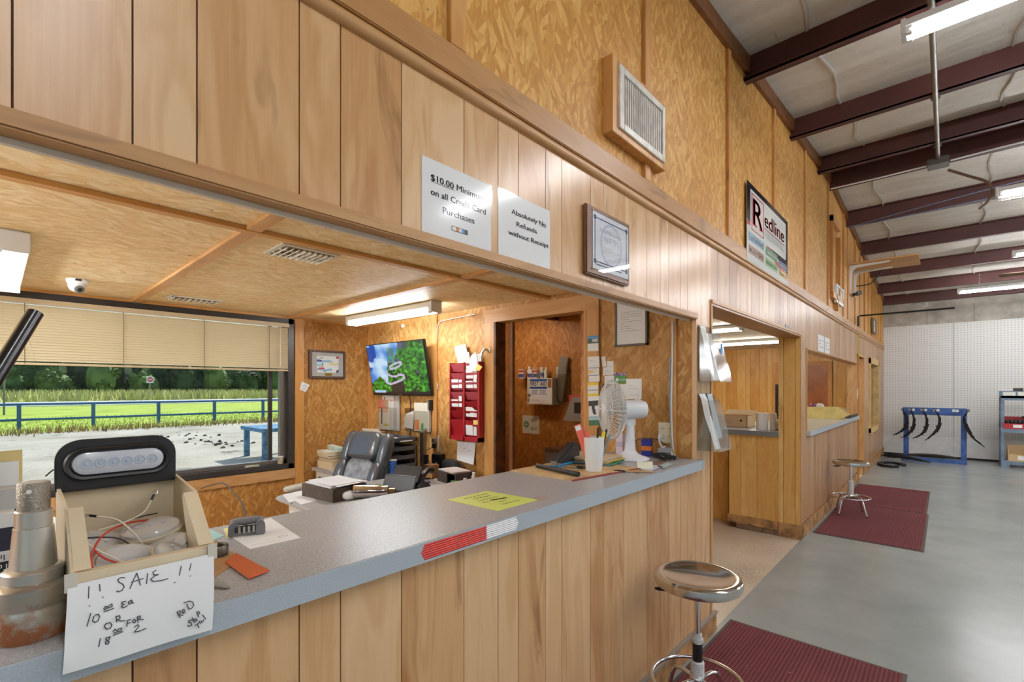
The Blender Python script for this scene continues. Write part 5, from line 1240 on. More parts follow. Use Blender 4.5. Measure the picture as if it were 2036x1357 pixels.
MB().hexa([pz0 - exv*.03, pz0 + exv*.03, pz0 + exv*.03 + up_*.012, pz0 - exv*.03 + up_*.012] + [p + nn_*.001 for p in (pz0 - exv*.03, pz0 + exv*.03, pz0 + exv*.03 + up_*.012, pz0 - exv*.03 + up_*.012)]).build('maker_badge', STEEL, tv)
MB().beam(bl0 + exv*.5 + up_*.5 - nn_*.03, Vector((bl0.x + exv.x*.5, YB, (zb_ + zt_)/2)), .18, .14).build('wall_mount', BLACK, tv)
wire('screen_cable', 'black cable hanging below the wall screen', [bl0 + exv*.62 - nn_*.02, Vector((xl + exv.x*.62, YB - .02, 1.40)), Vector((xl + exv.x*.6, YB - .012, 1.2)), Vector((xl + exv.x*.6, YB - .012, 1.0))], .005, WB, cat='cable')
# framed watercolour and note on the window wall
pt = thing('framed_painting', 'small seaside watercolour in a brown frame with grey mount', 'painting', (0,0,0))
y0, y1, z0, z1 = 2.15, 2.543, 1.657, 1.952; FRM = mat('brown_frame', (84, 58, 44), .45)
for (a, c, e, f) in ((y0, y0+.03, z0, z1), (y1-.022, y1, z0, z1), (y0+.03, y1-.022, z1-.022, z1), (y0+.03, y1-.022, z0, z0+.025)): rbox(XW, XW+.022, a, c, e, f).build('frame_bar', FRM, pt, bevel=.003)
rbox(XW, XW+.010, y0+.028, y1-.02, z0+.022, z1-.02).build('mount_board', mat('mount_grey', (176, 172, 166), .6), pt)
def wc(s, t):
    n = nz(s, t, 5, 3); c = [226, 228, 224]
    if .62 < t + .05*n < .76 and s < .72: c = [120 + 80*s, 160 + 50*s, 206]
    if .68 < t + .12*s < .78 and s < .22: c = [50, 76, 140]
    if .45 < t + .06*n < .6 and s > .55: c = [222, 212, 164]
    if .36 < t + .05*n < .52 and s < .3: c = [150, 200, 216]
    if .10 < t + .05*n - .03*math.sin(s*12) < .22 and s < .7: c = [130, 176, 206]
    if .20 < t < .28 and .06 < s < .34: c = [196, 70, 80]
    if .28 < t < .5 and abs(s - .22) < (.5 - t)*.35: c = [214, 120, 120] if nz(s, t, 30, 1) > 0 else [230, 226, 222]
    if .45 < t < .6 and abs(s - .25) < .012: c = [70, 66, 70]
    if abs(t - .84 - .05*abs(math.sin((s - .1)*13))) < .016 and .1 < s < .32: c = [60, 60, 64]
    if s > .88 and t > .86: c = [206, 60, 70]
    if s > .88 and t < .2 - (1-s)*.6: c = [70, 74, 110]
    if .05 < t < .09 and .3 < s < .4: c = [90, 60, 50]
    return c
picture('watercolour', (XW+.0104, y0+.085, z0+.065), (0, .235, 0), (0, 0, .17), 60, 46, wc, pt)
rbox(XW+.0102, XW+.012, 2.32, 2.395, z0+.03, z0+.058).build('brass_plate', mat('old_brass', (150, 122, 50), .35, .7), pt)
c4 = [PX(u, v, XW + .019) for u, v in ((596, 775), (608, 780), (616, 766), (600, 759))]
o = sheet('wall_note', 'small white note pinned askew below the painting', 'note', c4); lines_on(o, c4[3] + Vector((.001, .02, -.02)), (c4[2]-c4[3])*.7, (c4[0]-c4[3])*.7, 5, h=.003)
# red literature rack
rk = thing('literature_rack', 'red metal wall rack with two columns of pockets', 'rack', (-2.20, YB, 1.10)); RR_ = mat('rack_red', (166, 36, 44), .35); W_, H_, D_ = .39, .685, .075
rbox(0, W_, -.004, 0, 0, H_).build('back_panel', RR_, rk)
for x0, x1 in ((0, .012), (W_/2 - .008, W_/2 + .008), (W_ - .02, W_)): rbox(x0, x1, -D_, -.004, 0, H_).build('divider', RR_, rk)
rbox(0, W_, -D_, -.004, 0, .035).build('bottom_tray', RR_, rk)
RP = mat('pocket_pink', (186, 84, 94), .3); pk = []
for c in range(2):
    x0 = .012 if c == 0 else W_/2 + .008; x1 = W_/2 - .008 if c == 0 else W_ - .02
    for i in range(7):
        zz0 = .035 + .25 + (i - 3) * .093 if i > 0 else .035
        zz0 = .035 if i == 0 else .19 + (i - 1) * .083; hh = .145 if i == 0 else .07
        MB().hexa([(x0, -.040, zz0), (x1, -.040, zz0), (x1, -.037, zz0), (x0, -.037, zz0), (x0, -.072, zz0+hh), (x1, -.072, zz0+hh), (x1, -.069, zz0+hh), (x0, -.069, zz0+hh)]).build('pocket', RP if i > 2 else RR_, rk)
        pk.append((c, i, x0, zz0, hh))
R = random.Random(9); cards = {(0, 4): 2, (0, 2): 2, (1, 6): 1, (1, 5): 2, (1, 4): 2, (1, 1): 3, (1, 0): 2, (0, 6): 0}
nm = 0; CR = 'cards and slips in the red wall rack'
cl = ('white card', 'folded white slip', 'narrow white slip', 'printed white card', 'pale card')
rowname = ('bottom', 'second lowest', 'third lowest', 'middle', 'third highest', 'second highest', 'top')
for (c, i), n in cards.items():
    x0, zz0, hh = [(p[2], p[3], p[4]) for p in pk if p[0] == c and p[1] == i][0]
    for q in range(n):
        w_ = (.09, .04, .05)[q]; xx = x0 + .004 + (0, .1, .06)[q]; l = R.uniform(.06, .1)
        zz1 = zz0 + .02 if i else .05
        t = MB().hexa([(xx, -.060-q*.003, zz1), (xx+w_, -.060-q*.003, zz1), (xx+w_, -.059-q*.003, zz1), (xx, -.059-q*.003, zz1), (xx, -.066-q*.0, zz1+l), (xx+w_, -.066, zz1+l), (xx+w_, -.065, zz1+l), (xx, -.065, zz1+l)]).build('rack_card', PAPER)
        t.location = (-2.20, YB, 1.10); tag(t, '%s in the %s pocket of the %s rack column' % (cl[(q + i) % 5], rowname[i], 'window side' if c == 0 else 'door side'), 'card', CR)
def slip(label, pix, Y, m=None, cat='paper', name='paper_sheet', rows=0, group=None):
    c4 = [PY(u, v, Y) for u, v in pix]; o = sheet(name, label, cat, c4, m, group)
    if rows: lines_on(o, c4[3] + (c4[2]-c4[3])*.12 + (c4[0]-c4[3])*.12, (c4[2]-c4[3])*.72, (c4[0]-c4[3])*.72, rows, h=.0028, seed=rows)
    return o
slip('crumpled long paper fanned out of the red rack top, window side', ((911, 722), (927, 721), (918, 700), (903, 692)), YB - .045); slip('paper sheet rising tallest from the red rack top', ((914, 722), (934, 722), (925, 684), (903, 690)), YB - .040, mat('paper_b', (214, 212, 206), .6), rows=5)
slip('creased paper tucked in the middle of the rack top', ((922, 721), (936, 721), (932, 700), (918, 702)), YB - .05, mat('paper_c', (206, 202, 194), .6)); slip('pointed white paper over the door side rack pockets', ((932, 728), (951, 728), (946, 700), (936, 708)), YB - .055); slip('square paper standing in the rack by the door', ((946, 722), (957, 722), (957, 704), (947, 704)), YB - .05, MATS['paper_b'])
slip('yellow sticky note on the upper rack pocket', ((944, 736), (953, 738), (959, 730), (950, 724)), YB - .078, mat('post_it', (246, 214, 110), .6), 'note', 'sticky_note'); slip('yellow sticky note on the lower rack pocket', ((941, 845), (950, 845), (950, 836), (941, 836)), YB - .078, MATS['post_it'], 'note', 'sticky_note')
slip('tall white paper in the topmost door side pocket', ((934, 738), (950, 738), (949, 716), (933, 716)), YB - .072)
# hook, cables on back wall
hk = thing('door_hook', 'chrome hook screwed to the doorway casing', 'hook', (-1.745, YB - .02, 1.88)); MB().lathe([(.02, 0), (.02, .006), (.012, .012)], 16, (0,0,0), Matrix.Rotation(math.pi/2, 3, 'X')).build('rose', CHROME, hk, smooth=True); MB().tube([(0, -.005, 0), (-.01, -.05, .005), (-.03, -.06, -.03), (-.035, -.06, -.07)], .012, 10).build('arm', CHROME, hk, smooth=True)
wire('white_cable', 'white cable looping down the wall batten beside the screen', [(-1.9, YB - .03, 2.20), (-2.3, YB - .02, 2.19), (-2.44, YB - .012, 2.16), (-2.46, YB - .012, 1.95), (-2.475, YB - .012, 1.75), (-2.46, YB - .012, 1.62), (-2.44, YB - .012, 1.55)], .004, MATS['cord_white'], cat='cable')
rc = thing('wall_remote', 'small black and grey box fixed to the batten', 'device', (-2.535, YB - .018, 1.345)); rbox(-.02, .03, -.03, 0, 0, .10).build('case', BLACK, rc, bevel=.003); rbox(-.02, .0, -.031, -.03, .005, .095).build('face', mat('grey_face', (120, 120, 122), .4), rc)
wire('remote_cable', 'thin black cable from the small box to the wall socket', [(-2.53, YB - .022, 1.345), (-2.525, YB - .022, 1.2), (-2.54, YB - .03, 1.08)], .003, WB, cat='cable')
tag(rbox(-3.04, -2.99, YB - .012, YB, 2.185, 2.215).build('paper_scrap', PAPER), 'white paper scrap stuck high on the wall above the screen', 'paper')
# framed letter
fl = thing('framed_letter', 'white letter in a thin dark frame on the back wall', 'frame', (0,0,0)); x0, x1, z0, z1 = -.54, -.308, 1.838, 2.14
DKF = mat('dark_frame', (74, 60, 48), .4)
for (a, c, e, f) in ((x0, x0+.010, z0, z1), (x1-.012, x1, z0, z1), (x0, x1, z1-.01, z1), (x0, x1, z0, z0+.012)): rbox(a, c, YB-.025, YB, e, f).build('frame_bar', DKF, fl)
rbox(x0+.008, x1-.01, YB-.018, YB-.002, z0+.01, z1-.008).build('letter', PAPER, fl); lines_on(fl, (x0+.04, YB-.0185, z1-.07), (.15, 0, 0), (0, 0, -.14), 9, h=.002, seed=4)
# outlets
ol = thing('wall_outlet', 'cream double wall outlet above the counter end', 'outlet', (-.19, YB, 1.285)); CRM = mat('cream_plate', (232, 224, 200), .4)
rbox(-.05, .045, -.006, 0, -.068, .058).build('cover_plate', CRM, ol, bevel=.002)
for dx in (-.024, .02):
    for dz in (-.03, .02):
        MB().lathe([(.015, 0), (.015, .003)], 14, (dx, -.006, dz), Matrix.Rotation(math.pi/2, 3, 'X')).build('socket_face', CRM, ol)
        for k in (-.005, .005): rbox(dx+k-.001, dx+k+.001, -.0095, -.009, dz-.002, dz+.006).build('slot', INK, ol)
rbox(-.04, -.01, -.03, -.0095, -.04, -.02).build('plug', WHITE, ol, bevel=.003)
# business cards and notes on the casing and wall
DC = 'cards pinned on the doorway casing'
YC = YB - .0215
def card(label, u0, v0, u1, v1, Y=YC, m=None, tl=0, group=None, rows=3, pic=None, name='business_card', cat='card'):
    c4 = [PY(u, v, Y) for u, v in ((u0 + tl, v1), (u1 + tl, v1 - 1), (u1, v0 - 1), (u0, v0))]
    o = sheet(name, label, cat, c4, m, group)
    if rows: lines_on(o, c4[3] + (c4[2]-c4[3])*.15 + (c4[0]-c4[3])*.25, (c4[2]-c4[3])*.65, (c4[0]-c4[3])*.6, rows, h=.0016, seed=int(v0))
    if pic: picture('printed_photo', c4[0] + Vector((0, -.0006, 0)) + (c4[3]-c4[0])*pic[0], (c4[1]-c4[0]), (c4[3]-c4[0])*(pic[1]-pic[0]), 14, 10, pic[2], o)
    return o
card('white card with a car photo at the top of the casing', 1168.5, 669, 1190, 699, rows=0, pic=(.5, 1, lambda s, t: [90, 150, 200] if t > .6 else ([200, 206, 212] if .4 < s < .9 and .2 < t < .6 else [70, 90, 80])))
card('white sheet of small print on the doorway casing', 1168.5, 710, 1191, 733, tl=1, rows=4); card('white card with an orange flower mark on the casing', 1170, 732, 1191, 748, rows=2, pic=(.25, .8, lambda s, t: [244, 190, 90] if (s-.22)**2 + (t-.5)**2 < .06 else [232, 230, 224]))
card('plain white card below the flower card on the casing', 1171, 747, 1192, 760, rows=1); YEL = mat('card_yellow', (236, 210, 50), .5)
card('white card with yellow bands on the casing', 1168.5, 762, 1190, 789, rows=0, pic=(0, 1, lambda s, t: [236, 206, 50] if t > .82 or t < .16 else ([170, 180, 190] if .4 < t < .46 else [236, 234, 226])))
card('white slip between the yellow and black cards on the casing', 1169, 788, 1191, 798, rows=0); card('black and white graphic card on the casing', 1170.5, 798, 1192, 832, rows=0, pic=(0, 1, lambda s, t: [44, 42, 44] if t > .66 or (abs(s - .5 + .4*(t-.4)) < .14 and t > .15) else ([226, 226, 226] if t > .1 else [150, 190, 200])))
card('green landscape card lowest on the casing', 1171, 832, 1193, 847, rows=0, pic=(0, 1, lambda s, t: [176, 200, 206] if t > .7 else [60 + 60*nz(s, t, 9, 2), 110, 80]))
YW = YB - .0015
card('tilted narrow white slip above the fan', 1195, 710, 1203, 730, YW, None, 3, rows=2); card('white card with a black number on the wall above the fan', 1207, 719, 1220, 746, YW, rows=2); card('small printed card under the tilted slip', 1199, 731, 1220, 747, YW - .001, rows=3)
card('white card with a dark edge behind the fan top', 1202, 748, 1223, 765, YW, rows=1); card('purple flowered card above the green card', 1221, 742, 1245, 756, YW, rows=0, pic=(0, 1, lambda s, t: [70, 50, 120] if nz(s, t, 8, 3) > -.1 else [230, 190, 210]))
gc = card('green printed card with white lettering on the wall', 1222, 748, 1245, 763, YW - .002, mat('card_green', (76, 150, 76), .5), rows=0); q = PY(1237, 755.5, YW - .003); text('CLEAN', q, (1,0,0), (0,0,1), .014, WHITE, gc, .055)
MB().lathe([(.011, 0), (.011, .0005)], 16, tuple(PY(1227, 755.5, YW - .0028)), Matrix.Rotation(math.pi/2, 3, 'X')).build('round_logo', WHITE, gc)
card('lined white sheet below the green card', 1225, 765, 1245, 790, YW, rows=5); card('pale yellow slip below the lined sheet', 1228, 786, 1246, 801, YW - .001, mat('pale_yel2', (232, 222, 160), .6), rows=0)
card('large handwritten white page on the wall beside the fan', 1245, 754, 1276, 795, YW - .002, rows=4, name='handwritten_page', cat='paper'); card('white page partly behind the handwritten page', 1262, 792, 1271, 806, YW, rows=1)
card('dark photo card behind the fan top', 1197, 765, 1215, 775, YW, mat('dark_card', (80, 74, 70), .5), rows=0)
# ---- hall: first aid cabinet and bottles
YH = 4.05
fa = thing('first_aid_cabinet', 'white metal first aid cabinet on the dark hall wall', 'cabinet', (0,0,0)); YFa = YH - .12
a = PY(1048, 753, YFa); c = PY(1098, 804, YFa); x0, x1, z1, z0 = a.x, c.x, a.z, c.z - .01
FAW = mat('cabinet_white', (206, 198, 178), .5)
rbox(x0, x1, YFa + .004, YH, z0, z1).build('body', FAW, fa, bevel=.003); rbox(x0 + .002, x1 - .002, YFa, YFa + .004, z0 + .002, z1 - .002).build('door', FAW, fa)
MB().lathe([(.018, 0), (.018, .01), (.012, .014), (0, .014)], 18, (x0 + .035, YFa, z0 + (z1-z0)*.36), Matrix.Rotation(math.pi/2, 3, 'X')).build('latch_knob', STEEL, fa, smooth=True)
FB_ = mat('aid_blue', (40, 84, 150), .5); w_, h_ = x1 - x0, z1 - z0; yy_ = YFa - .001
def fr_(n, s0, s1, t0, t1, m, d=0): rbox(x0 + s0*w_, x0 + s1*w_, yy_ - d, yy_ - d + .0008, z0 + t0*h_, z0 + t1*h_).build(n, m, fa)
fr_('label_sheet', .09, .98, .04, .985, PAPER); fr_('blue_bar', .11, .80, .88, .97, FB_, .001); fr_('blue_bar', .11, .80, .60, .68, FB_, .001)
text('FIRST AID', (x0 + .455*w_, yy_ - .0012, z0 + .78*h_), (1,0,0), (0,0,1), .15*h_, INK, fa, .66*w_, bold=.0016, shear=.2)
for s0, s1, tx in ((.18, .44, 'GREEN'), (.50, .77, 'GUARD')):
    fr_('blue_bar', s0, s1, .535, .555, FB_, .001); fr_('blue_bar', s0, s1, .39, .41, FB_, .001); text(tx, (x0 + (s0+s1)/2*w_, yy_ - .0012, z0 + .472*h_), (1,0,0), (0,0,1), .085*h_, FB_, fa, (s1-s0)*w_*.9)
lines_on(fa, (x0 + .18*w_, yy_ - .001, z0 + .2*h_), (.56*w_, 0, 0), (0, 0, -.08*h_), 2, h=.004); fr_('small_print', .48, .62, .03, .045, mat('red_print', (200, 60, 50), .5), .001)
fr_('brown_sticker', .83, .97, .64, .97, mat('sticker_brown', (150, 112, 70), .5), .001); fr_('tape_patch', .02, .10, .10, .22, mat('tape_tan', (170, 130, 84), .5), .001)
o = sheet('inspection_tag', 'white inspection tag on the first aid cabinet side', 'tag', [(x0 - .0015, YH - .02, z0 + .09), (x0 - .0015, YFa + .01, z0 + .09), (x0 - .0015, YFa + .012, z0 + .24), (x0 - .0015, YH - .03, z0 + .25)])
BT = 'bottles and cartons on the first aid cabinet'
BW = mat('bottle_white', (216, 210, 198), .4); BRD = mat('label_red', (190, 70, 64), .5); BBL = mat('label_blue2', (70, 84, 140), .5)
def bottle(label, s, r, h, band, y=.06):
    t = thing('bottle', label, 'bottle', (x0 + s*w_, YFa + y, z1), 0, BT)
    MB().lathe([(r*.95, 0), (r, .004), (r, h*.62), (r*.9, h*.7), (r*.45, h*.78), (r*.42, h*.84)], 16).build('body', BW, t, smooth=True); MB().lathe([(r*.55, h*.82), (r*.55, h*.97), (r*.2, h), (0, h)], 14).build('cap', WHITE, t, smooth=True); MB().lathe([(r*1.02, h*.15), (r*1.02, h*.5)], 16).build('label_band', band, t)
bottle('stout white bottle with wide cap on the first aid cabinet', -.05, .026, .135, BRD); bottle('slim eye wash bottle with nozzle on the first aid cabinet', .14, .015, .12, BW, .05); bottle('slim bottle behind the blue carton on the cabinet', .36, .016, .125, BW, .08)
bottle('clear nozzle bottle near the cabinet middle', .50, .018, .12, BBL, .05); bottle('small nozzle bottle at the end of the bottle row', .62, .020, .118, BW, .06)
def ct(label, s0, s1, h, m1, y=.03):
    t = thing('medicine_carton', label, 'box', (x0 + (s0+s1)/2*w_, YFa + y, z1), 0, BT); a_ = (s1-s0)*w_/2
    rbox(-a_, a_, -.02, .02, 0, h).build('carton', BW, t); rbox(-a_, a_, -.0208, -.02, h*.12, h*.52).build('blue_panel', BBL, t); rbox(-a_, a_, -.0208, -.02, h*.68, h*.92).build('red_panel', m1, t)
ct('medicine carton with blue panel at the cabinet corner', -.40, -.17, .10, BRD); ct('narrow pale medicine carton on the first aid cabinet', .04, .2, .10, BW, .02); ct('dark blue medicine carton on the first aid cabinet', .22, .38, .095, BRD)
ks = thing('aid_sign', 'cream first aid kit sign with a green cross below the cabinet', 'sign', (0,0,0)); a = PY(1039, 826, YH); c = PY(1072.5, 862, YH)
rbox(a.x, c.x, YH - .003, YH, c.z - .012, a.z).build('plate', mat('sign_cream', (214, 210, 190), .5), ks, bevel=.001); cx, cz, w_2 = (a.x + c.x)/2, (a.z + c.z - .012)/2, c.x - a.x
GR = mat('aid_green', (30, 110, 70), .5)
def disc(r, d, m, n): MB().lathe([(r, 0), (r, .0006)], 28, (cx - w_2*.26, YH - .003 - d, cz), Matrix.Rotation(math.pi/2, 3, 'X')).build(n, m, ks)
disc(w_2*.155, 0, GR, 'green_ring'); disc(w_2*.13, .0008, MATS['sign_cream'], 'ring_inner'); disc(w_2*.115, .0014, GR, 'green_disc')
for dx, dz in ((.075, .03), (.03, .085)): rbox(cx - w_2*.26 - dx*w_2, cx - w_2*.26 + dx*w_2, YH - .0058, YH - .0052, cz - dz*w_2, cz + dz*w_2).build('white_cross', MATS['sign_cream'], ks)
text('FIRST', (cx + w_2*.2, YH - .0036, cz + .045), (1,0,0), (0,0,1), .032, INK, ks, w_2*.32); text('AID KIT', (cx + w_2*.2, YH - .0036, cz - .045), (1,0,0), (0,0,1), .032, INK, ks, w_2*.38)
# acrylic pocket with a grey binder, literature pocket, drinking fountain
ap = thing('acrylic_pocket', 'clear acrylic pocket beside the first aid cabinet', 'holder', (0,0,0)); a = PY(1102, 745, YH - .05); c = PY(1130, 800, YH - .05)
rbox(a.x, c.x, YH - .06, YH - .057, c.z, a.z).build('front_panel', ACRYL, ap); rbox(a.x, c.x, YH - .003, YH, c.z, a.z + .06).build('back_panel', ACRYL, ap); rbox(a.x, c.x, YH - .06, YH, c.z, c.z + .003).build('bottom_panel', ACRYL, ap)
for x in (a.x, c.x - .003): rbox(x, x + .003, YH - .06, YH, c.z, a.z).build('side_panel', ACRYL, ap)
bd = thing('grey_binder', 'grey binder standing tilted in the acrylic pocket', 'binder', ((a.x*.75 + c.x*.25), YH - .03, c.z + .008), 0, None, (0, .16, 0)); rbox(-.055, .055, -.012, .012, 0, .47).build('cover', mat('binder_grey', (130, 124, 114), .5), bd, bevel=.004); rbox(-.05, .05, -.008, .008, .002, .465).build('pages', PAPER, bd)
pp2 = thing('pale_clipboard', 'pale green card behind the grey binder', 'card', (a.x + .03, YH - .012, c.z + .01)); rbox(-.03, .05, -.003, .003, 0, .36).build('card', mat('pale_green', (190, 206, 190), .6), pp2); rbox(-.01, .03, -.006, -.003, .3, .34).build('clip', STEEL, pp2)
lp = thing('literature_pocket', 'grey slanted literature pocket on the hall wall', 'holder', (0,0,0)); xa, xb = PY(1135, 800, 3.95).x, PY(1185, 800, 3.95).x; za, zb2 = PY(1135, 790, 3.95).z, PY(1135, 836, 3.95).z
MB().hexa([(xa - .03, 3.86, zb2), (xb, 3.86, zb2), (xb, YH, zb2), (xa - .03, YH, zb2), (xa + .05, 3.9, za), (xb, 3.9, za), (xb, YH, za), (xa + .05, YH, za)]).build('pocket', mat('pocket_grey', (150, 146, 138), .4), lp); rbox(xa + .1, xb, 3.865, 3.872, zb2 + .08, za - .05).build('dark_label', mat('pocket_dark', (50, 44, 42), .5), lp)
o = sheet('red_folder', 'red folder sticking out of the slanted literature pocket', 'folder', [(xa - .02, 3.95, zb2 + .1), (xa + .14, 3.95, zb2 + .1), (xa + .14, 3.97, za + .02), (xa - .04, 3.97, za + .02)], mat('coral_folder', (196, 80, 76), .6), th=.004)
ft = thing('drinking_fountain', 'grey steel drinking fountain against the hall wall', 'fountain', (0,0,0)); x0, x1 = PY(1089, 890, 3.75).x, PY(1168, 890, 3.75).x + .06; zt3 = .965
SG = mat('fountain_grey', (150, 146, 138), .4, .3)
rbox(x0, x1, 3.70, YH - .006, .0, zt3 - .03).build('cabinet', SG, ft, bevel=.008); b = MB().box(x0 - .005, x1 + .005, 3.69, YH - .006, zt3 - .03, zt3); b.build('basin_rim', STEEL, ft, bevel=.01)
MB().sq(((x0+x1)/2, 3.87, zt3), (.15, .12, .012), .6, .8).build('basin', mat('basin_dark', (96, 90, 84), .3, .8), ft, smooth=True); MB().tube([(x1 - .06, 3.78, zt3), (x1 - .06, 3.78, zt3 + .05), (x1 - .08, 3.76, zt3 + .07)], .012, 10).build('bubbler', CHROME, ft, smooth=True)
MB().lathe([(.02, 0), (.02, .02), (0, .025)], 14, (x0 + .22, 3.72, zt3)).build('push_button', CHROME, ft, smooth=True)
# ---- ceiling fittings
def cvent(label, cx, cy, lx, ly):
    t = thing('ceiling_vent', label, 'vent', (cx, cy, ZC - .0))
    VW = mat('vent_cream', (222, 216, 200), .4); rbox(-lx/2, lx/2, -ly/2, ly/2, -.008, 0).build('frame', VW, t, bevel=.003); rbox(-lx/2+.025, lx/2-.025, -ly/2+.025, ly/2-.025, -.010, -.008).build('throat', mat('throat', (110, 92, 66), .7), t)
    n = 9
    for k in range(n):
        yy = -ly/2 + .035 + (ly - .07)*k/(n-1)
        if 2 < k < 6: MB().obox((0, yy, -.014), (lx - .05, .004, .014), (.6, 0, 0)).build('louvre', VW, t)
        else: MB().obox((0, yy, -.014), (lx - .05, .005, .012), (-.6 if k < 3 else .6, 0, 0)).build('louvre', VW, t)
    for xx in (-lx*.17, lx*.17): rbox(xx - .006, xx + .006, -ly/2 + .02, ly/2 - .02, -.016, -.008).build('divider', VW, t)
cvent('cream ceiling register beside the long batten', -1.36, 1.08, .24, .30); cvent('cream ceiling register close to the window', -3.27, 1.06, .2, .36)
dc = thing('dome_camera', 'white dome camera on the office ceiling', 'camera', (-3.03, .36, ZC)); MB().lathe([(.055, 0), (.055, -.018), (.048, -.03), (.03, -.036)], 28).build('base', WHITE, dc, smooth=True); MB().sq((.004, -.004, -.042), (.043, .043, .04), 1, 1, 24, 14).build('ball', WHITE, dc, smooth=True)
dd = Vector((.75, .25, -.6)).normalized(); Mz = dd.to_track_quat('Z', 'Y').to_matrix(); MB().lathe([(.026, .036), (.026, .043), (.022, .046), (0, .046)], 20, (.004, -.004, -.042), Mz).build('lens_ring', mat('cam_grey', (120, 120, 122), .4), dc, smooth=True); MB().lathe([(.014, .046), (.012, .049), (0, .050)], 16, (.004, -.004, -.042), Mz).build('lens', BLACK, dc, smooth=True)
rbox(.052, .056, -.015, .015, -.016, -.004).build('badge', BLACK, dc)
cpt = thing('paper_cup', 'crumpled paper cup at the window sill corner', 'cup', (XW - .0, 1.89, WZ0 + .062)); 
cpt.location = (XW - .02, 1.885, WZ0 + .0505)
MB().lathe([(.026, 0), (.030, .07), (.028, .072), (.024, .01), (0, .006)], 14).build('cup', mat('old_cup', (176, 160, 130), .6, var=.3, vscale=20), cpt, smooth=True); MB().lathe([(.0305, .066), (.0315, .07), (.0305, .073)], 14).build('rim', WHITE, cpt, smooth=True)
# ================================================================ OFFICE DESK AND CHAIR
ZD = .76
dk = thing('office_desk', 'L shaped grey topped office desk with pale pedestals', 'desk', (0,0,0)); DT = mat('desk_top', (176, 172, 170), .35, var=.04); DP = mat('desk_pale', (222, 220, 212), .5)
rbox(-2.56, -1.75, 1.40, 2.82, ZD - .035, ZD).build('desk_top', DT, dk, bevel=.012, seg=3); rbox(-3.17, -2.56, 2.455, 2.82, ZD - .035, ZD - .0005).build('return_top', DT, dk, bevel=.004); rbox(XW + .03, -3.17, 2.17, 2.82, ZD - .035, ZD - .0002).build('pedestal_top', DT, dk, bevel=.004)
rbox(-2.48, -1.8, 1.47, 1.50, 0, ZD - .035).build('end_panel', DP, dk); rbox(XW + .06, -3.25, 2.21, 2.80, 0, ZD - .035).build('pedestal', DP, dk, bevel=.004); rbox(-2.48, -1.8, 2.7, 2.74, 0, ZD - .035).build('leg_panel', DP, dk)
for z in (.12, .33, .54): dr_ = rbox(XW + .075, -3.265, 2.195, 2.21, z, z + .19).build('drawer', DP, dk, bevel=.003); rbox(XW + .15, -3.34, 2.18, 2.196, z + .12, z + .135).build('drawer_pull', STEEL, dr_)
def book(label, cx, cy, z, a, c, h, cm, rz=0, spine=False, grp='books stacked on the desk end'):
    t = thing('book', label, 'book', (cx, cy, z), rz, grp)
    rbox(-a/2, a/2, -c/2, c/2, 0, .004).build('lower_cover', cm, t); rbox(-a/2 + .004, a/2 - .003, -c/2 + .003, c/2 - .003, .004, h - .004).build('page_block', mat('page_cream', (226, 206, 168), .7), t); rbox(-a/2, a/2, -c/2, c/2, h - .004, h).build('upper_cover', cm, t); rbox(-a/2, -a/2 + .004, -c/2, c/2, 0, h).build('spine', cm, t); return t
q = PX(672, 925, -3.42); bz = ZD
for i, (h, c, l, dxy) in enumerate(((.075, (230, 212, 176), 'thick cream catalogue at the bottom of the book stack', 0), (.032, (206, 160, 110), 'tan paperback second in the book stack', .01), (.03, (96, 88, 84), 'dark covered manual in the book stack', -.01), (.036, (222, 216, 204), 'white catalogue high in the book stack', -.02))):
    book(l, -3.44, 2.31 + dxy, bz, .27, .21, h, mat('book%d' % i, c, .6), .06 - .05*i); bz += h
ps = thing('power_strip', 'pale green power strip lying on the book stack', 'power strip', (-3.42, 2.31, bz), -.15); rbox(-.15, .15, -.03, .03, 0, .045).build('body', mat('strip_mint', (206, 222, 208), .5), ps, bevel=.004)
for k in range(3):
    for dz in (.015, .03): rbox(-.08 + k*.06, -.072 + k*.06, -.0308, -.03, dz, dz + .006).build('slot', INK, ps)
# letter trays
lt = thing('letter_tray', 'black three tier letter tray stack under the wall screen', 'tray', (-2.93, 2.64, ZD)); TRK = mat('tray_black', (84, 84, 90), .4)
for k in range(4):
    z = .02 + k*.085
    rbox(-.26, .18, -.17, .17, z, z + .006).build('tray_floor', TRK, lt)
    for (a, c, e, f) in ((-.26, -.25, -.17, .17), (.17, .18, -.17, .17), (-.26, .18, .16, .17)): rbox(a, c, e, f, z, z + .045).build('tray_wall', TRK, lt)
    rbox(-.26, .18, -.172, -.166, z, z + .022).build('tray_lip', TRK, lt); rbox(-.21, -.12, -.1735, -.172, z + .003, z + .019).build('label_holder', PAPER, lt)
for x in (-.255, .175):
    for y in (-.16, .16): MB().tube([(x, y, 0), (x, y, .32)], .006, 6).build('post', TRK, lt)
for k in range(4):
    z = ZD + .0262 + k*.085
    o = MB().obox((-2.96 + .01*k, 2.63, z + .006), (.36, .28, .011), (0, 0, (.06, -.04, .03, -.08)[k])).build('paper_stack', PAPER); tag(o, ('white papers in the lowest letter tray', 'white papers in the second letter tray', 'white papers in the third letter tray', 'loose papers on the top letter tray')[k], 'papers', 'papers in the letter trays')
cr = thing('crumpled_papers', 'crumpled papers and a blue folder heaped behind the chair', 'papers', (-3.24, 2.64, ZD + .285))
R = random.Random(8); b = MB()
for k in range(5): b.obox((R.uniform(-.05, .05), R.uniform(-.03, .03), .035 + .009*k), (.24, .17, .006), (R.uniform(-.12, .12), R.uniform(-.12, .12), R.uniform(-.5, .5)))
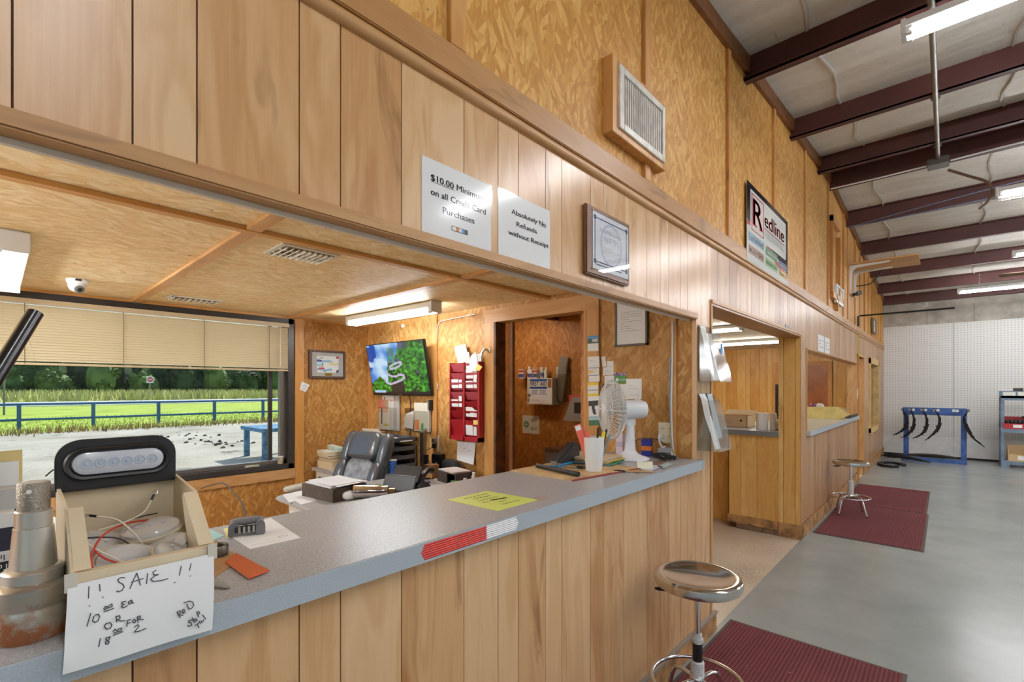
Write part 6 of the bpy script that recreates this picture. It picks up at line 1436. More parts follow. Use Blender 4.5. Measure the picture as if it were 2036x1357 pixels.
b.build('papers', mat('paper_warm', (206, 192, 176), .6), cr); rbox(-.12, .13, -.1, .1, .0, .02).build('blue_folder', mat('folder_blue', (50, 84, 170), .5), cr)
cr.location.z = ZD + .285
# monitor seen edge-on, phone, mouse, cup, boxes, sorter
mo = thing('monitor', 'thin black computer monitor seen nearly edge on', 'monitor', (-2.36, 2.60, ZD), math.radians(-42)); rbox(-.20, .20, -.012, .016, .09, .42).build('panel', mat('monitor_black', (36, 34, 34), .3), mo, bevel=.004); rbox(-.19, .19, -.0128, -.012, .105, .408).build('screen_face', mat('screen_off', (20, 20, 24), .1), mo); MB().tube([(0, .02, .01), (0, .03, .2)], .02, 10).build('neck', BLACK, mo); rbox(-.12, .12, -.07, .1, 0, .012).build('foot', BLACK, mo, bevel=.004)
ph = thing('desk_phone', 'black desk phone with tilted panel and handset', 'phone', (-1.99, 2.17, ZD), math.radians(20)); ph.scale = (1.3, 1.3, 1.3); PB = mat('phone_black', (46, 46, 50), .35)
MB().prism([(-.09, 0), (.10, 0), (.10, .02), (.07, .10), (.055, .105), (-.09, .025)], -.11, .11, lambda a, c, d: (d, -a, c)).build('base', PB, ph, bevel=.004)
MB().obox((.03, -.045, .112), (.19, .012, .10), (-.6, 0, 0)).build('display_panel', PB, ph, bevel=.003); MB().obox((-.0, -.075, .055), (.05, .002, .012), (-.9, 0, 0)).build('silver_label', STEEL, ph)
MB().tube([(.125, -.06, .035), (.125, -.02, .10), (.125, .03, .13), (.125, .07, .12)], [.02, .014, .015, .021], 10).build('handset', PB, ph, smooth=True)
ms_ = thing('computer_mouse', 'grey blue computer mouse beside the phone', 'mouse', (-2.12, 2.43, ZD), .4); MB().sq((0, 0, .014), (.055, .030, .016), .8, .9).build('shell', mat('mouse_grey', (92, 98, 116), .4), ms_, smooth=True); rbox(.015, .03, -.003, .003, .026, .032).build('scroll_wheel', BLACK, ms_)
bc_ = thing('paper_cup', 'blue patterned paper cup on the desk by the monitor', 'cup', (-2.70, 2.50, ZD)); MB().lathe([(.032, 0), (.042, .125), (.043, .13), (.040, .128), (.031, .01), (0, .008)], 24).build('cup', mat('cup_blue', (60, 110, 190), .5, var=.35, vscale=60), bc_, smooth=True); MB().lathe([(.0425, .124), (.044, .128), (.0425, .132)], 24).build('rim', WHITE, bc_, smooth=True)
kb = thing('cardboard_carton', 'small brown cardboard carton beside the black bag', 'box', (-2.27, 2.62, ZD), .2); rbox(-.05, .05, -.05, .05, 0, .12).build('carton', CARD, kb, bevel=.001); lines_on(kb, (-.04, -.0505, .10), (.08, 0, 0), (0, 0, -.06), 3, h=.004, m=mat('brown_ink', (110, 76, 44), .6))
bg_ = thing('black_bag', 'slumped black cloth bag on the desk', 'bag', (-2.17, 2.765, ZD)); bg_.scale = (.8, .9, .95); R = random.Random(2)
def lump(p): return p * (1 + .16*mnoise.noise(p*9))
MB().sq((0, 0, .085), (.15, .06, .085), .8, .9, 28, 16, None, lump).build('body', mat('bag_black', (18, 18, 20), .8), bg_, smooth=True); MB().sq((.12, -.01, .045), (.10, .05, .045), .9, .9, 20, 12, None, lump).build('flap', MATS['bag_black'], bg_, smooth=True)
rt = thing('black_router', 'tall dark case standing behind the carton', 'device', (-2.36, 2.77, ZD)); rbox(-.05, .06, -.04, .04, 0, .19).build('case', BLACK, rt, bevel=.004); rbox(.01, .03, -.0408, -.04, .03, .12).build('label_strip', mat('silver_txt', (190, 190, 190), .4), rt)
ds = thing('desk_sorter', 'dark woodgrain desk sorter tray with papers', 'tray', (-1.99, 2.66, ZD), -.12); DWD = mat('dark_wood', (78, 66, 58), .5, var=.15, vscale=20)
for (a, c, e, f, g0, g1) in ((-.13, .15, -.10, .10, 0, .01), (-.13, .15, -.10, .10, .085, .095), (-.13, -.12, -.10, .10, .01, .085), (.14, .15, -.10, .10, .01, .085), (-.12, .14, .09, .10, .01, .085), (-.13, .02, -.10, -.09, .01, .085)): rbox(a, c, e, f, g0, g1).build('panel', DWD, ds)
o = MB().obox((-1.98, 2.64, ZD + .101), (.25, .17, .010), (0, 0, -.2)).build('letter_pile', mat('paper_pink', (222, 210, 206), .6)); tag(o, 'curled pinkish letters on top of the desk sorter', 'papers')
o = sheet('wall_letter', 'white printed letter leaning on the wall above the sorter', 'paper', [(-2.15, YB - .03, ZD + .15), (-1.93, YB - .03, ZD + .13), (-1.93, YB - .004, 1.085), (-2.17, YB - .004, 1.075)]); lines_on(o, (-2.1, YB - .012, 1.03), (.13, 0, .02), (0, -.015, -.18), 7, h=.0035)
for i, (x, y, h, r, c, l) in enumerate(((-1.80, 2.60, .06, .022, (224, 226, 230), 'small white pill bottle at the desk end'), (-1.78, 2.68, .10, .020, (214, 212, 206), 'white spray bottle behind the pill bottle'))):
    t = thing('small_bottle', l, 'bottle', (x, y, ZD)); MB().lathe([(r, 0), (r, h*.7), (r*.6, h*.8), (r*.6, h), (0, h)], 16).build('body', mat('sb%d' % i, c, .4), t, smooth=True); MB().lathe([(r*.66, h*.82), (r*.66, h*1.01), (0, h*1.02)], 14).build('cap', WHITE, t)
t = thing('green_jar', 'low green lidded jar by the desk sorter', 'jar', (-1.86, 2.54, ZD)); MB().lathe([(.03, 0), (.03, .025), (0, .025)], 20).build('jar', WHITE, t); MB().lathe([(.032, .025), (.032, .04), (0, .042)], 20).build('lid', mat('lid_green', (80, 150, 70), .5), t)
flat('desk_letter', 'pinkish printed letter lying on the desk by the mouse', 'paper', ((858, 951), (888, 948), (905, 956), (876, 960)), ZD, mat('paper_pink2', (226, 212, 208), .6))
# paper tray box, papers and chrome part on the desk wing
pbx = thing('desk_organizer', 'dark woodgrain tray box with a pile of invoices', 'tray', (-2.24, 1.70, ZD), math.radians(8))
for (a, c, e, f, g0, g1) in ((-.19, .19, -.14, .14, 0, .01), (-.19, .19, -.14, .14, .085, .095), (-.19, -.18, -.14, .14, .01, .085), (.18, .19, -.14, .14, .01, .085), (-.19, .19, -.14, -.13, .01, .085)): rbox(a, c, e, f, g0, g1).build('panel', DWD, pbx)
R = random.Random(4)
for k in range(4):
    o = MB().obox((-2.23 + R.uniform(-.02, .02), 1.71 + R.uniform(-.02, .02), ZD + .0985 + .0045*k), (.34, .25, .004), (0, 0, .1 + R.uniform(-.12, .12))).build('invoice', (PAPER, mat('paper_d', (226, 226, 228), .6))[k % 2]); tag(o, ('bottom invoice of the pile on the tray box', 'second invoice of the pile on the tray box', 'third invoice of the pile on the tray box', 'top invoice of the pile on the tray box')[k], 'paper', 'invoices on the tray box')
    if k == 3: lines_on(o, (-2.36, 1.66, ZD + .1143), (.05, .14, 0), (.16, -.04, 0), 7, h=.002)
flat('loose_paper', 'curled white paper hanging at the desk wing corner', 'paper', ((562, 984), (600, 976), (622, 986), (575, 1000)), ZD); flat('loose_paper', 'white paper with red print under the tray box', 'paper', ((580, 992), (612, 982), (630, 996), (598, 1004)), ZD + .001)
cp = thing('coupler_part', 'chrome trailer coupler cylinder lying on the desk', 'trailer part', (-1.95, 1.83, ZD + .055), math.radians(52))
MB().lathe([(.035, -.13), (.05, -.12), (.05, .06), (.042, .07), (.042, .12), (.036, .125)], 28, (0,0,0), My).build('barrel', CHROME, cp, smooth=True); MB().lathe([(.03, .13), (.033, .125), (.033, .17), (.027, .172), (.026, .14)], 24, (0,0,-.012), My).build('ring_end', mat('bronze_ring', (160, 130, 110), .25, 1), cp, smooth=True); MB().sq((-.15, 0, -.02), (.05, .05, .032), .8, .8).build('ball_cup', WHITE, cp, smooth=True); rbox(-.12, .05, -.04, .04, -.055, -.045).build('foot', STEEL, cp)
# literature holders on the wall under the screen
def wpocket(label, u0, u1, v0, v1, m, pic=None, dz=.0):
    Yp = YB - .05; a, c = PY(u0, v0, Yp), PY(u1, v1, Yp); t = thing('wall_pocket', label, 'holder', (0,0,0), 0, None)
    rbox(a.x, c.x, YB - .055, YB - .053, c.z, c.z + (a.z - c.z)*.75).build('front_panel', ACRYL, t); rbox(a.x, c.x, YB - .003, YB, c.z, a.z).build('back_panel', ACRYL, t); rbox(a.x, c.x, YB - .055, YB, c.z - .003, c.z).build('bottom_panel', ACRYL, t)
    return t, a, c
t, a, c = wpocket('acrylic wall pocket of catalogues under the screen', 752, 790, 795, 858, None)
def cat_pic(s, t):
    if t > .7: return [206 - 40*s, 96 + 60*s, 84 + 40*s]
    if abs(s - .32) < .07 and .18 < t < .72: return [70, 64, 62]
    if t > .55: return [232, 190, 170]
    if .12 < t < .2 and s > .5: return [206, 190, 110]
    return [232, 224, 212]
o = thing('catalogue', 'red and cream parts catalogue in the wall pocket', 'catalogue', (0,0,0)); rbox(a.x + .005, a.x + .2, YB - .050, YB - .035, c.z + .002, a.z + .0).build('pages', PAPER, o); picture('cover', (a.x + .005, YB - .0505, c.z + .002), (.195, 0, 0), (0, 0, a.z - c.z), 26, 34, cat_pic, o)
o = thing('catalogue', 'grey catalogue standing behind the red one', 'catalogue', (0,0,0)); rbox(a.x + .05, a.x + .26, YB - .030, YB - .018, c.z + .002, a.z + .07).build('pages', mat('cat_grey', (206, 202, 196), .5), o); picture('cover', (a.x + .05, YB - .0305, c.z + .002), (.21, 0, 0), (0, 0, a.z - c.z + .065), 20, 30, lambda s, t: [90, 90, 110] if abs(s-.2) < .06 and .78 < t < .9 else ([196, 110, 100] if .8 < t < .85 and s > .3 else [216, 212, 206]), o)
o = thing('catalogue', 'thin catalogue at the back of the wall pocket', 'catalogue', (0,0,0)); rbox(a.x + .2, a.x + .34, YB - .016, YB - .006, c.z + .002, a.z + .05).build('pages', mat('cat_b', (190, 186, 180), .5), o); rbox(a.x + .2, a.x + .205, YB - .017, YB - .005, c.z + .002, a.z + .051).build('spine', INK, o)
t, a, c = wpocket('empty acrylic wall pocket between the literature holders', 797, 822, 812, 858, None)
o = sheet('crumpled_flyer', 'small crumpled white flyer in the middle wall pocket', 'paper', [(a.x + .03, YB - .04, c.z + .03), (c.x - .02, YB - .04, c.z + .02), (c.x - .03, YB - .02, a.z - .02), (a.x + .05, YB - .03, a.z - .06)], mat('flyer', (214, 206, 196), .5))
t, a, c = wpocket('acrylic wall pocket holding long cream envelopes', 822, 852, 803, 862, None)
o = thing('envelope_bundle', 'bundle of cream envelopes with orange and green tabs', 'envelopes', (0,0,0)); rbox(a.x + .01, c.x - .0, YB - .048, YB - .012, c.z + .01, a.z + .01).build('envelopes', mat('envelope', (230, 222, 204), .6), o); rbox(a.x + .02, a.x + .09, YB - .0492, YB - .048, c.z + .02, c.z + .12).build('orange_tab', mat('tab_orange', (236, 140, 80), .6), o); rbox(a.x + .12, a.x + .16, YB - .0492, YB - .048, c.z + .02, c.z + .09).build('green_tab', mat('tab_green', (110, 170, 80), .6), o)
sk = thing('wall_socket', 'white wall socket with plugged black adapters below the screen', 'outlet', (-2.50, YB, .99)); rbox(-.06, .07, -.01, 0, -.03, .12).build('plate', mat('sock_w', (222, 214, 196), .5), sk); rbox(0, .04, -.04, -.01, .0, .04).build('black_plug', BLACK, sk); rbox(.01, .05, -.05, -.01, .05, .09).build('grey_plug', STEEL, sk)
wire('plug_cable', 'black cable drooping from the wall socket adapters', [(-2.48, YB - .045, 1.0), (-2.56, YB - .06, .96), (-2.62, YB - .05, .92), (-2.56, YB - .04, .88), (-2.5, YB - .05, .80), (-2.5, YB - .06, ZD + .004)], .004, WB, cat='cable')
# executive chair
ch = thing('office_chair', 'reclined black leather executive chair with worn seat back', 'chair', (-2.86, 1.98, 0), math.radians(12)); LE = mat('black_leather', (78, 82, 88), .26, spec=.9, bump=.2, bscale=40, coat=.3); LW = mat('worn_leather', (150, 154, 160), .42, var=.25, vscale=18)
ti = -.38       # recline of the back; local +Y is behind
Mb = Matrix.Rotation(ti, 3, 'X')
def bk(x, y, z): return Vector((0, .26, .50)) + Mb @ Vector((x, y, z))
MB().sq(bk(0, .02, .30), (.27, .055, .36), .55, .5, 28, 18, Mb).build('back_shell', LE, ch, smooth=True)
MB().sq(bk(0, -.05, .53), (.19, .075, .135), .45, .45, 28, 16, Mb).build('headrest', LE, ch, smooth=True)
MB().sq(bk(0, -.045, .25), (.165, .05, .16), .5, .4, 24, 14, Mb).build('lumbar_cushion', LW, ch, smooth=True); MB().sq(bk(0, -.05, .05), (.165, .05, .085), .5, .4, 24, 14, Mb).build('lower_cushion', LW, ch, smooth=True)
for s in (-1, 1):
    MB().sq(bk(s*.235, -.03, .50), (.055, .065, .17), .7, .7, 18, 14, Mb).build('head_wing', LE, ch, smooth=True); MB().sq(bk(s*.225, -.05, .17), (.06, .07, .22), .7, .7, 18, 14, Mb).build('side_bolster', LE, ch, smooth=True)
MB().sq((0, 0, .47), (.27, .27, .075), .45, .45, 28, 14).build('seat_cushion', LE, ch, smooth=True)
for s in (-1, 1):
    MB().sq((s*.31, -.06, .675), (.045, .17, .03), .6, .5, 20, 10).build('arm_pad', mat('arm_cream', (206, 200, 186), .35), ch, smooth=True); MB().tube([(s*.31, .1, .65), (s*.32, .14, .52), (s*.27, .1, .42)], .022, 8).build('arm_support', BLACK, ch, smooth=True); MB().tube([(s*.31, -.18, .65), (s*.32, -.14, .52), (s*.27, -.06, .42)], .022, 8).build('arm_support', BLACK, ch, smooth=True)
MB().tube([(0, 0, .40), (0, 0, .10)], .03, 12).build('gas_column', STEEL, ch)
for k in range(5):
    a = 2*math.pi*k/5; MB().tube([(0, 0, .11), (.30*math.cos(a), .30*math.sin(a), .075)], [.03, .018], 8).build('base_leg', BLACK, ch, smooth=True); MB().sq((.30*math.cos(a), .30*math.sin(a), .03), (.028, .028, .03), 1, 1, 10, 8).build('caster', BLACK, ch, smooth=True)

# ================================================================ SECOND SERVICE COUNTER
Z2 = 1.097
sc2 = thing('service_counter', 'panelled end of the second service counter by the passage', 'counter', (0,0,0))
rbox(-.70, -.20, 5.60, 9.70, 0, 1.045).build('counter_body', DARKGAP, sc2)
xe = [-.70, -.575, -.41, -.20]
for a, c in zip(xe, xe[1:]): rbox(a + .0015, c - .0015, 5.588, 5.60, .145, 1.045).build('plank', GOLD_P, sc2)
rbox(-.71, -.205, 5.572, 5.588, .06, .145).build('kick_board', MATS['worn_baseboard'], sc2); rbox(-.62, -.205, 5.58, 5.60, 0, .06).build('toe_plate', mat('dirty_toe', (120, 96, 74), .7, var=.4, vscale=12), sc2)
w2t = thing('worktop', 'grey laminate counter top of the second service window', 'counter top', (0,0,0))
rbox(-.75, -.192, 5.56, 5.875, 1.047, Z2).build('end_slab', LAMI, w2t); rbox(-.75, .034, 5.875, 9.715, 1.047, Z2).build('top_slab', mat('lam_beige', (196, 190, 174), .3), w2t); rbox(.034, .04, 5.875, 9.715, 1.045, Z2 - .001).build('edge_band', MATS['edge_band'], w2t); rbox(-.75, -.195, 5.555, 5.56, 1.045, Z2 - .001).build('edge_band', mat('edge_dark', (120, 124, 126), .45), w2t)
# desk glimpsed behind with box, towel roll, fan etc. on the peninsula
def at2(u, v, z=Z2): return PZ(u, v, z)
q = at2(1463, 848); cbx = thing('cardboard_box', 'open cardboard carton with handwriting on the second counter', 'box', (-.77, 6.06, Z2), .0)
for (a, c, e, f) in ((-.18, .17, -.15, -.145), (-.18, .17, .145, .15), (-.18, -.175, -.15, .15), (.165, .17, -.15, .15)): rbox(a, c, e, f, 0, .135).build('wall', CARD if False else mat('pale_card', (206, 176, 136), .7), cbx)
rbox(-.18, .17, -.15, .15, 0, .004).build('bottom', MATS['pale_card'], cbx); MB().hexa([(-.18, .15, .135), (.17, .15, .135), (.17, .154, .135), (-.18, .154, .135), (-.18, .25, .19), (.17, .25, .19), (.17, .254, .19), (-.18, .254, .19)]).build('flap', MATS['pale_card'], cbx)
for i, (tx, z) in enumerate((('AC TUB', .085), ('TURN SIGNAL', .065), ('LENSES', .045))): text(tx, (-.06 + .02*i, -.151, z), (1,0,0), (0,0,1), .014, GREYINK, cbx)
MB().lathe([(.013, 0), (.013, .001)], 14, (.10, -.15, .08), Matrix.Rotation(math.pi/2, 3, 'X')).build('round_stamp', INK, cbx)
def roll(label, x, y, r, h):
    t = thing('paper_roll', label, 'roll', (x, y, Z2)); MB().lathe([(r, 0), (r*1.01, .004), (r*1.01, h - .004), (r, h), (r*.35, h), (r*.35, h - .01)], 28).build('roll_body', WHITE, t, smooth=True); MB().lathe([(r*.36, h - .012), (r*.36, h + .001), (r*.3, h + .001), (r*.3, h - .012)], 18).build('core', CARD, t)
roll('wide white paper roll on the second counter', -.41, 5.79, .062, .185); roll('narrow white paper roll beside the wide one', -.30, 5.79, .034, .185)
st_ = thing('wooden_stick', 'thin wooden stick with a brass ferrule behind the paper rolls', 'stick', (-.30, 5.96, Z2), 0, None, (0, .20, .3)); MB().tube([(0,0,0), (0,0,.40)], .006, 8).build('shaft', mat('stick_wood', (186, 140, 84), .5), st_, smooth=True); MB().tube([(0,0,.18), (0,0,.23)], .009, 8).build('ferrule', mat('ferrule', (150, 130, 70), .3, 1), st_)
bf = thing('button_bowl', 'clear glass globe with a pale ribbon bow on the second counter', 'ornament', (-.20, 5.80, Z2)); MB().sq((-.06, .04, .075), (.055, .055, .075), 1, 1, 20, 14).build('globe', ACRYL, bf, smooth=True)
for k in range(8): a = 2*math.pi*k/8; MB().sq((-.05 + .03*math.cos(a), -.02, .055 + .03*math.sin(a)), (.022, .008, .012), 1, 1, 10, 6, Matrix.Rotation(-a, 3, 'Y')).build('ribbon_loop', mat('ribbon', (206, 214, 210), .4), bf, smooth=True)
rbox(-.08, .0, -.01, .06, 0, .01).build('foot', BLACK, bf); MB().tube([(.005, .0, .01), (.005, 0, .10)], .012, 8).build('dark_stand', BLACK, bf)
sp_ = thing('tower_speaker', 'tall dark speaker case standing by the brown door', 'speaker', (PY(1552, 800, 8.6).x, 8.6, 0)); rbox(-.06, .06, -.08, .08, .0, 1.62).build('case', mat('spk', (44, 44, 46), .5), sp_, bevel=.004); rbox(-.05, .05, -.081, -.08, 1.1, 1.6).build('grille', BLACK, sp_)
# yellow bin with bags
yb = thing('parts_bin', 'yellowed plastic parts bin on the second counter', 'bin', (-.23, 8.58, Z2), math.radians(-88)); YB_ = mat('bin_yellow', (220, 200, 130), .45, var=.08)
Lb = .27
for s in (0, .24): MB().prism([(-Lb, 0), (Lb - .1, 0), (Lb, .06), (Lb - .06, .15), (Lb - .15, .175), (-Lb, .175)], s - .004, s + .004, lambda a, c, d: (-d + .12, a, c)).build('side_wall', YB_, yb)
rbox(-.12, .12, -Lb, Lb - .1, 0, .006).build('bottom', YB_, yb); rbox(-.12, .12, -Lb, -Lb + .006, 0, .175).build('back_wall', YB_, yb); rbox(-.12, .12, Lb - .07, Lb - .06, .01, .09).build('front_lip', YB_, yb)
for z in (.115, .145): rbox(.123, .128, -.14, .06, z, z + .02).build('rib', YB_, yb)
for y in (-.15, .06): rbox(.123, .128, y, y + .012, .01, .165).build('rib', YB_, yb)
R = random.Random(11)
for k in range(5):
    o = MB().sq((-.42 + .09*k, 8.58 + R.uniform(-.03, .03), Z2 + .10 + (.07 if k < 2 else 0)), (.055, .09, .06), .8, .7, 14, 10, None, lump).build('parts_bag', mat('poly_bag', (206, 200, 190), .2) if k % 2 else mat('bag_purple', (120, 50, 80), .35), None, smooth=True); tag(o, ('purple packet at the back of the yellow bin', 'crinkled clear parts bag in the yellow bin', 'dark purple parts packet in the yellow bin', 'clear bag near the yellow bin front', 'purple packet at the yellow bin front')[k], 'bag', 'bags of parts in the yellow bin')
tr_ = thing('rubber_tray', 'black rubber tray under the yellow bin', 'tray', (-.06, 9.0, Z2)); rbox(-.14, .09, -.25, .6, 0, .012).build('tray_floor', BLACK, tr_); rbox(.08, .09, -.25, .6, .012, .045).build('tray_wall', BLACK, tr_)
pn = thing('counter_pen', 'dark marker standing behind the yellow bin', 'pen', (-.55, 8.75, Z2), 0, None, (.1, -.3, 0)); MB().tube([(0,0,0), (0,0,.28)], .012, 8).build('barrel', BLACK, pn); MB().tube([(0,0,.28), (0,0,.33)], .014, 8).build('cap', INK, pn)
gl_ = thing('clip_board_light', 'small clear bottle at the counter corner by the post', 'bottle', (-.03, 6.02, Z2)); MB().lathe([(.018, 0), (.018, .07), (.01, .085), (.01, .10), (0, .10)], 14).build('body', ACRYL, gl_, smooth=True); MB().lathe([(.012, .088), (.012, .104), (0, .105)], 12).build('cap', BLACK, gl_)
bkd = thing('back_desk', 'timber desk behind the second counter', 'desk', (-1.25, 6.1, 0)); rbox(-.3, .49, -.3, .9, 1.06, 1.095).build('desk_top', mat('desk_blueedge', (196, 206, 226), .4), bkd); rbox(-.28, .47, -.28, .88, 0, 1.06).build('cabinet', GOLD_P, bkd)

# ================================================================ STOOLS AND MATS
def stool(label, x, y, hs, rz, black=True):
    t = thing('bar_stool', label, 'stool', (x, y, 0), rz); r = .193
    MB().lathe([(0, hs - .028), (.05, hs - .027), (.11, hs - .021), (.15, hs - .008), (.167, hs), (.180, hs - .001), (.190, hs - .008), (r, hs - .024), (.190, hs - .044), (.178, hs - .052), (.10, hs - .050), (0, hs - .046)], 48).build('seat', mat('steel_seat', (206, 200, 194), .14, 1), t, smooth=True)
    MB().lathe([(.055, hs - .06), (.055, hs - .046)], 20).build('seat_plate', BLACK, t); MB().tube([(0, 0, hs - .05), (0, 0, .36)], .0125, 16).build('piston', CHROME, t, smooth=True)
    TW = mat('taped_white', (206, 206, 204), .5, bump=.4, bscale=120)
    if black:
        MB().lathe([(.021, .385), (.021, .395), (.026, .397), (.026, .412), (.020, .416), (.020, .432), (.014, .435)], 24).build('collar', TW, t, smooth=True); MB().tube([(0,0,.39), (0,0,.30)], .0215, 20).build('black_sleeve', BLACK, t, smooth=True)
        b = MB().lathe([(.0285, .235)] + [(.0285 + .0015*(k % 2), .235 + .004*k) for k in range(18)] + [(.0235, .309)], 24); b.build('taped_sleeve', TW, t, smooth=True)
    else:
        b = MB().lathe([(.03, .25)] + [(.030 + .0016*(k % 2), .25 + .0045*k) for k in range(36)] + [(.024, .415)], 24); b.build('taped_sleeve', TW, t, smooth=True)
    MB().lathe([(.03, .19), (.034, .195), (.034, .24), (.03, .245)], 20).build('hub', CHROME, t, smooth=True)
    MB().tube([(.20*math.cos(2*math.pi*k/48), .20*math.sin(2*math.pi*k/48), .215) for k in range(49)], .0095, 10, False).build('foot_ring', CHROME, t, smooth=True)
    for k in range(4):
        a = math.pi/4 + k*math.pi/2; c, s = math.cos(a), math.sin(a)
        MB().tube([(.02*c, .02*s, .222), (.09*c, .09*s, .226), (.13*c, .13*s, .215), (.15*c, .15*s, .18), (.185*c, .185*s, .05), (.20*c, .20*s, .015)], .011, 10).build('leg', CHROME, t, smooth=True); MB().tube([(.199*c, .199*s, .02), (.203*c, .203*s, 0)], .0135, 10).build('rubber_foot', BLACK, t)
    lvr = MB().tube([(-.03, .0, hs - .055), (-.10, -.02, hs - .065), (-.145, -.04, hs - .07)], [.005, .006, .006], 8); lvr.build('lever_rod', BLACK, t, smooth=True); MB().sq((-.155, -.043, hs - .072), (.034, .012, .007), .8, .8).build('lever_paddle', BLACK, t, smooth=True)
    return t
stool('dented steel bar stool with a black sleeve on its post', .262, 2.18, .705, math.radians(25), True); stool('steel bar stool with a white taped post at the second counter', .235, 7.15, .66, math.radians(15), False)
def matm():
    g = NB('ribbed_carpet'); co = g.coords(); sx = g.n('SeparateXYZ'); g.link(co, sx.inputs[0])
    rib = g.math('SINE', g.math('MULTIPLY', sx.outputs[0], 2*math.pi/.02)); n = g.noise(co, 120, 4, .7); n2 = g.noise(co, 1.5, 4)
    t = g.math('ADD', g.math('MULTIPLY', g.rng(rib, -1, 1), .25), g.math('ADD', g.math('MULTIPLY', n, .45), g.math('MULTIPLY', n2, .3)))
    col = g.ramp(t, [(.25, (74, 36, 40)), (.5, (106, 54, 58)), (.75, (128, 72, 72))]); sp = g.rng(g.noise(co, 46, 2), .77, .79, 0, .8); col = g.mix(sp, col, (196, 180, 168)); g.bump(rib, .3, .003); return g.out(col, .9, .2)
CARP = matm(); MEDGE = mat('mat_edge', (84, 70, 66), .7)
def fmat(label, pieces):
    t = thing('floor_mat', label, 'mat', (0,0,0))
    for (x0, x1, y0, y1) in pieces:
        rbox(x0 + .02, x1 - .02, y0 + .02, y1 - .02, .0, .009).build('carpet', CARP, t)
        for (a, c, e, f) in ((x0, x1, y0, y0+.02), (x0, x1, y1-.02, y1), (x0, x0+.02, y0+.02, y1-.02), (x1-.02, x1, y0+.02, y1-.02)): rbox(a, c, e, f, 0, .006).build('rubber_edge', MEDGE, t)
fmat('dark red ribbed floor mat along the second counter', [(.045, .95, 5.95, 7.74), (.045, .93, 7.745, 9.47)]); fmat('dark red ribbed floor mat in front of the main counter', [(.035, .95, .9, 3.34)])
# ================================================================ FAR WALL: SPRING RACK AND SHELVES
YR = 13.55
rk2 = thing('spring_rack', 'blue steel rack of hanging leaf springs', 'rack', (0,0,0)); xa, xb = .41, 1.42
for x in (xa, xb - .09): rbox(x, x + .09, YR, YR + .07, .04, 1.10).build('upright', BLUEPAINT, rk2)
rbox(xa - .01, xb + .0, YR - .01, YR + .08, .98, 1.135).build('top_beam', BLUEPAINT, rk2); rbox(xa - .03, xb, YR - .22, YR + .1, .02, .055).build('base_plate', BLUEPAINT, rk2); rbox(xa - .03, xb, YR - .235, YR - .22, .0, .075).build('base_lip', BLUEPAINT, rk2)
for i, x in enumerate((.50, .70, .90, 1.20)): MB().obox((x + .05, YR - .012, 1.085), (.10, .002, .05), (0, .06*(i % 2), 0)).build('price_label', PAPER, rk2); MB().obox((x + .05, YR - .014, 1.085), (.04, .001, .014), (0, .06*(i % 2), 0)).build('label_print', mat('label_green', (130, 170, 90), .5), rk2)
for x in (.50, .70, .89, 1.09, 1.28): MB().tube([(x, YR, 1.02), (x, YR - .12, 1.03)], .014, 8).build('hook_pin', BLUEPAINT, rk2)
IRON = mat('black_iron', (34, 30, 28), .55, .4)
def spring(label, pix, Y, widths=None, stack=4):
    pts = [PY(u, v, Y) for u, v in pix]; t = thing('leaf_spring', label, 'leaf spring', pts[0]); o = pts[0]; P = [p - o for p in pts]
    out = []
    for i in range(len(P) - 1):
        p0, p1, p2, p3 = P[max(i-1,0)], P[i], P[i+1], P[min(i+2, len(P)-1)]
        for k in range(5): s = k/5; out.append(.5*((2*p1) + (-p0+p2)*s + (2*p0-5*p1+4*p2-p3)*s*s + (-p0+3*p1-3*p2+p3)*s**3))
    out.append(P[-1]); n = len(out)
    for L in range(stack):
        a = int(n*(.0 + .14*L)); e = n - int(n*.12*L); b = MB(); seg = out[a:e]
        for p, q in zip(seg, seg[1:]):
            d = (q - p).normalized(); sd = Vector((d.z, 0, -d.x)) * (-.015*L); b.beam(p + sd - d*.004, q + sd + d*.004, .05, .016, Vector((d.z, 0, -d.x)))
        b.build('leaf', IRON, t)
    d0 = (out[1] - out[0]).normalized(); c = out[0] + Vector((0, 0, .012))
    MB().tube([c + Vector((.02*math.cos(k*.6), 0, .02*math.sin(k*.6))) for k in range(11)], .009, 6).build('eye', IRON, t, smooth=True)
    m = out[n//2]; rbox(m.x - .03, m.x + .03, m.y - .032, m.y + .032, m.z - .012, m.z + .012).build('clamp', IRON, t); return t
spring('black leaf spring hanging outermost near the panelled wall', ((1795, 816), (1801, 830), (1800, 845), (1790, 858), (1775, 866)), YR - .10); spring('black leaf spring second on the blue rack from the panelled wall', ((1811, 816), (1816, 832), (1813, 850), (1804, 863), (1793, 871)), YR - .10)
spring('black leaf spring third on the blue rack from the panelled wall', ((1835, 816), (1841, 832), (1839, 850), (1830, 864), (1815, 872)), YR - .10); spring('black leaf spring under the middle label of the blue rack', ((1859, 816), (1866, 830), (1864, 848), (1853, 864), (1840, 876)), YR - .10, stack=5); spring('long black leaf spring curving away from the rack end by the shelves', ((1925, 818), (1915, 832), (1920, 852), (1934, 872), (1957, 889)), YR - .10, stack=5)
def flatspring(label, x0, x1, y, z, bow=.04, n=3):
    t = thing('leaf_spring', label, 'leaf spring', (x0, y, z), 0, 'leaf springs lying at the rack foot'); L = x1 - x0
    for k in range(n):
        b = MB(); a, e = L*.08*k, L*(1 - .08*k)
        P = [Vector((a + (e-a)*i/10, 0, .012 + .014*(n - 1 - k) + bow*(1 - ((a + (e-a)*i/10)/L*2 - 1)**2))) for i in range(11)]
        for p, q in zip(P, P[1:]): b.beam(p, q, .06, .012)
        b.build('leaf', IRON, t)
    return t
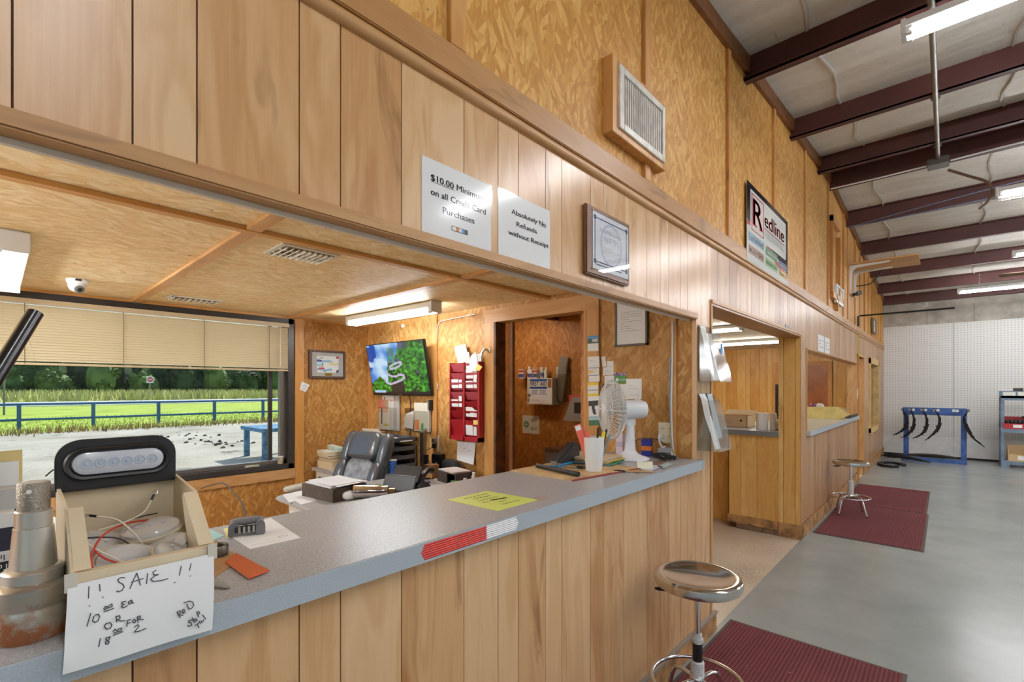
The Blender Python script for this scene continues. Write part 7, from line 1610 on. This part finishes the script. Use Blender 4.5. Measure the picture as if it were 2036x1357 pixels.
for i, (y, z) in enumerate(((YR - .16, .056), (YR - .08, .056), (YR - .0, .056))): flatspring(('front leaf spring lying on the rack base', 'middle leaf spring lying on the rack base', 'rear leaf spring lying on the rack base')[i], .52 - .02*i, 1.26, y, z, .03, 4)
for i, (x, y) in enumerate(((.02, 13.5), (.05, 13.35), (.12, 13.2))): o = flatspring(('leaf spring on the floor against the panelled wall corner', 'leaf spring on the floor before the rack foot', 'leaf spring on the floor pointing to the rack')[i], 0, .62 + .1*i, 0, .001, .06, 3); o.location = (x, y, .001); o.rotation_euler = (0, 0, -.25 - .1*i)
q = PZ(1766, 926, 0); mtg = thing('rubber_track', 'coiled black ribbed rubber strip lying on the concrete', 'rubber strip', (q.x + .05, q.y, 0))
for k in range(22): a = .2 + k*.24; MB().obox((.19*math.cos(a), .30*math.sin(a), .025), (.075, .05, .045), (0, 0, a)).build('tread_block', BLACK, mtg)
MB().tube([(.19*math.cos(.2 + k*.24), .30*math.sin(.2 + k*.24), .012) for k in range(22)], .012, 6).build('band', BLACK, mtg)
# steel shelves
SHB = mat('shelf_steel', (120, 138, 158), .5, .2, var=.15, vscale=5); YS = 13.42
sv = thing('steel_shelving', 'grey blue steel shelving unit with labelled top shelf', 'shelving', (0,0,0)); x0 = 1.90
for x in (x0, 3.3): 
    for y in (YS, YS + .38): rbox(x, x + .05, y, y + .04, 0, 1.50).build('upright', SHB, sv)
for z in (1.36, .73, .10): rbox(x0, 3.35, YS - .01, YS + .42, z, z + .03).build('shelf_board', SHB, sv); rbox(x0, 3.35, YS - .02, YS - .01, z - .04, z + .045).build('shelf_lip', SHB, sv)
rbox(x0, 3.35, YS - .02, YS - .01, 1.36, 1.5).build('label_rail', SHB, sv); 
for k in range(4): rbox(x0 + .03 + .2*k, x0 + .2 + .2*k, YS - .023, YS - .0205, 1.41, 1.48).build('shelf_label', mat('shelf_lab', (216, 220, 206), .5), sv)
rbox(x0, x0 + .12, YS - .03, YS + .0, .0, .14).build('front_foot', SHB, sv)
def sbin(label, x, z, w_, m, h=.16):
    t = thing('shelf_bin', label, 'bin', (x, YS + .02, z)); 
    for a in (0, w_ - .008): MB().prism([(-.03, 0), (.30, 0), (.30, h*1.15), (.10, h*1.15), (-.05, h*.55)], a, a + .008, lambda p, c, d: (d, p, c)).build('side_wall', m, t)
    rbox(0, w_, -.03, .3, 0, .006).build('bottom', m, t); rbox(0, w_, .294, .3, 0, h*1.15).build('back_wall', m, t); rbox(0, w_, -.045, -.035, 0, h*.52).build('front_lip', m, t); rbox(w_*.38, w_*.72, -.047, -.0452, h*.12, h*.42).build('label', PAPER, t)
    return t
RB = mat('bin_red', (168, 44, 54), .4); z7 = .761
sbin('red plastic bin of black fittings on the middle shelf', 1.93, z7, .36, RB, .2); sbin('second red plastic bin next to the first on the middle shelf', 2.31, z7, .36, RB, .2); sbin('tan plastic bin on the bottom shelf', 2.0, .131, .34, mat('bin_tan', (206, 176, 130), .45), .26)
for k in range(5): o = MB().sq((2.0 + .055*k, YS + .08, z7 + .12 + .01*(k % 2)), (.04, .06, .05), .7, .7, 10, 8).build('pipe_fitting', IRON, None, smooth=True); tag(o, 'black pipe fitting heaped in the red shelf bin', 'fitting', 'fittings in the red bin')
for i, (x, w_, h) in enumerate(((1.93, .07, .10), (2.08, .13, .17), (2.31, .13, .18))):
    t = thing('steel_block', ('small dark steel block with a slot on the shelf top', 'brown steel bracket block standing on the shelf top', 'tall dark bracket on the shelf top')[i], 'metal part', (x, YS + .05, 1.39)); rbox(0, w_, 0, .12, 0, h).build('body', mat('rust_block', (74, 62, 56), .6, .3, var=.3, vscale=15), t, bevel=.004); rbox(w_*.2, w_*.8, -.002, .0, h*.55, h*.7).build('slot', BLACK, t)
t = thing('tow_hitch', 'black steel arm lying on the shelf rail under the top shelf', 'metal part', (2.2, YS + .1, .761)); MB().beam((.0, 0, .22), (.5, .05, .36), .05, .05).build('arm', IRON, t); rbox(.2, .5, .02, .3, 0, .22).build('base', IRON, t)
t = thing('cardboard_box', 'open brown cardboard box on the floor under the shelves', 'box', (2.25, YS + .0, 0))
for (a, c, e, f) in ((0, .35, -.03, -.02), (0, .35, .25, .26), (0, .01, -.03, .26), (.34, .35, -.03, .26)): rbox(a, c, e, f, 0, .085).build('wall', CARD, t)
MB().hexa([(-.0, -.03, .08), (.0, .26, .08), (-.005, .26, .08), (-.005, -.03, .08), (-.10, -.03, .09), (-.10, .26, .09), (-.105, .26, .088), (-.105, -.03, .088)]).build('flap', CARD, t); rbox(0, .35, -.03, .26, 0, .004).build('bottom', CARD, t)
rbx = thing('socket_cover', 'cream wall cover plate behind the rack end', 'plate', (1.30, YF - .012, .72)); rbox(0, .09, -.01, 0, 0, .16).build('plate', CRM, rbx, bevel=.002); rbox(.03, .06, -.014, -.01, .05, .11).build('insert', CRM, rbx)
# ================================================================ UNDER THE ROOF
cx_ = 1.02
GALV = mat('galv_pipe', (130, 126, 120), .4, .7)
cn = thing('steel_conduit', 'steel conduit pipe running under the purlins to a junction box', 'conduit', (0,0,0))
ZP_ = lambda y: roofz(y) - .225
xc = PZ(1866, 335, ZP_(6.9)).x
MB().tube([(xc, 1.0, ZP_(1.0)), (xc, 3.8, ZP_(3.8)), (xc, 5.2, ZP_(5.2)), (xc, 6.95, ZP_(6.95))], .018, 10).build('pipe', GALV, cn, smooth=True)
for y in (2.45, 3.8, 5.2, 6.52): rbox(xc - .03, xc + .03, y - .012, y + .012, ZP_(y) - .004, ZP_(y) + .022).build('pipe_clip', GALV, cn)
jb = thing('junction_box', 'grey steel junction box under the ridge purlin', 'junction box', (xc, 7.05, roofz(7.2) - .225)); rbox(-.09, .09, -.09, .09, -.06, .012).build('box', mat('jb', (96, 92, 84), .5, .4), jb, bevel=.004); rbox(-.085, .085, -.085, .085, -.064, -.06).build('cover', GALV, jb)
zp = roofz(7.2) - .225
tag(wire('roof_cable', 'white cable strung along the ridge purlin to the junction box', [(.03, 7.12, zp - .005), (.5, 7.12, zp - .01), (xc - .1, 7.08, zp - .02)], .009, MATS['cord_white'], cat='cable'), 'white cable strung along the ridge purlin to the junction box', 'cable'); tag(wire('roof_cable', 'white cable leaving the junction box into the hall', [(xc + .1, 7.08, zp - .02), (xc + .8, 7.1, zp + .0), (4, 7.12, zp)], .009, MATS['cord_white'], cat='cable'), 'white cable leaving the junction box into the hall', 'cable')
hz = [PX(u, v, 0) for u, v in ((0, 0),)]
def onY(u, v, Y): return PY(u, v, Y)
tag(wire('drooping_hose', 'brown hose drooping from the junction box', [onY(1885, 338, 7.05), onY(1925, 350, 7.05), onY(1962, 362, 7.05), onY(1973, 380, 7.05), onY(1965, 400, 7.05), onY(1947, 416, 7.05)], .014, mat('hose_brown', (110, 88, 72), .5), cat='hose'), 'brown hose drooping from the junction box', 'hose')
tag(wire('blue_line', 'thin blue wire stretched under the purlins past the hose', [(.03, 8.5, 3.93), (1.6, 8.2, 4.0), (4, 7.8, 4.06)], .005, mat('wire_blue', (110, 130, 170), .5), cat='wire'), 'thin blue wire stretched under the purlins past the hose', 'wire')
tag(wire('blue_line', 'lower thin blue wire crossing beneath the next purlin', [(.03, 8.65, 3.96), (1.2, 8.5, 3.955), (4, 8.3, 3.98)], .005, MATS['wire_blue'], cat='wire'), 'lower thin blue wire crossing beneath the next purlin', 'wire')
# ceiling fan
q = onY(1985, 556, 10.6); cf = thing('ceiling_fan', 'brown bladed ceiling fan under the far roof bays', 'fan', (q.x + .72, 10.6, q.z + .05))
MB().tube([(0,0,0), (0,0, roofz(10.6) - cf.location.z - .0)], .018, 10).build('down_rod', BLACK, cf); MB().lathe([(.02, .10), (.09, .07), (.11, .0), (.08, -.05), (0, -.06)], 24).build('motor', mat('fan_brass', (120, 100, 70), .4, .6), cf, smooth=True)
for k in range(5):
    a = math.radians(183) + 2*math.pi*k/5; M_ = Matrix.Rotation(a, 3, 'Z') @ Matrix.Rotation(.2, 3, 'X'); b = MB().prism([(.2, -.05), (.68, -.07), (.72, 0), (.68, .07), (.2, .05)], -.005, .005, lambda p, c, d: M_ @ Vector((p, c, d))); b.build('blade', mat('fan_wood', (130, 104, 80), .6, var=.2), cf)
    MB().beam(M_ @ Vector((.08, 0, 0)), M_ @ Vector((.26, 0, .004)), .03, .008).build('blade_iron', BLACK, cf)

# ================================================================ pieces that belong to a part go one level deeper
def base(n): return n.split('.')[0]
DEEPER = {'led_lamp': {'bulb_reflector': 'lens', 'lens': None}, 'marker_light': {'led_ring': 'lens'}, 'sale_sign': {'handwriting': 'paper'}, 'minimum_sign': {'lettering': 'sheet', 'underline': 'sheet', 'card_logo': 'sheet', 'logo_border': 'sheet'},
 'refund_sign': {'lettering': 'sheet', 'underline': 'sheet'}, 'certificate_plaque': {'border_line': 'certificate', 'corner_ornament': 'certificate', 'seal_ring': 'certificate', 'lettering': 'certificate', 'printed_lines': 'certificate'},
 'parts_poster': {k: 'sheet' for k in ('black_field', 'red_swoosh', 'white_field', 'logo_panel', 'logo_frame', 'letter_serif', 'logo_rule', 'category_block', 'lettering')}, 'bar_stool': {'rubber_foot': 'leg', 'lever_paddle': 'lever_rod'},
 'letter_tray': {'label_holder': 'tray_lip'}, 'desk_fan': {'vent_slots': 'motor_housing', 'knob': 'motor_housing', 'grille_badge': 'front_grille', 'neck_bolt': 'neck'}, 'shelf_bin': {'label': 'front_lip'}, 'wall_screen': {'maker_badge': 'case', 'screen_image': 'case'},
 'wall_outlet': {'slot': 'socket_face', 'plug': 'cover_plate'}, 'first_aid_cabinet': {k: 'door' for k in ('latch_knob', 'label_sheet', 'blue_bar', 'lettering', 'printed_lines', 'small_print', 'brown_sticker', 'tape_patch')}, 'aid_sign': {k: 'plate' for k in ('green_ring', 'ring_inner', 'green_disc', 'white_cross', 'lettering')},
 'steel_shelving': {'shelf_label': 'label_rail'}, 'spring_rack': {'price_label': 'top_beam', 'label_print': 'top_beam', 'hook_pin': 'top_beam'}, 'monitor': {'screen_face': 'panel'}, 'framed_painting': {'watercolour': 'mount_board', 'brass_plate': 'mount_board'}, 'framed_letter': {'printed_lines': 'letter'},
 'desk_phone': {'silver_label': 'display_panel'}, 'dome_camera': {'lens': 'ball', 'lens_ring': 'ball', 'badge': 'base'}, 'pen_cup': {'lettering': 'cup_body'}, 'product_box': {k: 'carton' for k in ('navy_band', 'black_band', 'lettering')}, 'road_sign': {k: 'plate' for k in ('red_disc', 'white_bar', 'lettering')},
 'cardboard_box': {'lettering': 'wall', 'round_stamp': 'wall', 'flap': 'wall'}, 'shop_light': {'tube_socket': 'housing', 'hanging_chain': 'housing'}, 'office_light': {'tube_socket': 'housing'}, 'catalogue': {'cover': 'pages'}, 'paper_notice': {'printed_lines': 'sheet'}, 'name_plate': {'printed_lines': 'plate'}, 'wall_picture': {'printed_lines': 'print'}, 'office_chair': {'caster': 'base_leg'}}
def centre(o):
    b = [Vector(c) for c in o.bound_box]; return sum(b, Vector()) / 8
for r in [o for o in COL.objects if o.parent is None and base(o.name) in DEEPER]:
    mp = DEEPER[base(r.name)]; kids = list(r.children)
    for c in kids:
        tg = mp.get(base(c.name))
        if not tg: continue
        cand = [k for k in kids if base(k.name) == tg]
        if cand: c.parent = min(cand, key=lambda k: (centre(k) - centre(c)).length)
